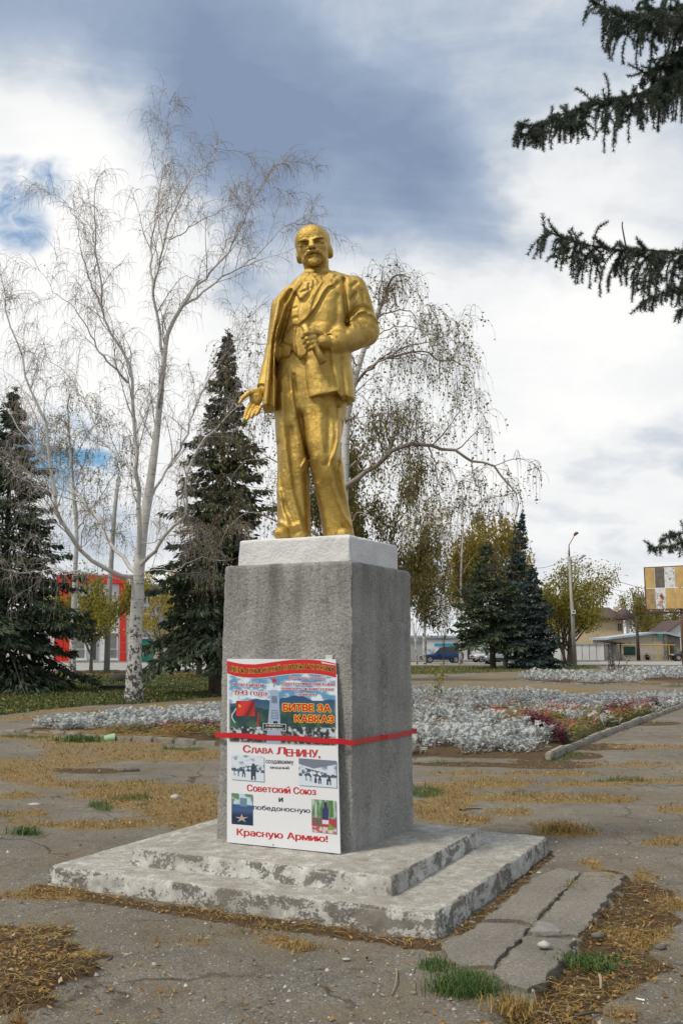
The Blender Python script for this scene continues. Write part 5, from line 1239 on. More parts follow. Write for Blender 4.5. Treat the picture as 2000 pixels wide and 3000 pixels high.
def build_red_shop():
    Y = 108.5; root = empty('red_shop', at(268, 1939, Y)); root.location.z = 0
    tag(root, 'two storey shop front with red panel frame and grey white glazing', 'building')
    rt = root
    PX('wall', 205, 352, 1708, 1938.5, Y, M_WHITEP, rt, 9, .5)
    for i in range(8):                                                  # red cladding panels, one by one
        v0, v1 = 1710 + i * 28.6, 1710 + (i + 1) * 28.6 - .5
        PX('cladding_panel', 186, 207, v0, v1, Y, M_RED, rt, .6); PX('cladding_panel', 351, 368.5, v0, v1, Y, M_RED, rt, .6)
    for i in range(8):
        PX('cladding_panel', 164.5, 185.4, 1710 + i * 28.6, 1709.6 + (i + 1) * 28.6, Y, M_RED, rt, 8, .0)
    for i in range(9):
        u0 = 164.5 + i * 22.7; PX('cladding_panel', u0, u0 + 22.2, 1683, 1709.4, Y, M_RED, rt, .8, -.1)
    # upper floor panels and windows
    for i in range(6):
        for j in range(3):
            u0 = 208 + i * 23.8; v0 = 1711 + j * 32
            if i in (1, 4) and j == 1:
                w = PX('window', u0, u0 + 23, v0, v0 + 31, Y, M_FRAME, rt, .12, .36); sub(PX('pane', u0 + 2, u0 + 21, v0 + 2, v0 + 29, Y, M_GLASS, rt, .05, .33), w, rt)
            else: PX('wall_panel', u0, u0 + 23.3, v0, v0 + 31.5, Y, M_WHITEP if (i + j) % 3 else M_GREYP, rt, .1, .38)
    PX('sign_band', 256, 306, 1806, 1820, Y, M_RED, rt, .35, .0); PX('sign_end', 256, 262, 1806, 1820, Y, plain('dark_red_sign', (.12, .01, .03), .5), rt, .1, -.08)
    for (u0, u1, v0, nrow) in ((209, 256, 1852, 2), (318, 347, 1852, 2)):
        w = PX('window', u0, u1, v0, 1936, Y, M_FRAME, rt, .16, .32)
        sub(PX('pane', u0 + 5, u0 + (u1 - u0) * .82, v0 + 3, 1899, Y, M_GLASSG, rt, .06, .27), w, rt); sub(PX('pane', u0 + 5, u0 + (u1 - u0) * .82, 1903, 1927, Y, M_GLASSG, rt, .06, .27), w, rt)
        sub(PX('sill', u0 + 2, u1, 1929, 1935, Y, M_WHITEP, rt, .3, .12), w, rt)
    d = PX('door', 268, 287, 1856, 1937, Y, M_GREYP, rt, .12, .34); sub(PX('pane', 271, 283, 1860, 1932, Y, M_GLASS, rt, .05, .30), d, rt)
    for i in range(7): PX('wall_panel', 295, 307, 1822 + i * 16.3, 1837.6 + i * 16.3, Y, M_WHITEP, rt, .1, .3)
    PX('step', 160, 372, 1938.6, 1941.6, Y, M_CONC, rt, 1.2, -1.0)
build_red_shop()

def build_small_buildings():
    Y = 106; r = empty('green_kiosk', (at(424, 1936, Y)[0], Y, 0)); tag(r, 'teal green kiosk behind orange leaves', 'kiosk')
    PX('wall', 411, 438, 1872, 1937, Y, M_TEAL, r, 2.5)
    for i in range(4): PX('panel', 411.5 + i * 6.6, 417.4 + i * 6.6, 1884, 1935, Y, M_TEAL, r, .1, -.06)
    PX('roof', 409, 440, 1866, 1872, Y, M_GREYP, r, 2.9, -.2); PX('counter', 413, 436, 1905, 1908, Y, M_WHITEP, r, .3, -.3)
    Y = 230; r = empty('apartment_block', (at(432, 1880, Y)[0], Y, 0)); tag(r, 'distant grey blue apartment block seen past the birch trunk', 'building')
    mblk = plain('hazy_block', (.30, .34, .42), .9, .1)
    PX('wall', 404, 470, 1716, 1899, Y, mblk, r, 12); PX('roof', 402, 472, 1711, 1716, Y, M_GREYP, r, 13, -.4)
    for j in range(6):
        for i in range(5): PX('window', 409 + i * 12.4, 416 + i * 12.4, 1724 + j * 27, 1738 + j * 27, Y, M_GLASS, r, .2, -.08)
    # left edge: pale building beyond the broad spruce
    Y = 112; r = empty('pale_house', (at(90, 1936, Y)[0], Y, 0)); tag(r, 'pale plastered house mostly hidden by the broad spruce', 'house')
    PX('wall', -60, 163, 1800, 1938, Y, M_WALL, r, 8); PX('roof', -70, 164, 1788, 1800, Y, M_MROOF, r, 9, -.5)
    for i in range(4): w = PX('window', -30 + i * 50, -5 + i * 50, 1850, 1892, Y, M_FRAME, r, .12, -.06); sub(PX('pane', -27 + i * 50, -8 + i * 50, 1853, 1889, Y, M_GLASS, r, .05, -.09), w, r)
    # low metal-clad hall behind the parked cars
    Y = 112; r = empty('metal_hall', (at(1300, 1936, Y)[0], Y, 0)); tag(r, 'low grey metal clad hall with white sign behind the blue car', 'building')
    mcor = plain('corrugated_grey', (.36, .37, .37), .6, .08, .6)
    PX('wall', 1040, 1640, 1868, 1932, Y, M_WALL, r, 10); PX('base', 1040, 1640, 1932, 1938.5, Y, M_CONC, r, .3, -.12)
    for i in range(26): PX('panel', 1040 + i * 8, 1047.4 + i * 8, 1880, 1932, Y, mcor, r, .1, -.08)
    PX('roof', 1036, 1644, 1862, 1868, Y, M_MROOF, r, 11, -.4)
    s = PX('sign', 1250, 1338, 1876, 1931, Y, plain('white_banner', (.62, .66, .70), .6, .05), r, .06, -.16)
    sub(PX('stripe', 1272, 1334, 1885, 1893, Y, plain('cyan_print', (.03, .28, .42), .6, .3, 6), r, .02, -.19), s, r)
    mbl = plain('blue_print', (.12, .28, .52), .6, .2, 6)
    for (t, u0, u1, v0, v1) in (('РИС. ГР', 1252, 1272, 1901.5, 1906.5), ('РИС', 1257, 1266, 1908.5, 1912.5)):
        o = text_mesh('lettering', t, mbl, lambda a, b, l=0: tuple(at(u0 + a * (u1 - u0), v0 + b * (v1 - v0), Y - .20 - l * 50))); sub(o, s, r)
    PX('door', 1369, 1376, 1886, 1932, Y, M_DARK, r, .1, -.1)
    # white wall right of the spruces
    Y = 118; r = empty('white_wall', (at(1710, 1936, Y)[0], Y, 0)); tag(r, 'low whitewashed wall behind the street lamp', 'wall')
    for i in range(6): PX('panel', 1640 + i * 21.3, 1661 + i * 21.3, 1888 + (i % 2) * .6, 1936, Y, M_WALL, r, .25)
    PX('coping', 1639, 1768.5, 1886, 1888, Y, M_MROOF, r, .5, -.1); PX('base', 1639, 1768.5, 1933, 1937, Y, M_CONC, r, .3, -.06)
    # house with brown domed roof
    Y = 170; r = empty('domed_house', (at(1720, 1930, Y)[0], Y, 0)); tag(r, 'cream house with brown hipped roof and rounded porch roof', 'house')
    PX('wall', 1625, 1824, 1808, 1925, Y, M_CREAM, r, 12)
    a, b, c = at(1612, 1810, Y), at(1826, 1810, Y), at(1640, 1775, Y); d = at(1806, 1776, Y)
    rf = rel(MB().add([(a[0], Y - .8, a[2]), (b[0], Y - .8, b[2]), (b[0], Y + 13, b[2]), (a[0], Y + 13, a[2]), (c[0], Y + 5, c[2]), (d[0], Y + 5, d[2]), (a[0], Y - .8, a[2] - .35), (b[0], Y - .8, b[2] - .35)], [(0, 1, 5, 4), (1, 2, 5), (2, 3, 4, 5), (3, 0, 4), (6, 7, 1, 0)]).build('roof', M_BROOF), r)
    # rounded porch: half dome on columns
    cx = at(1826, 1810, Y)[0]; z0 = at(1826, 1808, Y)[2]; R = (at(1850, 1810, Y)[0] - cx)
    mb = MB(); prof = [(R * 1.0 * math.cos(t), R * 1.05 * math.sin(t)) for t in np.linspace(0, math.pi / 2, 7)]
    for k in range(6):
        r0, h0 = prof[k]; r1, h1 = prof[k + 1]
        for i in range(16):
            t0, t1 = i * math.pi / 8, (i + 1) * math.pi / 8
            mb.add([(cx + r0 * math.cos(t0), Y + r0 * math.sin(t0), z0 + h0), (cx + r0 * math.cos(t1), Y + r0 * math.sin(t1), z0 + h0), (cx + r1 * math.cos(t1), Y + r1 * math.sin(t1), z0 + h1), (cx + r1 * math.cos(t0), Y + r1 * math.sin(t0), z0 + h1)], [(0, 1, 2, 3)])
    rel(mb.build('porch_roof', M_BROOF, None, True), r)
    mb = MB(); mb.add(*tube_vf(np.array([(cx, Y, z0 - .35), (cx, Y, z0 - .34), (cx, Y, z0 + .02), (cx, Y, z0 + .03)]), [.1, R * 1.35, R * 1.35, .1], 18)); rel(mb.build('eave', M_BROOF), r)
    for u in (1833.5, 1838.5): p = at(u, 1810, Y - 1.2); rel(MB().tube([(p[0], Y - 1.2, 0), (p[0], Y - 1.2, z0)], .16, 8).build('column', M_CONC), r)
    for u in (1811, 1817.5): w = PX('window', u - 1.6, u + 1.6, 1827, 1848, Y, M_BROOF, r, .1, -.1); sub(PX('pane', u - 1.1, u + 1.1, 1829, 1847, Y, M_GLASS, r, .05, -.14), w, r)
    PX('chimney', 1802, 1811, 1777, 1790, Y, M_CREAM, r, 1.5, 1.5)
    # gabled white house far right
    Y = 165; r = empty('gabled_house', (at(1985, 1930, Y)[0], Y, 0)); tag(r, 'white gabled house behind the brick shed and board post', 'house')
    p = [at(u, v, Y) for u, v in ((1952, 1930), (2040, 1930), (2040, 1852), (1998, 1818), (1952, 1850))]
    rel(MB().prism([(q[0], q[2]) for q in p], 'y', Y, Y + 10).build('wall', M_WALL), r)
    q = [at(u, v, Y) for u, v in ((1950, 1851), (1998, 1815), (1998, 1818), (1950, 1854))]; rel(MB().prism([(k[0], k[2]) for k in q], 'y', Y - .5, Y + 10.5).build('roof', M_BROOF), r)
    q = [at(u, v, Y) for u, v in ((1998, 1815), (2044, 1851), (2044, 1854), (1998, 1818))]; rel(MB().prism([(k[0], k[2]) for k in q], 'y', Y - .5, Y + 10.5).build('roof', M_BROOF), r)
    # long pale-roofed shed
    Y = 126; r = empty('block_shed', (at(1880, 1934, Y)[0], Y, 0)); tag(r, 'low pale block shed with green shutter and yellow gas pipe', 'shed')
    p = [at(u, v, Y) for u, v in ((1788, 1934.5), (1946, 1934.5), (1946, 1856.5), (1910, 1856), (1870, 1862), (1788, 1872))]
    rel(MB().prism([(q[0], q[2]) for q in p], 'y', Y, Y + 9).build('wall', M_BLOCK), r)
    p = [at(u, v, Y) for u, v in ((1778, 1874), (1870, 1863), (1910, 1857), (1948, 1857.5), (1948, 1852.5), (1910, 1851), (1870, 1857), (1778, 1868))]
    rel(MB().prism([(q[0], q[2]) for q in p], 'y', Y - .45, Y + 9.4).build('roof', M_MROOF), r)
    w = PX('shutter', 1826, 1859, 1894, 1918.5, Y, M_DKGREEN, r, .12, -.08)
    for i in range(3): sub(PX('board', 1827 + i * 10.6, 1836.8 + i * 10.6, 1895, 1917.5, Y, M_DKGREEN, r, .05, -.12), w, r)
    PX('plate', 1927, 1938.5, 1858.5, 1869.5, Y, M_TEAL, r, .06, -.52); PX('vent', 1841, 1844.5, 1883, 1885.5, Y, M_DARK, r, .05, -.04); PX('vent', 1910, 1912.5, 1867.5, 1869.5, Y, M_DARK, r, .05, -.04); PX('beam_end', 1918, 1922, 1857, 1861, Y, M_RUST, r, .1, -.05)
    Y2 = 127; PX('annex_wall', 1946.5, 1990, 1862, 1934, Y2, M_BLOCKD, r, 7); PX('corner_pier', 1945.5, 1951, 1858, 1934.5, Y2, M_BLOCKD, r, .5, -1.2)
    p = [at(u, v, Y2) for u, v in ((1946, 1857), (1992, 1868), (1992, 1864), (1946, 1851))]; rel(MB().prism([(q[0], q[2]) for q in p], 'y', Y2 - .6, Y2 + 8).build('annex_roof', M_MROOF), r)
    PX('door', 1958, 1972, 1892, 1934, Y2, plain('brown_door', (.10, .085, .075), .8), r, .1, -.06); PX('lintel', 1957, 1976, 1886, 1890, Y2, M_DARK, r, .1, -.08)
    p0, p1 = at(1798, 1889, Y - .6), at(1976, 1889.5, Y - .6); mb = MB().tube([p0, p1], .075, 6); rel(mb.build('gas_pipe', M_YPIPE), r)
    for u in (1923.5, 1958): a_ = at(u, 1889, Y - .6); rel(MB().tube([(a_[0], Y - .6, 0), a_], .065, 6).build('pipe_post', M_YPIPE), r)
    # carport and sheet gate
    Y = 122; r = empty('carport', (at(1795, 1934, Y)[0], Y, 0)); tag(r, 'small lean to canopy on rusty posts beside the block shed', 'canopy')
    p = [at(u, v, Y) for u, v in ((1771, 1875), (1826, 1884), (1826, 1887), (1771, 1878.5))]; rel(MB().prism([(q[0], q[2]) for q in p], 'y', Y - .5, Y + 4).build('roof', M_BROOF), r)
    for u in (1767.5, 1815.5): a_ = at(u, 1880, Y); rel(MB().box(a_[0] - .08, a_[0] + .08, Y - .1, Y + .08, 0, a_[2]).build('post', M_RUST), r)
    for i in range(3): PX('sheet', 1772 + i * 10, 1781.6 + i * 10, 1887, 1935, Y, plain('galvanised_sheet', (.22, .235, .24), .6, .3, 1.5) if not i else bpy.data.materials['galvanised_sheet'], r, .05, .5)
    # far hill
    mb = MB(); us = np.linspace(-400, 2600, 40); V = []
    for u in us: t = at(u, 1885 - 30 * math.exp(-((u - 1900) / 420) ** 2) - 22 * math.exp(-((u - 300) / 500) ** 2) + 3 * math.sin(u * .021), 1500); V += [tuple(t), (t[0], 1500, -5), (t[0] * 1.3, 2100, -5)]
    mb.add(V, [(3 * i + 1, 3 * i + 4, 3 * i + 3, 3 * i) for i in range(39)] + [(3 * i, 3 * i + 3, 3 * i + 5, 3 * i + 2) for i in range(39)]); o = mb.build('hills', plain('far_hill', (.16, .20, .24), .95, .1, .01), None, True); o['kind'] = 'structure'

GLYPHS = {}
def glyph(ch):
    """outline of one letter (small en and ef are drawn as small capitals)"""
    if ch not in GLYPHS:
        sc = {'н': .745, 'ф': .80}.get(ch, 1.0); cu = bpy.data.curves.new('glyph', 'FONT'); cu.body = ch.upper() if sc < 1 else ch; cu.resolution_u = 3; cu.fill_mode = 'FRONT'
        t = bpy.data.objects.new('glyph', cu); COL.objects.link(t); dg = bpy.context.evaluated_depsgraph_get(); me = bpy.data.meshes.new_from_object(t.evaluated_get(dg)); bpy.data.objects.remove(t); bpy.data.curves.remove(cu)
        GLYPHS[ch] = (np.array([v.co[:2] for v in me.vertices]), [tuple(p.vertices) for p in me.polygons], sc); bpy.data.meshes.remove(me)
    return GLYPHS[ch]
def text_mesh(name, s, mat, fn, offset=.012, parent=None, lift=.00006):
    """flat lettering: the outline of a text, laid through fn(a, b) with a, b in 0..1 (b down)"""
    co, Fa, x = [], [], 0.0
    for ch in s:
        if ch == ' ': x += .30; continue
        V, F_, sc = glyph(ch); w0, w1 = V[:, 0].min(), V[:, 0].max()
        n0 = len(co); co += [(x + (p[0] - w0) * sc, p[1] * sc) for p in V]; Fa += [tuple(i + n0 for i in f) for f in F_]; x += (w1 - w0) * sc + .085
    co = np.array(co); n = len(co)
    lo, hi = co.min(0), co.max(0); F = Fa; VV, FF = [], []
    sh = [(0, 0)] if offset <= 0 else [(-offset, 0), (offset, 0), (0, 0)] if offset < .035 else [(offset * math.cos(t), offset * math.sin(t)) for t in np.arange(8) * math.pi / 4]
    for k, (dx, dy) in enumerate(sh):
        for c in co: VV.append(fn((c[0] + dx - lo[0]) / (hi[0] - lo[0]), 1 - (c[1] + dy - lo[1]) / (hi[1] - lo[1]), k * lift))
        FF += [tuple(i + k * n for i in f) for f in F]
    me = bpy.data.meshes.new(name); me.from_pydata(VV, [], FF); me.materials.append(mat); me.update()
    o = bpy.data.objects.new(name, me); COL.objects.link(o)
    if parent is not None: o.parent = parent
    return o
build_small_buildings()

# ---------------------------------------------------------------- cars
def car(label, paint, loc, rz, L=4.5, H=1.68, lower=None, style=0):
    root = empty('parked_car', loc, rz); tag(root, label, 'car', None); W = 1.86
    side = {0: [(0, .42), (.02, .72), (.06, .86), (.25, .93), (.29, .95), (.42, 1.0), (.99, 1.02), (1.0, .72), (.995, .42)], 1: [(0, .40), (.015, .70), (.05, .84), (.22, .92), (.27, .95), (.42, 1.0), (.985, 1.0), (1.0, .70), (.99, .40)]}[style]
    roofp = {0: [(.28, .955), (.42, 1.52), (.50, 1.64), (.70, 1.66), (.84, 1.56), (.985, 1.06)], 1: [(.27, .955), (.38, 1.50), (.46, 1.66), (.80, 1.70), (.93, 1.62), (.985, 1.02)]}[style]
    k = H / 1.68
    # lower body: lofted from the side profile with rounded flanks
    xs = np.linspace(0, 1, 25); top = np.interp(xs, [p[0] for p in side[1:-1]], [p[1] for p in side[1:-1]]); bot = np.full(25, .34); bot[0] = bot[-1] = .45; bot[1] = bot[-2] = .36
    nose = 1 - .16 * np.exp(-xs / .05) - .10 * np.exp(-(1 - xs) / .04); V = []
    for x, t, b_, n in zip(xs, top, bot, nose):
        w = W / 2 * n
        V += [(x * L, -w * .93, b_ * k), (x * L, -w, (b_ + .22) * k), (x * L, -w * .985, (t - .10) * k), (x * L, -w * .90, t * k), (x * L, w * .90, t * k), (x * L, w * .985, (t - .10) * k), (x * L, w, (b_ + .22) * k), (x * L, w * .93, b_ * k)]
    F = [(8 * i + j, 8 * i + (j + 1) % 8, 8 * i + 8 + (j + 1) % 8, 8 * i + 8 + j) for i in range(24) for j in range(8)] + [tuple(range(8)), tuple(range(24 * 8 + 7, 24 * 8 - 1, -1))]
    MB().add(V, F).build('body', paint, root, True)
    # glasshouse and roof
    gx = [p[0] for p in roofp]; gzv = [p[1] for p in roofp]; xs = np.linspace(gx[0], gx[-1], 16); zt = np.interp(xs, gx, gzv); V = []
    for x, z in zip(xs, zt): h = np.clip((z - .95) / .7, 0, 1); V += [(x * L, -W / 2 * .91, .93 * k), (x * L, -W / 2 * (.91 - .17 * h), z * k), (x * L, W / 2 * (.91 - .17 * h), z * k), (x * L, W / 2 * .91, .93 * k)]
    F = [(4 * i + j, 4 * i + j + 1, 4 * i + 5 + j, 4 * i + 4 + j) for i in range(15) for j in range(3)] + [(0, 1, 2, 3), (63, 62, 61, 60)]
    MB().add(V, F).build('windows', M_GLASS, root)
    m = (xs > gx[1] - .02) & (xs < gx[-2] + .06); V = []
    for x, z in zip(xs[m], zt[m]): h = np.clip((z - .95) / .7, 0, 1); w = W / 2 * (.91 - .17 * h) + .012; V += [(x * L, -w, (z - .06) * k), (x * L, -w * .9, (z + .025) * k), (x * L, w * .9, (z + .025) * k), (x * L, w, (z - .06) * k)]
    n = int(m.sum()); MB().add(V, [(4 * i + j, 4 * i + j + 1, 4 * i + 5 + j, 4 * i + 4 + j) for i in range(n - 1) for j in range(3)]).build('roof', paint, root, True)
    for s in (-1, 1):
        for x in (.44, .60, .78):
            MB().add([(x * L - .03, s * W / 2 * .925, .95 * k), (x * L + .03, s * W / 2 * .925, .95 * k), (x * L + .02, s * W / 2 * .765, 1.6 * k), (x * L - .02, s * W / 2 * .765, 1.6 * k)], [(0, 1, 2, 3)]).build('pillar', paint, root)
        MB().box(.36 * L, .40 * L, s * W / 2 - .02, s * W / 2 + s * .18, .95 * k, 1.08 * k).build('mirror', paint, root)
        h = MB().box(.005 * L, .075 * L, s * W / 2 * .62 - .17, s * W / 2 * .62 + .17, .70 * k, .80 * k).build('headlight', M_LAMP, root)
        MB().box(.985 * L, 1.004 * L, s * W / 2 * .68 - .16, s * W / 2 * .68 + .16, .78 * k, .94 * k).build('tail_light', M_RED, root)
        MB().box(.16 * L, .86 * L, s * W / 2 - .01, s * W / 2 + s * .012, .36 * k, .50 * k if not lower else .62 * k).build('sill', lower or M_DARK, root)
    MB().box(-.012, .03, -.42, .42, .56 * k, .74 * k).build('grille', M_DARK, root); MB().box(-.02, .06, -.8, .8, .34 * k, .48 * k).build('bumper', lower or M_DARK, root)
    for x in (.175, .80):
        for s in (-1, 1):
            w = bpy.data.objects.new('wheel', None); COL.objects.link(w); w.parent = root; w.location = (x * L, s * (W / 2 - .10), .35); R = .35
            V, F = tube_vf(np.array([(0, -.12, 0), (0, -.11, 0), (0, .11, 0), (0, .12, 0)]), [R * .6, R, R, R * .6], 20); MB().add(V, F).build('tyre', M_TYRE, w)
            mb = MB()
            for q in range(5):
                a = q * 1.2566; mb.add([(.03 * math.cos(a + 1.57), s * .125, .03 * math.sin(a + 1.57)), (.03 * math.cos(a - 1.57), s * .125, .03 * math.sin(a - 1.57)), (.21 * math.cos(a - .25), s * .125, .21 * math.sin(a - .25)), (.21 * math.cos(a + .25), s * .125, .21 * math.sin(a + .25))], [(0, 1, 2, 3)])
            mb.add(*tube_vf(np.array([(0, s * .121, 0), (0, s * .128, 0)]), [.235, .205], 18)); mb.build('rim', M_RIM, w)
    return root
M_LAMP = Mat('lamp_glass').color((.7, .72, .75)).rough(.15).m; M_TYRE = plain('tyre_rubber', (.018, .018, .018), .85, .2); M_RIM = Mat('alloy').color((.5, .5, .5)).rough(.35).set(Metallic=.8).m
def paint(name, c, met=.3):
    m = Mat(name); m.color(c).rough(.28).set(Metallic=met); m.b.inputs['Coat Weight'].default_value = .6; return m.m
def place_car(lab, p, u, v, L, rz=0.0, **k):
    b = gp(u, v); b[2] = .012; return car(lab, p, b, rz, L, **k)
place_car('dark blue sport utility car parked behind thin birches', paint('blue_paint', (.008, .045, .16)), 1233, 1942.5, 4.35, .10)
place_car('white car parked between the blue car and silver car', paint('white_paint', (.55, .56, .57), 0), 1382, 1941, 4.3, .25, style=1)
place_car('silver car with dark lower body behind the spruce trunks', paint('silver_paint', (.42, .44, .45), .5), 1413, 1946.5, 4.6, .05, lower=plain('dark_cladding', (.03, .035, .045), .6), style=1)
place_car('black car parked in front of the block shed annex', paint('black_paint', (.012, .013, .014)), 1962, 1936.5, 4.4, -.1)

# ---------------------------------------------------------------- posts, lamps, board, wires
def build_street():
    b = gp(1683, 1953.5); Y = b[1]; r = empty('street_lamp', b); tag(r, 'leaning concrete street lamp with two lamp heads and a small box', 'street lamp')
    P = lambda u, v, dy=0: at(u, v, Y + dy)
    rel(MB().tube([b - np.array([0, 0, .1]), P(1675, 1790), P(1666, 1630)], [.20, .155, .11], 12).build('pole', M_CONC, None, True), r)
    rel(MB().tube([P(1666, 1632), P(1665.5, 1600), P(1665.3, 1597), P(1682, 1568)], [.08, .04, .035, .03], 8).build('arm', M_RUST, None, True), r)
    rel(MB().tube([P(1680.5, 1570), P(1682.5, 1566), P(1687, 1562), P(1692.5, 1561)], [.05, .13, .14, .08], 10).build('lamp_head', plain('rust_red_lamp', (.22, .07, .045), .7), None, True), r)
    rel(MB().tube([P(1671, 1662), P(1684, 1651), P(1697, 1638)], [.03, .028, .03], 8).build('arm', M_CONC, None, True), r)
    rel(MB().tube([P(1696, 1639.5), P(1700, 1635), P(1706, 1629), P(1714, 1627)], [.05, .11, .13, .07], 10).build('lamp_head', plain('grey_lamp', (.36, .37, .38), .5), None, True), r)
    rel(MB().tube([P(1671.5, 1632, -.12), P(1673, 1662, -.13), P(1677, 1760, -.17)], .03, 6).build('conduit', M_RUST), r)
    bx = PX('meter_box', 1673.5, 1684.5, 1787, 1798.5, Y, M_FRAME, r, .25, -.42)
    sub(BX(MB(), 1676, 1682, 1790, 1794, Y, .02, -.435).build('plate', M_DARK), bx, r)
    for v in (1693, 1706): rel(MB().tube([P(1671, v), P(1659, v)], .02, 5).build('bracket', M_RUST), r)
    b = gp(1672, 1946); Y2 = b[1]; r = empty('utility_pole', b); tag(r, 'brown steel utility pole right behind the leaning street lamp', 'pole')
    rel(MB().tube([b, at(1663, 1684, Y2)], [.15, .12], 8).build('shaft', M_RUST, None, True), r); rel(MB().tube([at(1655, 1690, Y2), at(1671, 1690, Y2)], .05, 6).build('crossarm', M_RUST), r)
    b = gp(313, 1971); Y3 = b[1]; r = empty('lamp_post', b); tag(r, 'plain concrete post standing behind the birch near red shop', 'post')
    rel(MB().tube([b - np.array([0, 0, .1]), at(320, 1750, Y3), at(336, 1500, Y3), at(348, 1395, Y3)], [.20, .17, .135, .12], 12).build('shaft', M_CONC, None, True), r)
    rel(MB().tube([at(348, 1395, Y3), at(350, 1375, Y3), at(362, 1362, Y3)], .035, 6).build('arm', M_CONC), r); rel(MB().tube([at(360, 1364, Y3), at(366, 1359, Y3), at(376, 1357, Y3)], [.06, .12, .07], 8).build('lamp_head', M_GREYP, None, True), r)
    Y4 = 121.5; r = empty('wooden_pole', (at(1869, 1934, Y4)[0], Y4, 0)); tag(r, 'dark leaning wooden pole in front of the block shed', 'pole')
    rel(MB().tube([(at(1869.5, 1934, Y4)[0], Y4, -.1), at(1866, 1870, Y4), at(1862, 1800, Y4)], [.24, .19, .13], 8).build('shaft', M_WOOD, None, True), r)
    rel(MB().tube([at(1861, 1803, Y4), at(1861.5, 1799, Y4)], [.16, .16], 8).build('cap', M_WOOD), r)
    # wires
    mw = M_DARK
    for (a, c, lab) in (((1665, 1640, 81), (2100, 1742, 75), 'thin overhead wire sagging from the street lamp'), ((1663, 1686, 98), (2100, 1752, 110), 'thin overhead wire from the brown utility pole'), ((1863, 1802, 121.5), (2080, 1735, 100), 'thin overhead wire from the dark wooden pole'), ((1500, 1640, 100), (1663, 1632, 82), 'thin overhead wire between spruce tops and street lamp')):
        p, q = at(a[0], a[1], a[2]), at(c[0], c[1], c[2]); t = np.linspace(0, 1, 14)[:, None]; L = p + (q - p) * t; L[:, 2] -= .9 * (4 * t * (1 - t))[:, 0]
        V, F = tube_vf(L, [.018] * 14, 4); tag(fast_mesh('overhead_wire', V, F, mw), lab, 'wire')
    # board on posts
    A, B = at(1893, 1797, 65.5), at(2085, 1796, 63.0); A[2] = B[2] = A[2]; z0 = A[2]; z1 = at(1893, 1664, 65.5)[2]
    ex = (B - A)[:2]; W = np.linalg.norm(ex); ex /= W; nn = np.array([ex[1], -ex[0]])
    r = empty('hoarding', (A[0], A[1], 0)); tag(r, 'old hoarding of plywood and painted panels raised on rusty posts', 'hoarding')
    def slab(name, a0, a1, h0, h1, out, th, mat):
        q = [(*(A[:2] + ex * a + nn * o), 0) for a, o in ((a0, out), (a1, out), (a1, out - th), (a0, out - th))]
        V = [(x, y, h0) for x, y, _ in q] + [(x, y, h1) for x, y, _ in q]; return rel(MB().add(V, [(0, 3, 2, 1), (4, 5, 6, 7), (0, 1, 5, 4), (1, 2, 6, 5), (2, 3, 7, 6), (3, 0, 4, 7)]).build(name, mat), r)
    ply = Mat('plywood'); ply.color(ply.mix(ply.ramp(ply.noise(1, 5, .6, ply.mapping(ply.pos(), (6, 6, .5))), [(.6, 0.0), (.78, .7)]), ply.ramp(ply.noise(2, 6), [(.3, (.42, .27, .10)), (.7, (.58, .40, .17))]), (.20, .115, .045))); ply.rough(.85)
    ply2 = Mat('aged_plywood'); ply2.color(ply2.ramp(ply2.noise(3, 7, .7), [(.3, (.22, .15, .075)), (.7, (.45, .32, .15))])); ply2.rough(.85)
    gry = plain('weathered_grey_board', (.13, .12, .105), .9, .35, 4)
    pai = Mat('flaking_white_paint'); pai.color(pai.mix(pai.ramp(pai.noise(4.5, 8, .75), [(.52, 0.0), (.6, 1.0)]), (.66, .67, .68), pai.ramp(pai.noise(3, 3), [(.4, (.07, .075, .08)), (.6, (.14, .25, .42))]))); pai.rough(.8)
    hh = z1 - z0 - .28; zb = z0 + .28; w = .655
    lay = [[ply2, pai, ply, ply, ply2, ply, ply, gry], [ply, gry, pai, ply, ply, ply2, pai, ply]]
    nC = int(W / w)
    for j in range(2):
        for i in range(nC):
            slab('panel', i * w + .012, (i + 1) * w - .012, zb + j * hh / 2 + .012, zb + (j + 1) * hh / 2 - .012, .03 + .01 * ((i * 3 + j) % 3), .03, lay[j][i % 8])
    slab('rail', -.03, nC * w, zb - .05, zb, .05, .12, M_RUST); slab('rail', -.03, nC * w, z1, z1 + .05, .05, .12, M_RUST); slab('frame', -.06, -.001, z0, z1 + .05, .05, .12, M_RUST); slab('soffit', 0, nC * w, z0, z0 + .05, .06, 1.1, M_DARK)
    slab('rail', 0, nC * w, z0 + .051, z0 + .10, .06, .06, M_RUST)
    red, yel = plain('red_drip_paint', (.35, .02, .02), .5), plain('yellow_paint_spot', (.75, .50, .03), .5)
    for (dx, h0, h1) in ((.20, .18, .5), (.27, .10, .55), (.33, .20, .55), (.40, .14, .6)): slab('paint_drip', w + dx, w + dx + .02, zb + h0, zb + h1, .062, .004, red)
    slab('paint_mark', w + .34, w + .52, zb + .62, zb + .80, .063, .004, red); slab('paint_mark', w + .36, w + .44, zb + .80, zb + .98, .063, .004, red); slab('paint_mark', w + .30, w + .44, zb + .50, zb + .68, .066, .004, yel)
    for a in (2.25, 5.0): p = A[:2] + ex * a - nn * .1; rel(MB().tube([(p[0], p[1], -.1), (p[0], p[1], z0 + 1.8)], [.10, .09], 8).build('post', M_RUST, None, True), r)
build_street()

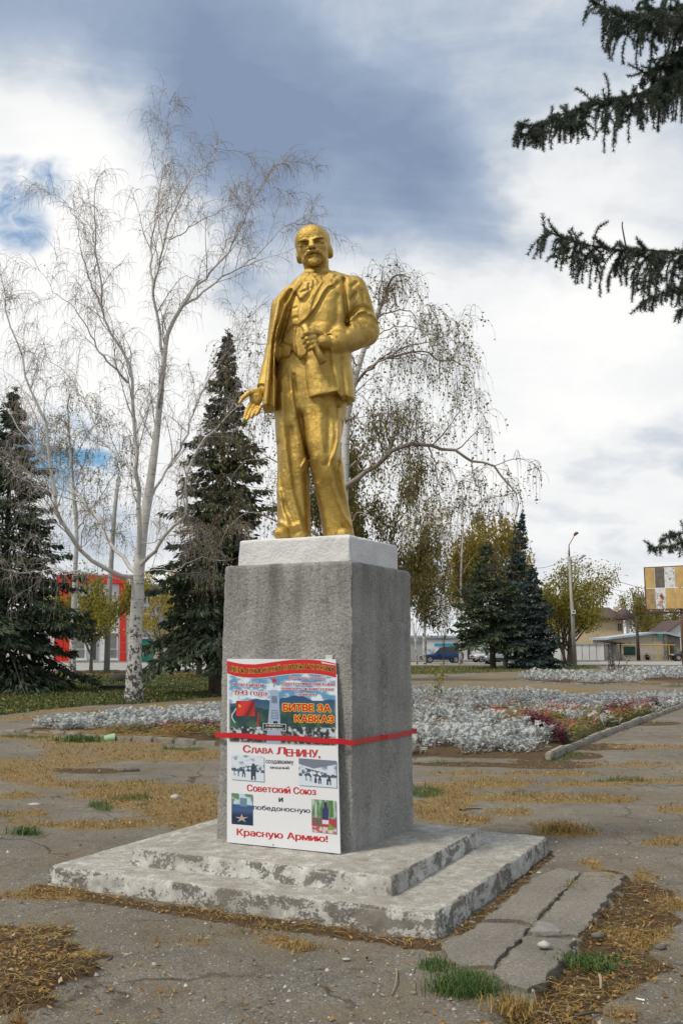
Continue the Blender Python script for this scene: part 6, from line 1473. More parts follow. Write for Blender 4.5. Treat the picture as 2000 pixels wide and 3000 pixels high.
# ---------------------------------------------------------------- squatting person by the shed
def build_person():
    b = gp(1894.5, 1934.0); b[2] = 0; root = empty('person', b); tag(root, 'person in dark clothes squatting against the block shed wall', 'person')
    def body(X, Y, Z):
        d = ell(X, Y, Z, (0, -.02, .80), (.085, .10, .115)); d = smin(d, cap(X, Y, Z, (0, 0, .70), (0, .05, .60), .055, .06), .03)
        d = smin(d, cap(X, Y, Z, (0, .06, .56), (0, .16, .26), .13, .14), .05)
        for s in (-1, 1):
            d = smin(d, chain(X, Y, Z, [(s * .09, .15, .24), (s * .15, -.22, .44), (s * .13, -.05, .07)], [.095, .075, .055], .02), .03)
            d = smin(d, cap(X, Y, Z, (s * .13, -.02, .04), (s * .14, -.20, .035), .045, .04), .02)
            d = smin(d, chain(X, Y, Z, [(s * .19, .05, .58), (s * .24, -.12, .42), (s * .06, -.30, .46)], [.062, .052, .038], .02), .02)
            for k in range(4): d = smin(d, cap(X, Y, Z, (s * .05, -.31, .45 + .015 * k), (s * .01, -.35, .43 + .015 * k), .011, .009), .004)
        return smin(d, ell(X, Y, Z, (0, -.115, .785), (.016, .02, .022)), .01)
    V, F = bake(body, (-.36, -.42, -.01), (.36, .36, .95), .016); rel(fast_mesh('body', V + b, F, plain('skin', (.42, .26, .19), .6, .08), None, True), root)
    def cloth(X, Y, Z):
        d = cap(X, Y, Z, (0, .06, .58), (0, .16, .26), .15, .16)
        for s in (-1, 1):
            d = smin(d, chain(X, Y, Z, [(s * .09, .15, .24), (s * .15, -.22, .44), (s * .13, -.05, .09)], [.115, .095, .075], .02), .03); d = smin(d, cap(X, Y, Z, (s * .13, -.02, .05), (s * .14, -.21, .045), .058, .052), .02)
            d = smin(d, chain(X, Y, Z, [(s * .19, .05, .59), (s * .24, -.12, .42), (s * .10, -.27, .455)], [.08, .07, .055], .02), .02)
        return smax(d, -Z, .005)
    V, F = bake(cloth, (-.40, -.42, -.02), (.40, .40, .82), .018); rel(fast_mesh('dark_clothing', V + b, F, plain('dark_cloth', (.018, .020, .026), .9, .3, 6), None, True), root)
    V, F = bake(lambda X, Y, Z: smax(ell(X, Y, Z, (0, .0, .835), (.092, .108, .095)), -(Z - .815) - (Y + .02) * .35, .01), (-.14, -.16, .72), (.14, .16, .97), .012); rel(fast_mesh('hair', V + b, F, plain('grey_hair', (.16, .15, .14), .9), None, True), root)
build_person()
# ---------------------------------------------------------------- poster board leaning on the pedestal
def build_poster():
    nF = -DB                                           # out of the front face
    L0 = SHB[0] + nF * .105; zb = ZS2 + .006; ex = -DA
    def along(o, u, z):
        d = ray(u, 2400); n = np.array([nF[0], nF[1]]); t = ((o - 0) @ n) / (d[:2] @ n) if False else None
        lo, hi = -1.5, .5
        for _ in range(60):
            m = (lo + hi) / 2; p = o + ex * m
            if proj(p[0], p[1], z)[0] < u: lo = m
            else: hi = m
        return o + ex * lo
    BL = along(L0, 665, zb); BR = along(L0, 992, zb); W = np.linalg.norm(BR - BL)
    zt = zb + 1.2
    for _ in range(40):
        k = (zt - ZS2) / (ZTOP - ZS2); T0 = SHB[0] * (1 - k) + SHT[0] * k + nF * .016; TL = along(T0, 666, zt); v = proj(TL[0], TL[1], zt)[1]; zt += (v - 1930) / 400
    A = np.array([*TL, zt]); Bq = np.array([*(BL), zb]); TR = along(T0, 987.5, zt); exv = np.array([*ex, 0]); dn = Bq - A
    wt, wb = np.linalg.norm(TR - TL), W; Wm = (wt + wb) / 2
    nrm = np.cross(exv, -dn); nrm /= np.linalg.norm(nrm); nrm = nrm if nrm @ np.array([*nF, 0]) > 0 else -nrm
    A = A + exv * 0
    def board(a, b, off=0.0): return A + dn * b + exv * (a * Wm) + nrm * off
    def Q(x, y, off=0.0):
        yb = 2195 + (x - 95) / 1240 * 105; b = (y - 113) / (yb - 113); xl, xr = 103 - 8 * b, 1315 + 20 * b; return tuple(board((x - xl) / (xr - xl), b, off))
    root = empty('poster_board', (BL + BR) / 2 @ np.eye(2) if False else ((BL[0] + BR[0]) / 2, (BL[1] + BR[1]) / 2, ZS2)); tag(root, 'tall white printed poster board with red Cyrillic lettering leaning on the pedestal front', 'poster')
    white = plain('white_print_panel', (.70, .71, .74), .35, .03, 2)
    c = [board(0, 0), board(1, 0), board(1, 1), board(0, 1)]; bk = [p - nrm * .008 for p in c]
    rel(MB().add(c + bk, [(0, 1, 2, 3), (7, 6, 5, 4), (0, 4, 5, 1), (1, 5, 6, 2), (2, 6, 7, 3), (3, 7, 4, 0)]).build('panel', white), root)
    def ink(n, col, r=.4): return bpy.data.materials.get(n) or Mat(n).color(col).rough(r).m
    RED, YEL, BLK, CRM, NAVY, WHT = ink('ink_red', (.52, .012, .012)), ink('ink_yellow', (.80, .55, .03)), ink('ink_black', (.012, .012, .014)), ink('ink_crimson', (.40, .01, .045)), ink('ink_navy', (.02, .025, .06)), ink('ink_white', (.75, .77, .8))
    def poly(name, pts, mat, off):
        return rel(MB().add([Q(x, y, off) for x, y in pts], [tuple(range(len(pts)))]).build(name, mat), root)
    def grad(name, x0, x1, y0, y1, nx, ny, fn, off, skew=0.0):
        """a printed picture: a fine grid of coloured cells"""
        X, Y = np.meshgrid(np.linspace(0, 1, nx), np.linspace(0, 1, ny)); px = x0 + X * (x1 - x0); py = y0 + Y * (y1 - y0) + skew * X
        V = np.array([Q(a, b, off) for a, b in zip(px.ravel(), py.ravel())]); i = np.arange(nx - 1)[None] + np.arange(ny - 1)[:, None] * nx; F = np.stack([i, i + 1, i + nx + 1, i + nx], -1).reshape(-1, 4)
        o = fast_mesh(name, V, F, M_PRINT); C = np.ones((nx * ny, 4), np.float32); C[:, :3] = np.clip(fn(X, Y, px, py), 0, 1).reshape(-1, 3)
        at_ = o.data.color_attributes.new('print', 'FLOAT_COLOR', 'POINT'); at_.data.foreach_set('color', C.ravel()); return rel(o, root)
    mp = Mat('photo_print'); mp.color(mp.attr('print', 'Color')).rough(.4); M_PRINT = mp.m
    lerp = lambda a, b, t: a + (b - a) * t[..., None]
    c3 = lambda *a: np.array(a)
    def n2(px, py, s, sd, o=4): return fbm2(px * .01, py * .01, s, o, sd)
    def main(X, Y, px, py):
        sky = lerp(c3(.10, .27, .45), c3(.62, .70, .76), sstep(n2(px, py * 1.8, 1.0, 5) + (py - 420) / 900, -.15, .35))
        ridge = 590 + 55 * n2(px, px * 0, .55, 7) - 60 * np.exp(-((px - 900) / 130) ** 2) - 15 * np.exp(-((px - 480) / 90) ** 2) + 25 * (px < 700)
        far = lerp(c3(.02, .07, .17), c3(.05, .12, .16), sstep(py, 590, 720)); mead = lerp(c3(.012, .045, .05), c3(.05, .11, .06), sstep(n2(px, py, 1.6, 9), -.3, .4))
        c = np.where((py > ridge)[..., None], far, sky); r2 = 700 + 60 * n2(px, px * 0, .4, 13) - 40 * np.sin(px * .004); c = np.where((py > r2)[..., None], mead, c)
        sn = (np.abs(px - 180 - 25 * np.sin(py * .03)) < 7) & (py > 690) & (py < 860); c = np.where(sn[..., None], c3(.45, .60, .68), c)
        rk = sstep(n2(px, py, 3.2, 21, 3), -.25, .3); rocks = lerp(c3(.02, .025, .03), c3(.46, .52, .55), rk ** 1.5); rl = 905 + 22 * n2(px, px * 0, 1.5, 17); c = np.where((py > rl)[..., None], rocks, c)
        gr = lerp(c3(.03, .03, .025), c3(.30, .31, .29), sstep(n2(px, py, 4, 31), 0, .4)); c = np.where((py > 1005 + 15 * n2(px, px * 0, 2, 41))[..., None], gr, c)
        f = sstep(np.minimum(np.minimum(px - 108, 1326 - px), 1112 - py + (px - 700) * .03), 0, 34); return lerp(np.broadcast_to(c3(.70, .71, .74), c.shape), c, f)
    grad('picture', 108, 1328, 288, 1108, 190, 130, main, .0006)
    # obelisk with star
    poly('obelisk', [(598, 478), (690, 482), (715, 990), (712, 1092), (548, 1085), (590, 640)], ink('ink_stone', (.30, .37, .50)), .0012)
    poly('obelisk_top', [(606, 476), (640, 405), (684, 480)], ink('ink_stone_pale', (.55, .63, .72)), .0012)
    poly('emblem_panel', [(614, 545), (672, 548), (676, 630), (612, 627)], ink('ink_slate', (.13, .18, .25)), .0018); poly('tablet', [(612, 708), (682, 712), (690, 812), (608, 808)], ink('ink_slate2', (.12, .20, .32)), .0018)
    for k in range(5): poly('tablet_line', [(618, 722 + k * 17), (680, 725 + k * 17), (680, 729 + k * 17), (618, 726 + k * 17)], ink('ink_stone_pale', (.55, .63, .72)), .0022)
    poly('doorway', [(630, 835), (678, 837), (680, 868), (630, 866)], BLK, .0018)
    star = lambda cx, cy, R, q=.40, sx=1.0: [(cx + sx * (R if k % 2 == 0 else R * q) * math.sin(k * math.pi / 5), cy - (R if k % 2 == 0 else R * q) * math.cos(k * math.pi / 5)) for k in range(10)]
    poly('star', star(641, 365, 42), RED, .0022); poly('star_mast', [(637, 395), (645, 395), (648, 440), (636, 440)], ink('ink_slate', (.13, .18, .25)), .0018)
    # flag with hammer and sickle
    def flag(X, Y, px, py): f = np.sin((px + py * .6) * .028 + 1.2) * .5 + .5; c = lerp(c3(.30, .012, .01), c3(.58, .03, .02), f); return lerp(c, c * .35, sstep(-np.abs(px - 370 + (py - 690) * .5), -30, 0) * (px > 300) * .8)
    grad('flag', 208, 422, 604, 780, 40, 34, flag, .0014)
    sick = [(244 + 17 * math.cos(t), 664 + 17 * math.sin(t)) for t in np.linspace(-1.3, 2.1, 12)] + [(243 + 12 * math.cos(t), 661 + 12 * math.sin(t)) for t in np.linspace(2.1, -1.3, 12)]; poly('sickle', sick, YEL, .0022)
    poly('hammer', [(232, 652), (240, 646), (248, 656), (262, 676), (257, 679), (244, 661), (238, 663)], YEL, .0024)
    poly('red_banner', [(458, 735), (466, 735), (466, 850), (468, 890), (444, 890), (452, 840)], RED, .0020)
    # header ribbon
    tops = [(103, 138), (200, 160), (300, 175), (420, 178), (520, 166), (640, 147), (750, 131), (860, 120), (960, 115), (1060, 118), (1160, 128), (1240, 142), (1316, 162)]; bots = [(103, 285), (200, 316), (300, 330), (420, 336), (520, 330), (640, 312), (750, 295), (860, 284), (960, 280), (1060, 281), (1160, 292), (1240, 306), (1318, 326)]
    poly('header_white', [(103, 113), (1315, 113), (1317, 332)] + [(x, y + 6) for x, y in bots[::-1]], white, .0010)
    V = [Q(x, y, .0016) for x, y in tops] + [Q(x, y, .0016) for x, y in bots]; n = len(tops); rel(MB().add(V, [(i, i + 1, n + i + 1, n + i) for i in range(n - 1)]).build('ribbon', RED), root)
    tx = np.array([t[0] for t in tops]); mid = np.array([(a[1] + b[1]) / 2 for a, b in zip(tops, bots)])
    def T(s, x0, x1, y0, y1, mat, off, slope=0.0, bold=.02, outline=None, ow=.045):
        for m, o, ofs in (((outline, off - .0005, bold + ow),) if outline else ()) + ((mat, off, bold),):
            f = lambda a, b, l=0, o=o: Q(x0 + a * (x1 - x0), y0 + b * (y1 - y0) + slope * a * (x1 - x0), o + l)
            rel(text_mesh('lettering', s, m, f, ofs), root)
    def wave(s, x0, x1, h, mat, off, bold, out=0.0):
        def f(a, b, l=0): x = x0 + a * (x1 - x0); return Q(x, np.interp(x, tx, mid) - 2 + (b - .5) * h, off + l)
        rel(text_mesh('lettering', s, mat, f, bold), root)
    s = 'ДЕНЬ ВОИНСКОЙ СЛАВЫ РОССИИ'; wave(s, 138, 1290, 84, YEL, .0020, .055); wave(s, 138, 1290, 84, BLK, .0028, .028)
    T('9 октября', 165, 520, 388, 446, CRM, .0030, .02, .03, WHT); T('1943 года', 196, 558, 478, 546, CRM, .0030, .02, .03, WHT)
    T('День разгрома', 806, 1199, 312, 354, CRM, .0030, .01, .03, WHT); T('Советскими войсками', 716, 1299, 374, 416, CRM, .0030, .01, .03, WHT); T('немецко-фашистских', 722, 1294, 440, 482, CRM, .0030, .01, .03, WHT); T('войск в', 909, 1102, 504, 542, CRM, .0030, .0, .03, WHT)
    T('БИТВЕ ЗА', 742, 1256, 634, 716, RED, .0030, .012, .035, YEL, .06); T('КАВКАЗ', 870, 1286, 762, 842, RED, .0030, .012, .035, YEL, .06)
    poly('caption_border', [(515, 860), (772, 868), (772, 948), (515, 940)], WHT, .0026); poly('caption_box', [(520, 865), (767, 873), (767, 943), (520, 935)], BLK, .0030)
    T('25 ИЮЛЯ 1942 Г.', 546, 740, 876, 897, WHT, .0036, .02, .02); T('- 9 ОКТЯБРЯ 1943 Г.', 530, 760, 913, 935, WHT, .0036, .02, .02)
    # glory lines
    shd = ink('ink_grey_shadow', (.42, .40, .44))
    for args in (('С', 286, 368, 1112, 1194), ('ЛАВА', 378, 622, 1139, 1200), ('Л', 664, 760, 1130, 1210), ('ЕНИНУ,', 770, 1135, 1150, 1246)):
        T(*args[:1], args[1] + 5, args[2] + 5, args[3] + 5, args[4] + 5, shd, .0008, .02, .03); T(*args, RED, .0016, .02, .03)
    T('создавшему', 544, 850, 1278, 1328, NAVY, .0016, .02, .018); T('мощный', 592, 800, 1342, 1382, NAVY, .0016, .02, .018)
    T('Советский Союз', 330, 1088, 1552, 1630, RED, .0016, .045, .03); T('и', 686, 728, 1697, 1744, NAVY, .0016, .0, .03); T('победоносную', 398, 1024, 1780, 1846, NAVY, .0016, .048, .018)
    T('Красную Армию!', 212, 1204, 2042, 2135, RED, .0016, .062, .03)
    poly('screw', [(612, 2210), (628, 2211), (627, 2222), (613, 2221)], ink('ink_slate', (.13, .18, .25)), .003)
    # small photographs with drop shadows
    def snow(flip):
        def fn(X, Y, px, py):
            if flip: X = 1 - X
            m = sstep(fbm2(X * 5, Y * 5, 1.3, 4, 3 + flip), -.1, .35); c = lerp(c3(.60, .66, .72), c3(.16, .24, .36), m * sstep(.62 - Y, 0, .4))
            if flip: c = np.where((Y < .30 - .35 * np.abs(X - .6) + .05)[..., None], c3(.16, .18, .24), c)
            hill = (Y > .55 - .25 * X) & (Y < .66) & (fbm2(X * 9, Y * 9, 1.5, 3, 7) > -.15); c = np.where(hill[..., None], c3(.06, .09, .14), c)
            for (cx, top, bt, w) in ((.10, .62, .84, .03), (.22, .62, .86, .03), (.38, .58, .88, .045), (.68, .30, .96, .07)) if not flip else ((.2, .58, .92, .06), (.44, .58, .9, .04), (.55, .58, .88, .03), (.68, .58, .84, .03), (.8, .60, .82, .03)):
                body = (np.abs(X - cx) < w * (1 - .4 * (Y < top + .12))) & (Y > top) & (Y < bt) & ~((Y > bt - .14) & (np.abs(X - cx) < w * .25)); c = np.where(body[..., None], c3(.035, .055, .09), c)
            return c
        return fn
    for (x0, x1, y0, y1, sk, fn) in ((150, 522, 1218, 1500, 24, snow(0)), (906, 1308, 1254, 1556, 24, snow(1))):
        poly('picture_shadow', [(x0 + 9, y0 + 12), (x1 + 8, y0 + 12 + sk), (x1 + 8, y1 + 9 + sk), (x0 + 9, y1 + 9)], ink('ink_slate2', (.12, .20, .32)), .0006); grad('picture', x0, x1, y0, y1, 60, 46, fn, .0012, sk)
    def memorial(X, Y, px, py):
        c = lerp(c3(.45, .58, .66), c3(.10, .22, .10), sstep(fbm2(X * 4, Y * 4, 1.4, 3, 4) + np.abs(X - .5) * 1.8 - Y * 1.1, .3, .6)); c = np.where((Y > .36)[..., None], c3(.04, .09, .22), c); c = np.where(((np.abs(X - .56) < .17) & (Y > .14) & (Y < .40))[..., None], c3(.13, .22, .30), c)
        return np.where((Y > .5)[..., None], lerp(c3(.05, .10, .24), c3(.012, .025, .06), sstep(Y, .5, .75)), c)
    poly('picture_shadow', [(158, 1664), (398, 1684), (398, 2012), (158, 1995)], ink('ink_slate2', (.12, .20, .32)), .0006); grad('picture', 150, 392, 1652, 1992, 40, 56, memorial, .0012, 16)
    poly('star', [(268 + (x - 268) * .95, 1932 + (y - 1935) * .58) for x, y in star(268, 1935, 92, .30, .95)], ink('ink_bronze', (.36, .36, .36)), .0022); poly('flame', [(256, 1925), (262, 1908), (274, 1904), (280, 1922), (268, 1930)], ink('ink_orange', (.7, .36, .06)), .0026)
    def monum(X, Y, px, py):
        c = lerp(c3(.08, .17, .06), c3(.40, .50, .42), sstep(fbm2(X * 12, Y * 3, 1.0, 4, 9), -.2, .4)); c = np.where((Y > .55)[..., None], lerp(c3(.10, .12, .10), c3(.45, .03, .06), sstep(fbm2(X * 6, Y * 6, 1.6, 3, 14), -.2, .1)), c)
        c = np.where((Y > .82)[..., None], lerp(c3(.55, .50, .48), c3(.45, .08, .10), sstep(fbm2(X * 9, Y * 9, 1.5, 3, 18), 0, .3)), c); c = np.where(((np.abs(X - .56) < .12) & (Y > .26) & (Y < .60))[..., None], c3(.03, .04, .13), c)
        c = np.where(((np.abs(X - .57) < .075) & (Y > .07) & (Y < .28))[..., None], c3(.03, .035, .10), c); return np.where(((np.abs(X - .56) < .13) & (Y > .60) & (Y < .72))[..., None], c3(.6, .6, .62), c)
    poly('picture_shadow', [(1048, 1720), (1306, 1735), (1306, 2095), (1048, 2072)], ink('ink_slate2', (.12, .20, .32)), .0006); grad('picture', 1040, 1300, 1708, 2070, 44, 58, monum, .0012, 16)
    poly('wreath', [(1205, 2045), (1230, 1975), (1285, 2030), (1270, 2042)], ink('ink_green', (.16, .30, .05)), .0022)
    tp = plain('clear_tape', (.62, .63, .62), .3, .05)
    poly('adhesive_tape', [(1160, 140), (1316, 175), (1316, 185), (1170, 160)], tp, .0035)
    # strip of tape sticking the top edge to the pedestal
    k = (zt + .03 - ZS2) / (ZTOP - ZS2); p = SHB[0] * (1 - k) + SHT[0] * k + nF * .012; q = along(p, 953, zt + .03); q2 = along(p, 973, zt + .03)
    rel(MB().add([(*q, zt - .003), (*q2, zt - .003), (*q2, zt + .03), (*q, zt + .03), (*(q - nF * .003), zt - .003), (*(q2 - nF * .003), zt - .003), (*(q2 - nF * .003), zt + .03), (*(q - nF * .003), zt + .03)], [(0, 1, 2, 3), (7, 6, 5, 4), (0, 4, 5, 1), (1, 5, 6, 2), (2, 6, 7, 3), (3, 7, 4, 0)]).build('adhesive_tape', tp), root)
    # ---- red ribbon tied round pedestal and board
    def corner(i, z, out):
        k = (z - ZS2) / (ZTOP - ZS2); c = np.array([p * (1 - k) + q * k for p, q in zip(SHB, SHT)]); m = c.mean(0); p = c[i]; return p + (p - m) / np.linalg.norm(p - m) * out
    def zfor(i, v):
        z = 1.0
        for _ in range(40): p = corner(i, z, .012); z += (proj(p[0], p[1], z)[1] - v) / 420
        return z
    z0, z1, z3 = zfor(0, 2175), zfor(1, 2153), zfor(3, 2142); z2 = z1
    bz = lambda a, b: board(a, b, .006)
    def on_board(a, v):
        b = .4
        for _ in range(40): p = bz(a, b); b += (v - proj(*p)[1]) / 560
        return bz(a, b)
    def on_right(t, out):
        a, b = np.array([*corner(0, z0, .0), z0]), np.array([*corner(3, z3, .0), z3]); p = a + (b - a) * t; return p - np.array([*DA, 0]) * out
    path = [np.array([*corner(1, z1, .03), z1]), on_board(-.004, 2154), on_board(.5, 2162), on_board(1.004, 2172), np.array([*corner(0, z0, .032), z0]), on_right(.40, .014), on_right(.47, .040), on_right(.68, .042), on_right(.89, .040), on_right(.95, .016), np.array([*corner(3, z3, .036), z3]), np.array([*corner(2, z2, .03), z2])]
    P = []
    for i in range(len(path)):
        a, b = path[i], path[(i + 1) % len(path)]
        for t in np.linspace(0, 1, 8)[:-1]: P.append(a + (b - a) * t + np.array([0, 0, .0025 * math.sin(len(P) * .9)]))
    c = np.mean(P, 0); n = len(P); V = []
    for p in P:
        o = np.array([p[0] - c[0], p[1] - c[1], 0]); o /= np.linalg.norm(o); h = .0175
        V += [p - np.array([0, 0, h]), p + np.array([0, 0, h]), p + np.array([0, 0, h]) - o * .003, p - np.array([0, 0, h]) - o * .003]
    F = [(4 * i + j, 4 * ((i + 1) % n) + j, 4 * ((i + 1) % n) + (j + 1) % 4, 4 * i + (j + 1) % 4) for i in range(n) for j in range(4)]
    tag(MB().add(V, F).build('ribbon', Mat('red_satin').color((.52, .012, .018)).rough(.35).m), 'narrow red ribbon tied round the pedestal across the poster', 'ribbon')
build_poster()
# ---------------------------------------------------------------- near spruce with boughs hanging over the square
def build_near_spruce():
    r = np.random.default_rng(77); YN = 5.7
    tb = np.array([3.55, 6.3, 0]); root = empty('spruce_tree', tb); tag(root, 'large blue green spruce with long drooping boughs hanging over the paved square', 'tree')
    T = np.linspace(tb - np.array([0, 0, .1]), tb + np.array([.05, .1, 9.5]), 16); V, F = tube_vf(T, .17 * (1 - .85 * np.linspace(0, 1, 16)), 10); rel(fast_mesh('trunk', V, F, M_BARK, None, True), root)
    P = lambda u, v, dy=0: at(u, v, YN + dy)
    B = [([(1742, 14, 0), (1775, 26, 0), (1813, 38, .02), (1894, 44, .05), (2000, 50, .1), (2150, 60, .2)], 60, 190), ([(1513, 356, 0), (1560, 366, 0), (1624, 345, .02), (1690, 322, .03), (1733, 306, .05), (1800, 290, .06), (1854, 280, .08), (1930, 250, .1), (2000, 212, .15), (2150, 180, .25)], 45, 170),
         ([(1596, 680, 0), (1640, 692, 0), (1676, 703, .02), (1749, 723, .03), (1834, 731, .05), (1910, 735, .06), (2000, 739, .1), (2150, 750, .2)], 60, 150), ([(1873, 890, -.1), (1905, 872, -.1), (1950, 855, -.1), (2010, 840, -.08), (2120, 820, 0)], 30, 70), ([(1978, 922, 0), (2010, 905, 0), (2080, 890, .05)], 30, 60),
         ([(1895, 1603, .1), (1925, 1604, .1), (1960, 1600, .12), (2010, 1590, .15), (2120, 1580, .2)], 18, 50), ([(1935, 1582, .2), (1960, 1572, .2), (2010, 1560, .25), (2100, 1560, .3)], 15, 30), ([(1940, 172, .25), (1990, 160, .25), (2080, 130, .3)], 60, 200), ([(1878, 212, .2), (1910, 206, .2), (1960, 196, .2), (2040, 180, .25)], 40, 120), ([(1882, 4, .2), (1930, 30, .2), (2000, 20, .25), (2080, 10, .3)], 60, 160), ([(1940, 20, .3), (1955, -30, .3), (1990, -60, .3)], 20, 60)]
    twigs, wood = [], []
    for bi, (px, h0, h1) in enumerate(B):
        E_ = P(*px[-1]); tp_ = np.array([tb[0], tb[1], max(E_[2] - .25, .6)]); M_ = spline([P(*q) for q in px] + [E_ + (tp_ - E_) * .35 + np.array([0, 0, .06]), E_ + (tp_ - E_) * .7 + np.array([0, 0, .05])], 60); M_[1:] += r.normal(0, .004, (59, 3)); L = np.linalg.norm(np.diff(M_, axis=0), axis=1).sum()
        end = M_[-1]; trunkp = np.array([tb[0], tb[1], max(end[2] - .25, .6)]); wood.append((np.vstack([M_, spline([end, (end + trunkp) / 2 + np.array([0, 0, .05]), trunkp], 6)[1:]]), np.r_[np.linspace(.0035, .013, 60), np.linspace(.014, .03, 5)]))
        twigs.append(M_)
        n = int(L * 62)
        for i in range(n):
            t = (i + r.uniform(0, 1)) / n; k = min(int(t * 59), 58); p = M_[k] + (M_[k + 1] - M_[k]) * r.uniform(0, 1); d0 = unit(M_[k] - M_[k + 1])
            hl = 1.35 * (h0 + (h1 - h0) * min(1, t * 2.4)) * r.uniform(.45, 1.15) / 505; kind = r.uniform()
            if kind < .70:
                q = shoot(r, p, unit(d0 * .55 + np.array([0, r.normal(0, .45), -.25])), hl, 7, 1.5, .09); twigs.append(q); wood.append((q, np.linspace(.003, .0015, 7)))
                if hl > .12:
                    for _ in range(r.integers(2, 5)): j = r.integers(1, 5); q2 = shoot(r, q[j], unit(q[j + 1] - q[j] + r.normal(0, .75, 3)), r.uniform(.05, .13), 5, .8, .1); twigs.append(q2)
            else:
                q = shoot(r, p, unit(d0 * .6 + np.array([0, r.normal(0, .9), r.uniform(-.1, .45)])), r.uniform(.05, .13), 5, -.1, .1); twigs.append(q); wood.append((q, np.linspace(.003, .0015, 5)))
    for q in ([(1735, 720), (1742, 690), (1755, 664), (1780, 650)], [(1690, 707), (1680, 740), (1670, 782)], [(1775, 300), (1782, 262), (1776, 232), (1768, 216)], [(1735, 306), (1720, 282), (1700, 266), (1684, 260)]):
        s = spline([P(u, v, .02) for u, v in q], 8); twigs.append(s); wood.append((s, np.linspace(.003, .002, 8)))
    wood.append((spline([P(1834, 731, .05), P(1826, 690, .05), P(1821, 660, .05), P(1822, 650, .05)], 8), np.linspace(.006, .004, 8)))
    # needles
    VV, n = [], 0
    for q in twigs:
        seg = np.linalg.norm(np.diff(q, axis=0), axis=1); L = seg.sum(); m = int(L * 1150) + 10; s = r.uniform(0, 1, m) * L; c = np.r_[0, np.cumsum(seg)]; k = np.clip(np.searchsorted(c, s, 'right') - 1, 0, len(seg) - 1)
        d = (q[k + 1] - q[k]) / seg[k][:, None]; p = q[k] + d * (s - c[k])[:, None]; a = r.normal(0, 1, (m, 3)); rad = unit_rows(np.cross(d, a)); nd = unit_rows(rad + d * r.uniform(.35, 1.0, m)[:, None]); ln = r.uniform(.020, .033, m) * np.clip(1.15 - .3 * s / L, .7, 1.1)
        w = unit_rows(np.cross(nd, r.normal(0, 1, (m, 3)))) * .0019; VV.append(np.stack([p - w, p + w, p + nd * ln[:, None]], 1).reshape(-1, 3)); n += m
    o = fast_mesh('needles', np.concatenate(VV), np.arange(3 * n).reshape(-1, 3), leafmat('near_needles', [(0, (.035, .050, .036)), (.5, (.075, .10, .076)), (.85, (.13, .165, .13)), (1, (.20, .21, .13))], .2, .55)); o['kind'] = 'stuff'; rel(o, root)
    o = fast_mesh('boughs', *tubes(wood, 5), M_BARK, None, True); o['kind'] = 'stuff'; rel(o, root)
build_near_spruce()

# ---------------------------------------------------------------- loose things on the ground
def rock(name, label, cat, px, size, mat, seed, flat=.5, rz=0, group=None, z=0.0, Yov=None):
    r = np.random.default_rng(seed); b = gp(*px, z) if Yov is None else at(px[0], px[1], Yov); bm = bmesh.new(); bmesh.ops.create_icosphere(bm, subdivisions=2 if size[0] > .2 else 1, radius=1)
    V = np.array([v.co[:] for v in bm.verts]); V *= (1 + .45 * fbm(V, 1.3, 3, seed))[:, None]; V *= np.array(size); V[:, 2] = np.maximum(V[:, 2], -size[2] * .35)
    c, s = math.cos(rz), math.sin(rz); V = np.stack([V[:, 0] * c - V[:, 1] * s, V[:, 0] * s + V[:, 1] * c, V[:, 2] + size[2] * .3], 1)
    F = np.array([[v.index for v in f.verts] for f in bm.faces]); bm.free(); o = fast_mesh(name, V, F, mat, None, False); o.location = (b[0], b[1], z); return tag(o, label, cat, group)
M_STONE = plain('dark_stone', (.13, .12, .10), .95, .35, 8, .6, 30); M_CHIP = plain('pale_chip', (.40, .385, .35), .9, .2, 20, .4, 60); M_DSTONE = plain('mossy_concrete', (.045, .04, .034), .95, .35, 4, .6, 20)
def stick(label, a, b, rad, mat, bend=.01):
    p, q = gp(*a), gp(*b); p[2] = q[2] = rad; m = (p + q) / 2 + np.array([bend, 0, .006]); V, F = tube_vf(spline([p, m, q], 8), np.linspace(rad, rad * .6, 8), 6)
    i = 7 * 6; o = fast_mesh('stick', V, [F, np.array([[0, 1, 2], [0, 2, 3], [0, 3, 4], [0, 4, 5]]), np.array([[i, i + 2, i + 1], [i, i + 3, i + 2], [i, i + 4, i + 3], [i, i + 5, i + 4]])] if False else F, mat); return tag(o, label, 'stick')
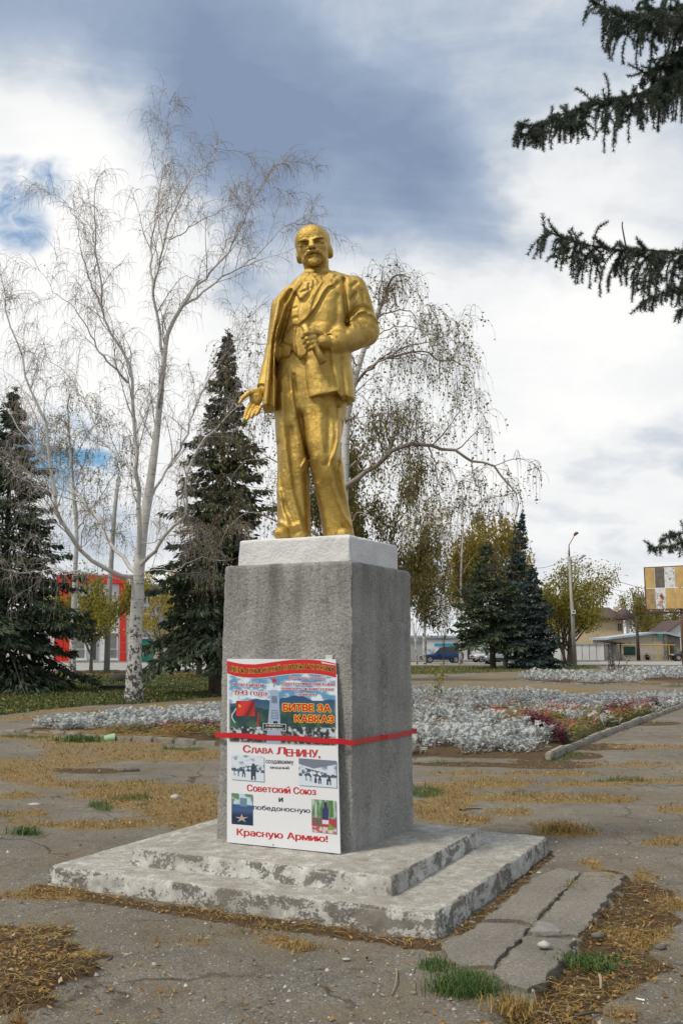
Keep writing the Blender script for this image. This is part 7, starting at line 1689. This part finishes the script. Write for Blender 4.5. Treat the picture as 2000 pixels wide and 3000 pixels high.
def build_details():
    rock('boulder', 'large dark boulder lying behind the bare birch trunk', 'boulder', (352, 1998), (.62, .4, .36), M_DSTONE, 1)
    rock('boulder', 'low dark boulder showing on the other side of birch trunk', 'boulder', (412, 1999), (.45, .35, .26), M_DSTONE, 2)
    a, b = gp(291, 2022), gp(384, 2022); tag(MB().box(a[0], b[0], a[1], a[1] + .5, -.05, .17).build('concrete_slab', M_DSTONE, bevel=.02), 'dark mossy concrete slab lying on the lawn by the bare birch', 'slab')
    rock('stone', 'flat dark stone on the asphalt left of the pedestal', 'stone', (386, 2259), (.13, .08, .045), M_STONE, 3)
    rock('stone', 'pale broken stone lying in the dry grass by the pedestal', 'stone', (512, 2342), (.06, .05, .045), M_CHIP, 4)
    rock('stone', 'grey stone chip at the edge of the dry grass', 'stone', (418, 2362), (.07, .05, .035), M_STONE, 5)
    rock('stone', 'flat grey stone on the asphalt beyond the steps', 'stone', (104, 2359), (.09, .05, .02), M_CHIP, 6)
    rock('stone', 'grey chunk of concrete resting on the broken asphalt slab', 'stone', (1592, 2773), (.045, .035, .022), M_CHIP, 7, z=.034)
    rock('stone', 'dark chunk of asphalt among green weeds', 'stone', (1750, 2747), (.045, .03, .025), M_STONE, 8)
    rock('stone', 'brown stone on bare soil beyond the slabs', 'stone', (1932, 2780), (.035, .03, .02), M_STONE, 9)
    for i, (u, v, lab) in enumerate(((596, 2684, 'white plaster fragment below the lower step'), (862, 2706, 'white paper scrap near the middle of the lower step'), (202, 2630, 'white paper scrap near the far corner of the lower step'), (1382, 2703, 'small pale pebble of plaster beside the step side'), (1578, 2558, 'white cigarette end close to the step side'), (1362, 2767, 'white plaster flake at the step corner'), (452, 2826, 'pale grey wood chip lying on open asphalt'), (1015, 2812, 'thin flat stone beside the green tuft'))):
        rock('fragment', lab, 'fragment', (u, v), (.022 + .006 * (i % 3), .014, .008), plain('white_fragment', (.62, .62, .62), .8) if i < 3 or i in (4, 5) else M_CHIP, 20 + i, rz=i * .9)
    mt, mt2 = plain('dry_stick', (.30, .24, .16), .9, .3, 20), plain('dark_stick', (.07, .055, .045), .9, .3, 20)
    stick('thin pale stick standing out on asphalt near green tuft', (1161, 2842), (1148, 2917), .005, mt); stick('short thick pale stick on the bare soil', (1755, 2862), (1758, 2905), .009, mt, .004)
    stick('long brown stick lying on soil and leaves', (1680, 2982), (1762, 2972), .008, mt2); stick('dark stick end in the soil pile', (305, 2828), (330, 2806), .007, mt2); stick('thin grey twig along soil pile', (215, 2812), (275, 2808), .005, mt2)
    stick('pale stick on soil below the near step corner', (1192, 2757), (1204, 2776), .004, mt); stick('dark twig on the dry grass beyond pedestal', (1345, 2375), (1410, 2372), .009, mt2); stick('pale stick lying in front of the flower bed', (1600, 2266), (1628, 2268), .012, mt)
    # white cigarette and green cup
    p, q = gp(1862, 2929), gp(1887, 2934); p[2] = q[2] = .005; tag(MB().tube([p, q], .0045, 8).build('cigarette_end', plain('white_paper', (.7, .7, .68), .8)), 'white cigarette end on bare soil', 'cigarette')
    b = gp(321, 2170); r = empty('paper_cup', (b[0], b[1], .03)); r.rotation_euler = (0, math.radians(86), .3); tag(r, 'pale green paper cup lying by the kerb of flower bed', 'cup')
    MB().add(*tube_vf(np.array([(0, 0, -.09), (0, 0, -.088), (0, 0, .08)]), [.02, .062, .085], 16)).build('body', plain('green_cup', (.32, .52, .30), .5), r); MB().add(*tube_vf(np.array([(0, 0, .078), (0, 0, .086)]), [.09, .09], 16)).build('rim', plain('cup_rim', (.6, .65, .55), .5), r)
    # leafy sapling in the right bed, dead weed in the far bed
    rr = np.random.default_rng(5)
    b = gp(1283, 2060); root = empty('sapling', b); tag(root, 'thin young sapling with a few green leaves in the flower bed', 'sapling'); st, lv = [], []
    for u0, u1, vt in ((1274, 1270, 1958), (1287, 1292, 1952), (1281, 1284, 1975)):
        a = gp(u0, 2060); q = spline([a, at((u0 + u1) / 2 + 2, 2005, a[1]), at(u1, vt, a[1])], 10); st.append((q, np.linspace(.008, .003, 10)))
        for k in range(26): j = rr.integers(3, 10); lv.append(q[j] + rr.normal(0, .10, 3) * np.array([1, 1, .5]))
    rel(fast_mesh('stem', *tubes(st, 5), M_BARKG), root); o = fast_mesh('leaves', *leaf_quads(rr, np.array(lv), .10), M_LYGR); o['kind'] = 'stuff'; rel(o, root)
    b = gp(1800, 1990); root = empty('dry_weed', b); tag(root, 'dead brown seed stalks standing in the far flower bed', 'weed'); st, lv = [], []
    for k in range(12):
        a = gp(1800 + rr.normal(0, 14), 1990); q = shoot(rr, a, unit(np.array([rr.normal(0, .3), 0, 1])), rr.uniform(.7, 1.25), 6, -.1, .1); st.append((q, np.linspace(.018, .01, 6))); lv += [q[j] + rr.normal(0, .06, 3) for j in (3, 4, 4, 5, 5, 5)]
    rel(fast_mesh('stem', *tubes(st, 4), plain('weed_stem', (.11, .05, .045), .9)), root); o = fast_mesh('seed_heads', *leaf_quads(rr, np.array(lv), .11), leafmat('seed_head', [(0, (.05, .02, .02)), (1, (.14, .06, .05))])); o['kind'] = 'stuff'; rel(o, root)
    # single weeds that stand out in the foreground
    def weed(label, px, n, h, w, mat, spread, cat='weed', seed=1):
        q = np.random.default_rng(seed); b = gp(*px); P_ = np.stack([q.normal(0, spread, n), q.normal(0, spread * .7, n), np.zeros(n)], 1); H = q.uniform(.5, 1.1, n) * h; W = np.full(n, w)
        V, F = blades_mesh(P_, H, W, 1.3); o = fast_mesh('weed_tuft', V, F, mat); o.location = tuple(b); return tag(o, label, cat) if n not in (160, 260, 261) else tag(o, kind='stuff')
    weed('bushy bright green weed tuft in the broken asphalt by the near step corner', (1362, 2905), 900, .11, .004, M_GRNG, .075); weed('small green weed clump along the crack beside bushy tuft', (1280, 2838), 160, .05, .006, M_GRNG, .05, seed=2)
    weed('straw coloured grass tuft at the end of broken slabs', (1500, 2962), 200, .09, .005, M_DRYG, .06, seed=3); weed('small dry grass tuft alone on the asphalt before the steps', (888, 2780), 160, .05, .005, M_DRYG, .05, seed=4)
    weed('dark green creeping weed on the soil beside broken slabs', (1725, 2820), 261, .05, .008, M_GRNG, .10, seed=5); weed('small round green tuft on asphalt beyond the lower step', (70, 2444), 150, .10, .008, M_GRNG, .06, seed=6)
    weed('low green weed clump in front of left flower bed kerb', (242, 2172), 260, .16, .02, M_GRNG, .22, seed=7); weed('tall yellow dry grass tuft beyond the side step', (1640, 2442), 420, .14, .006, M_DRYG, .09, seed=8)
build_details()
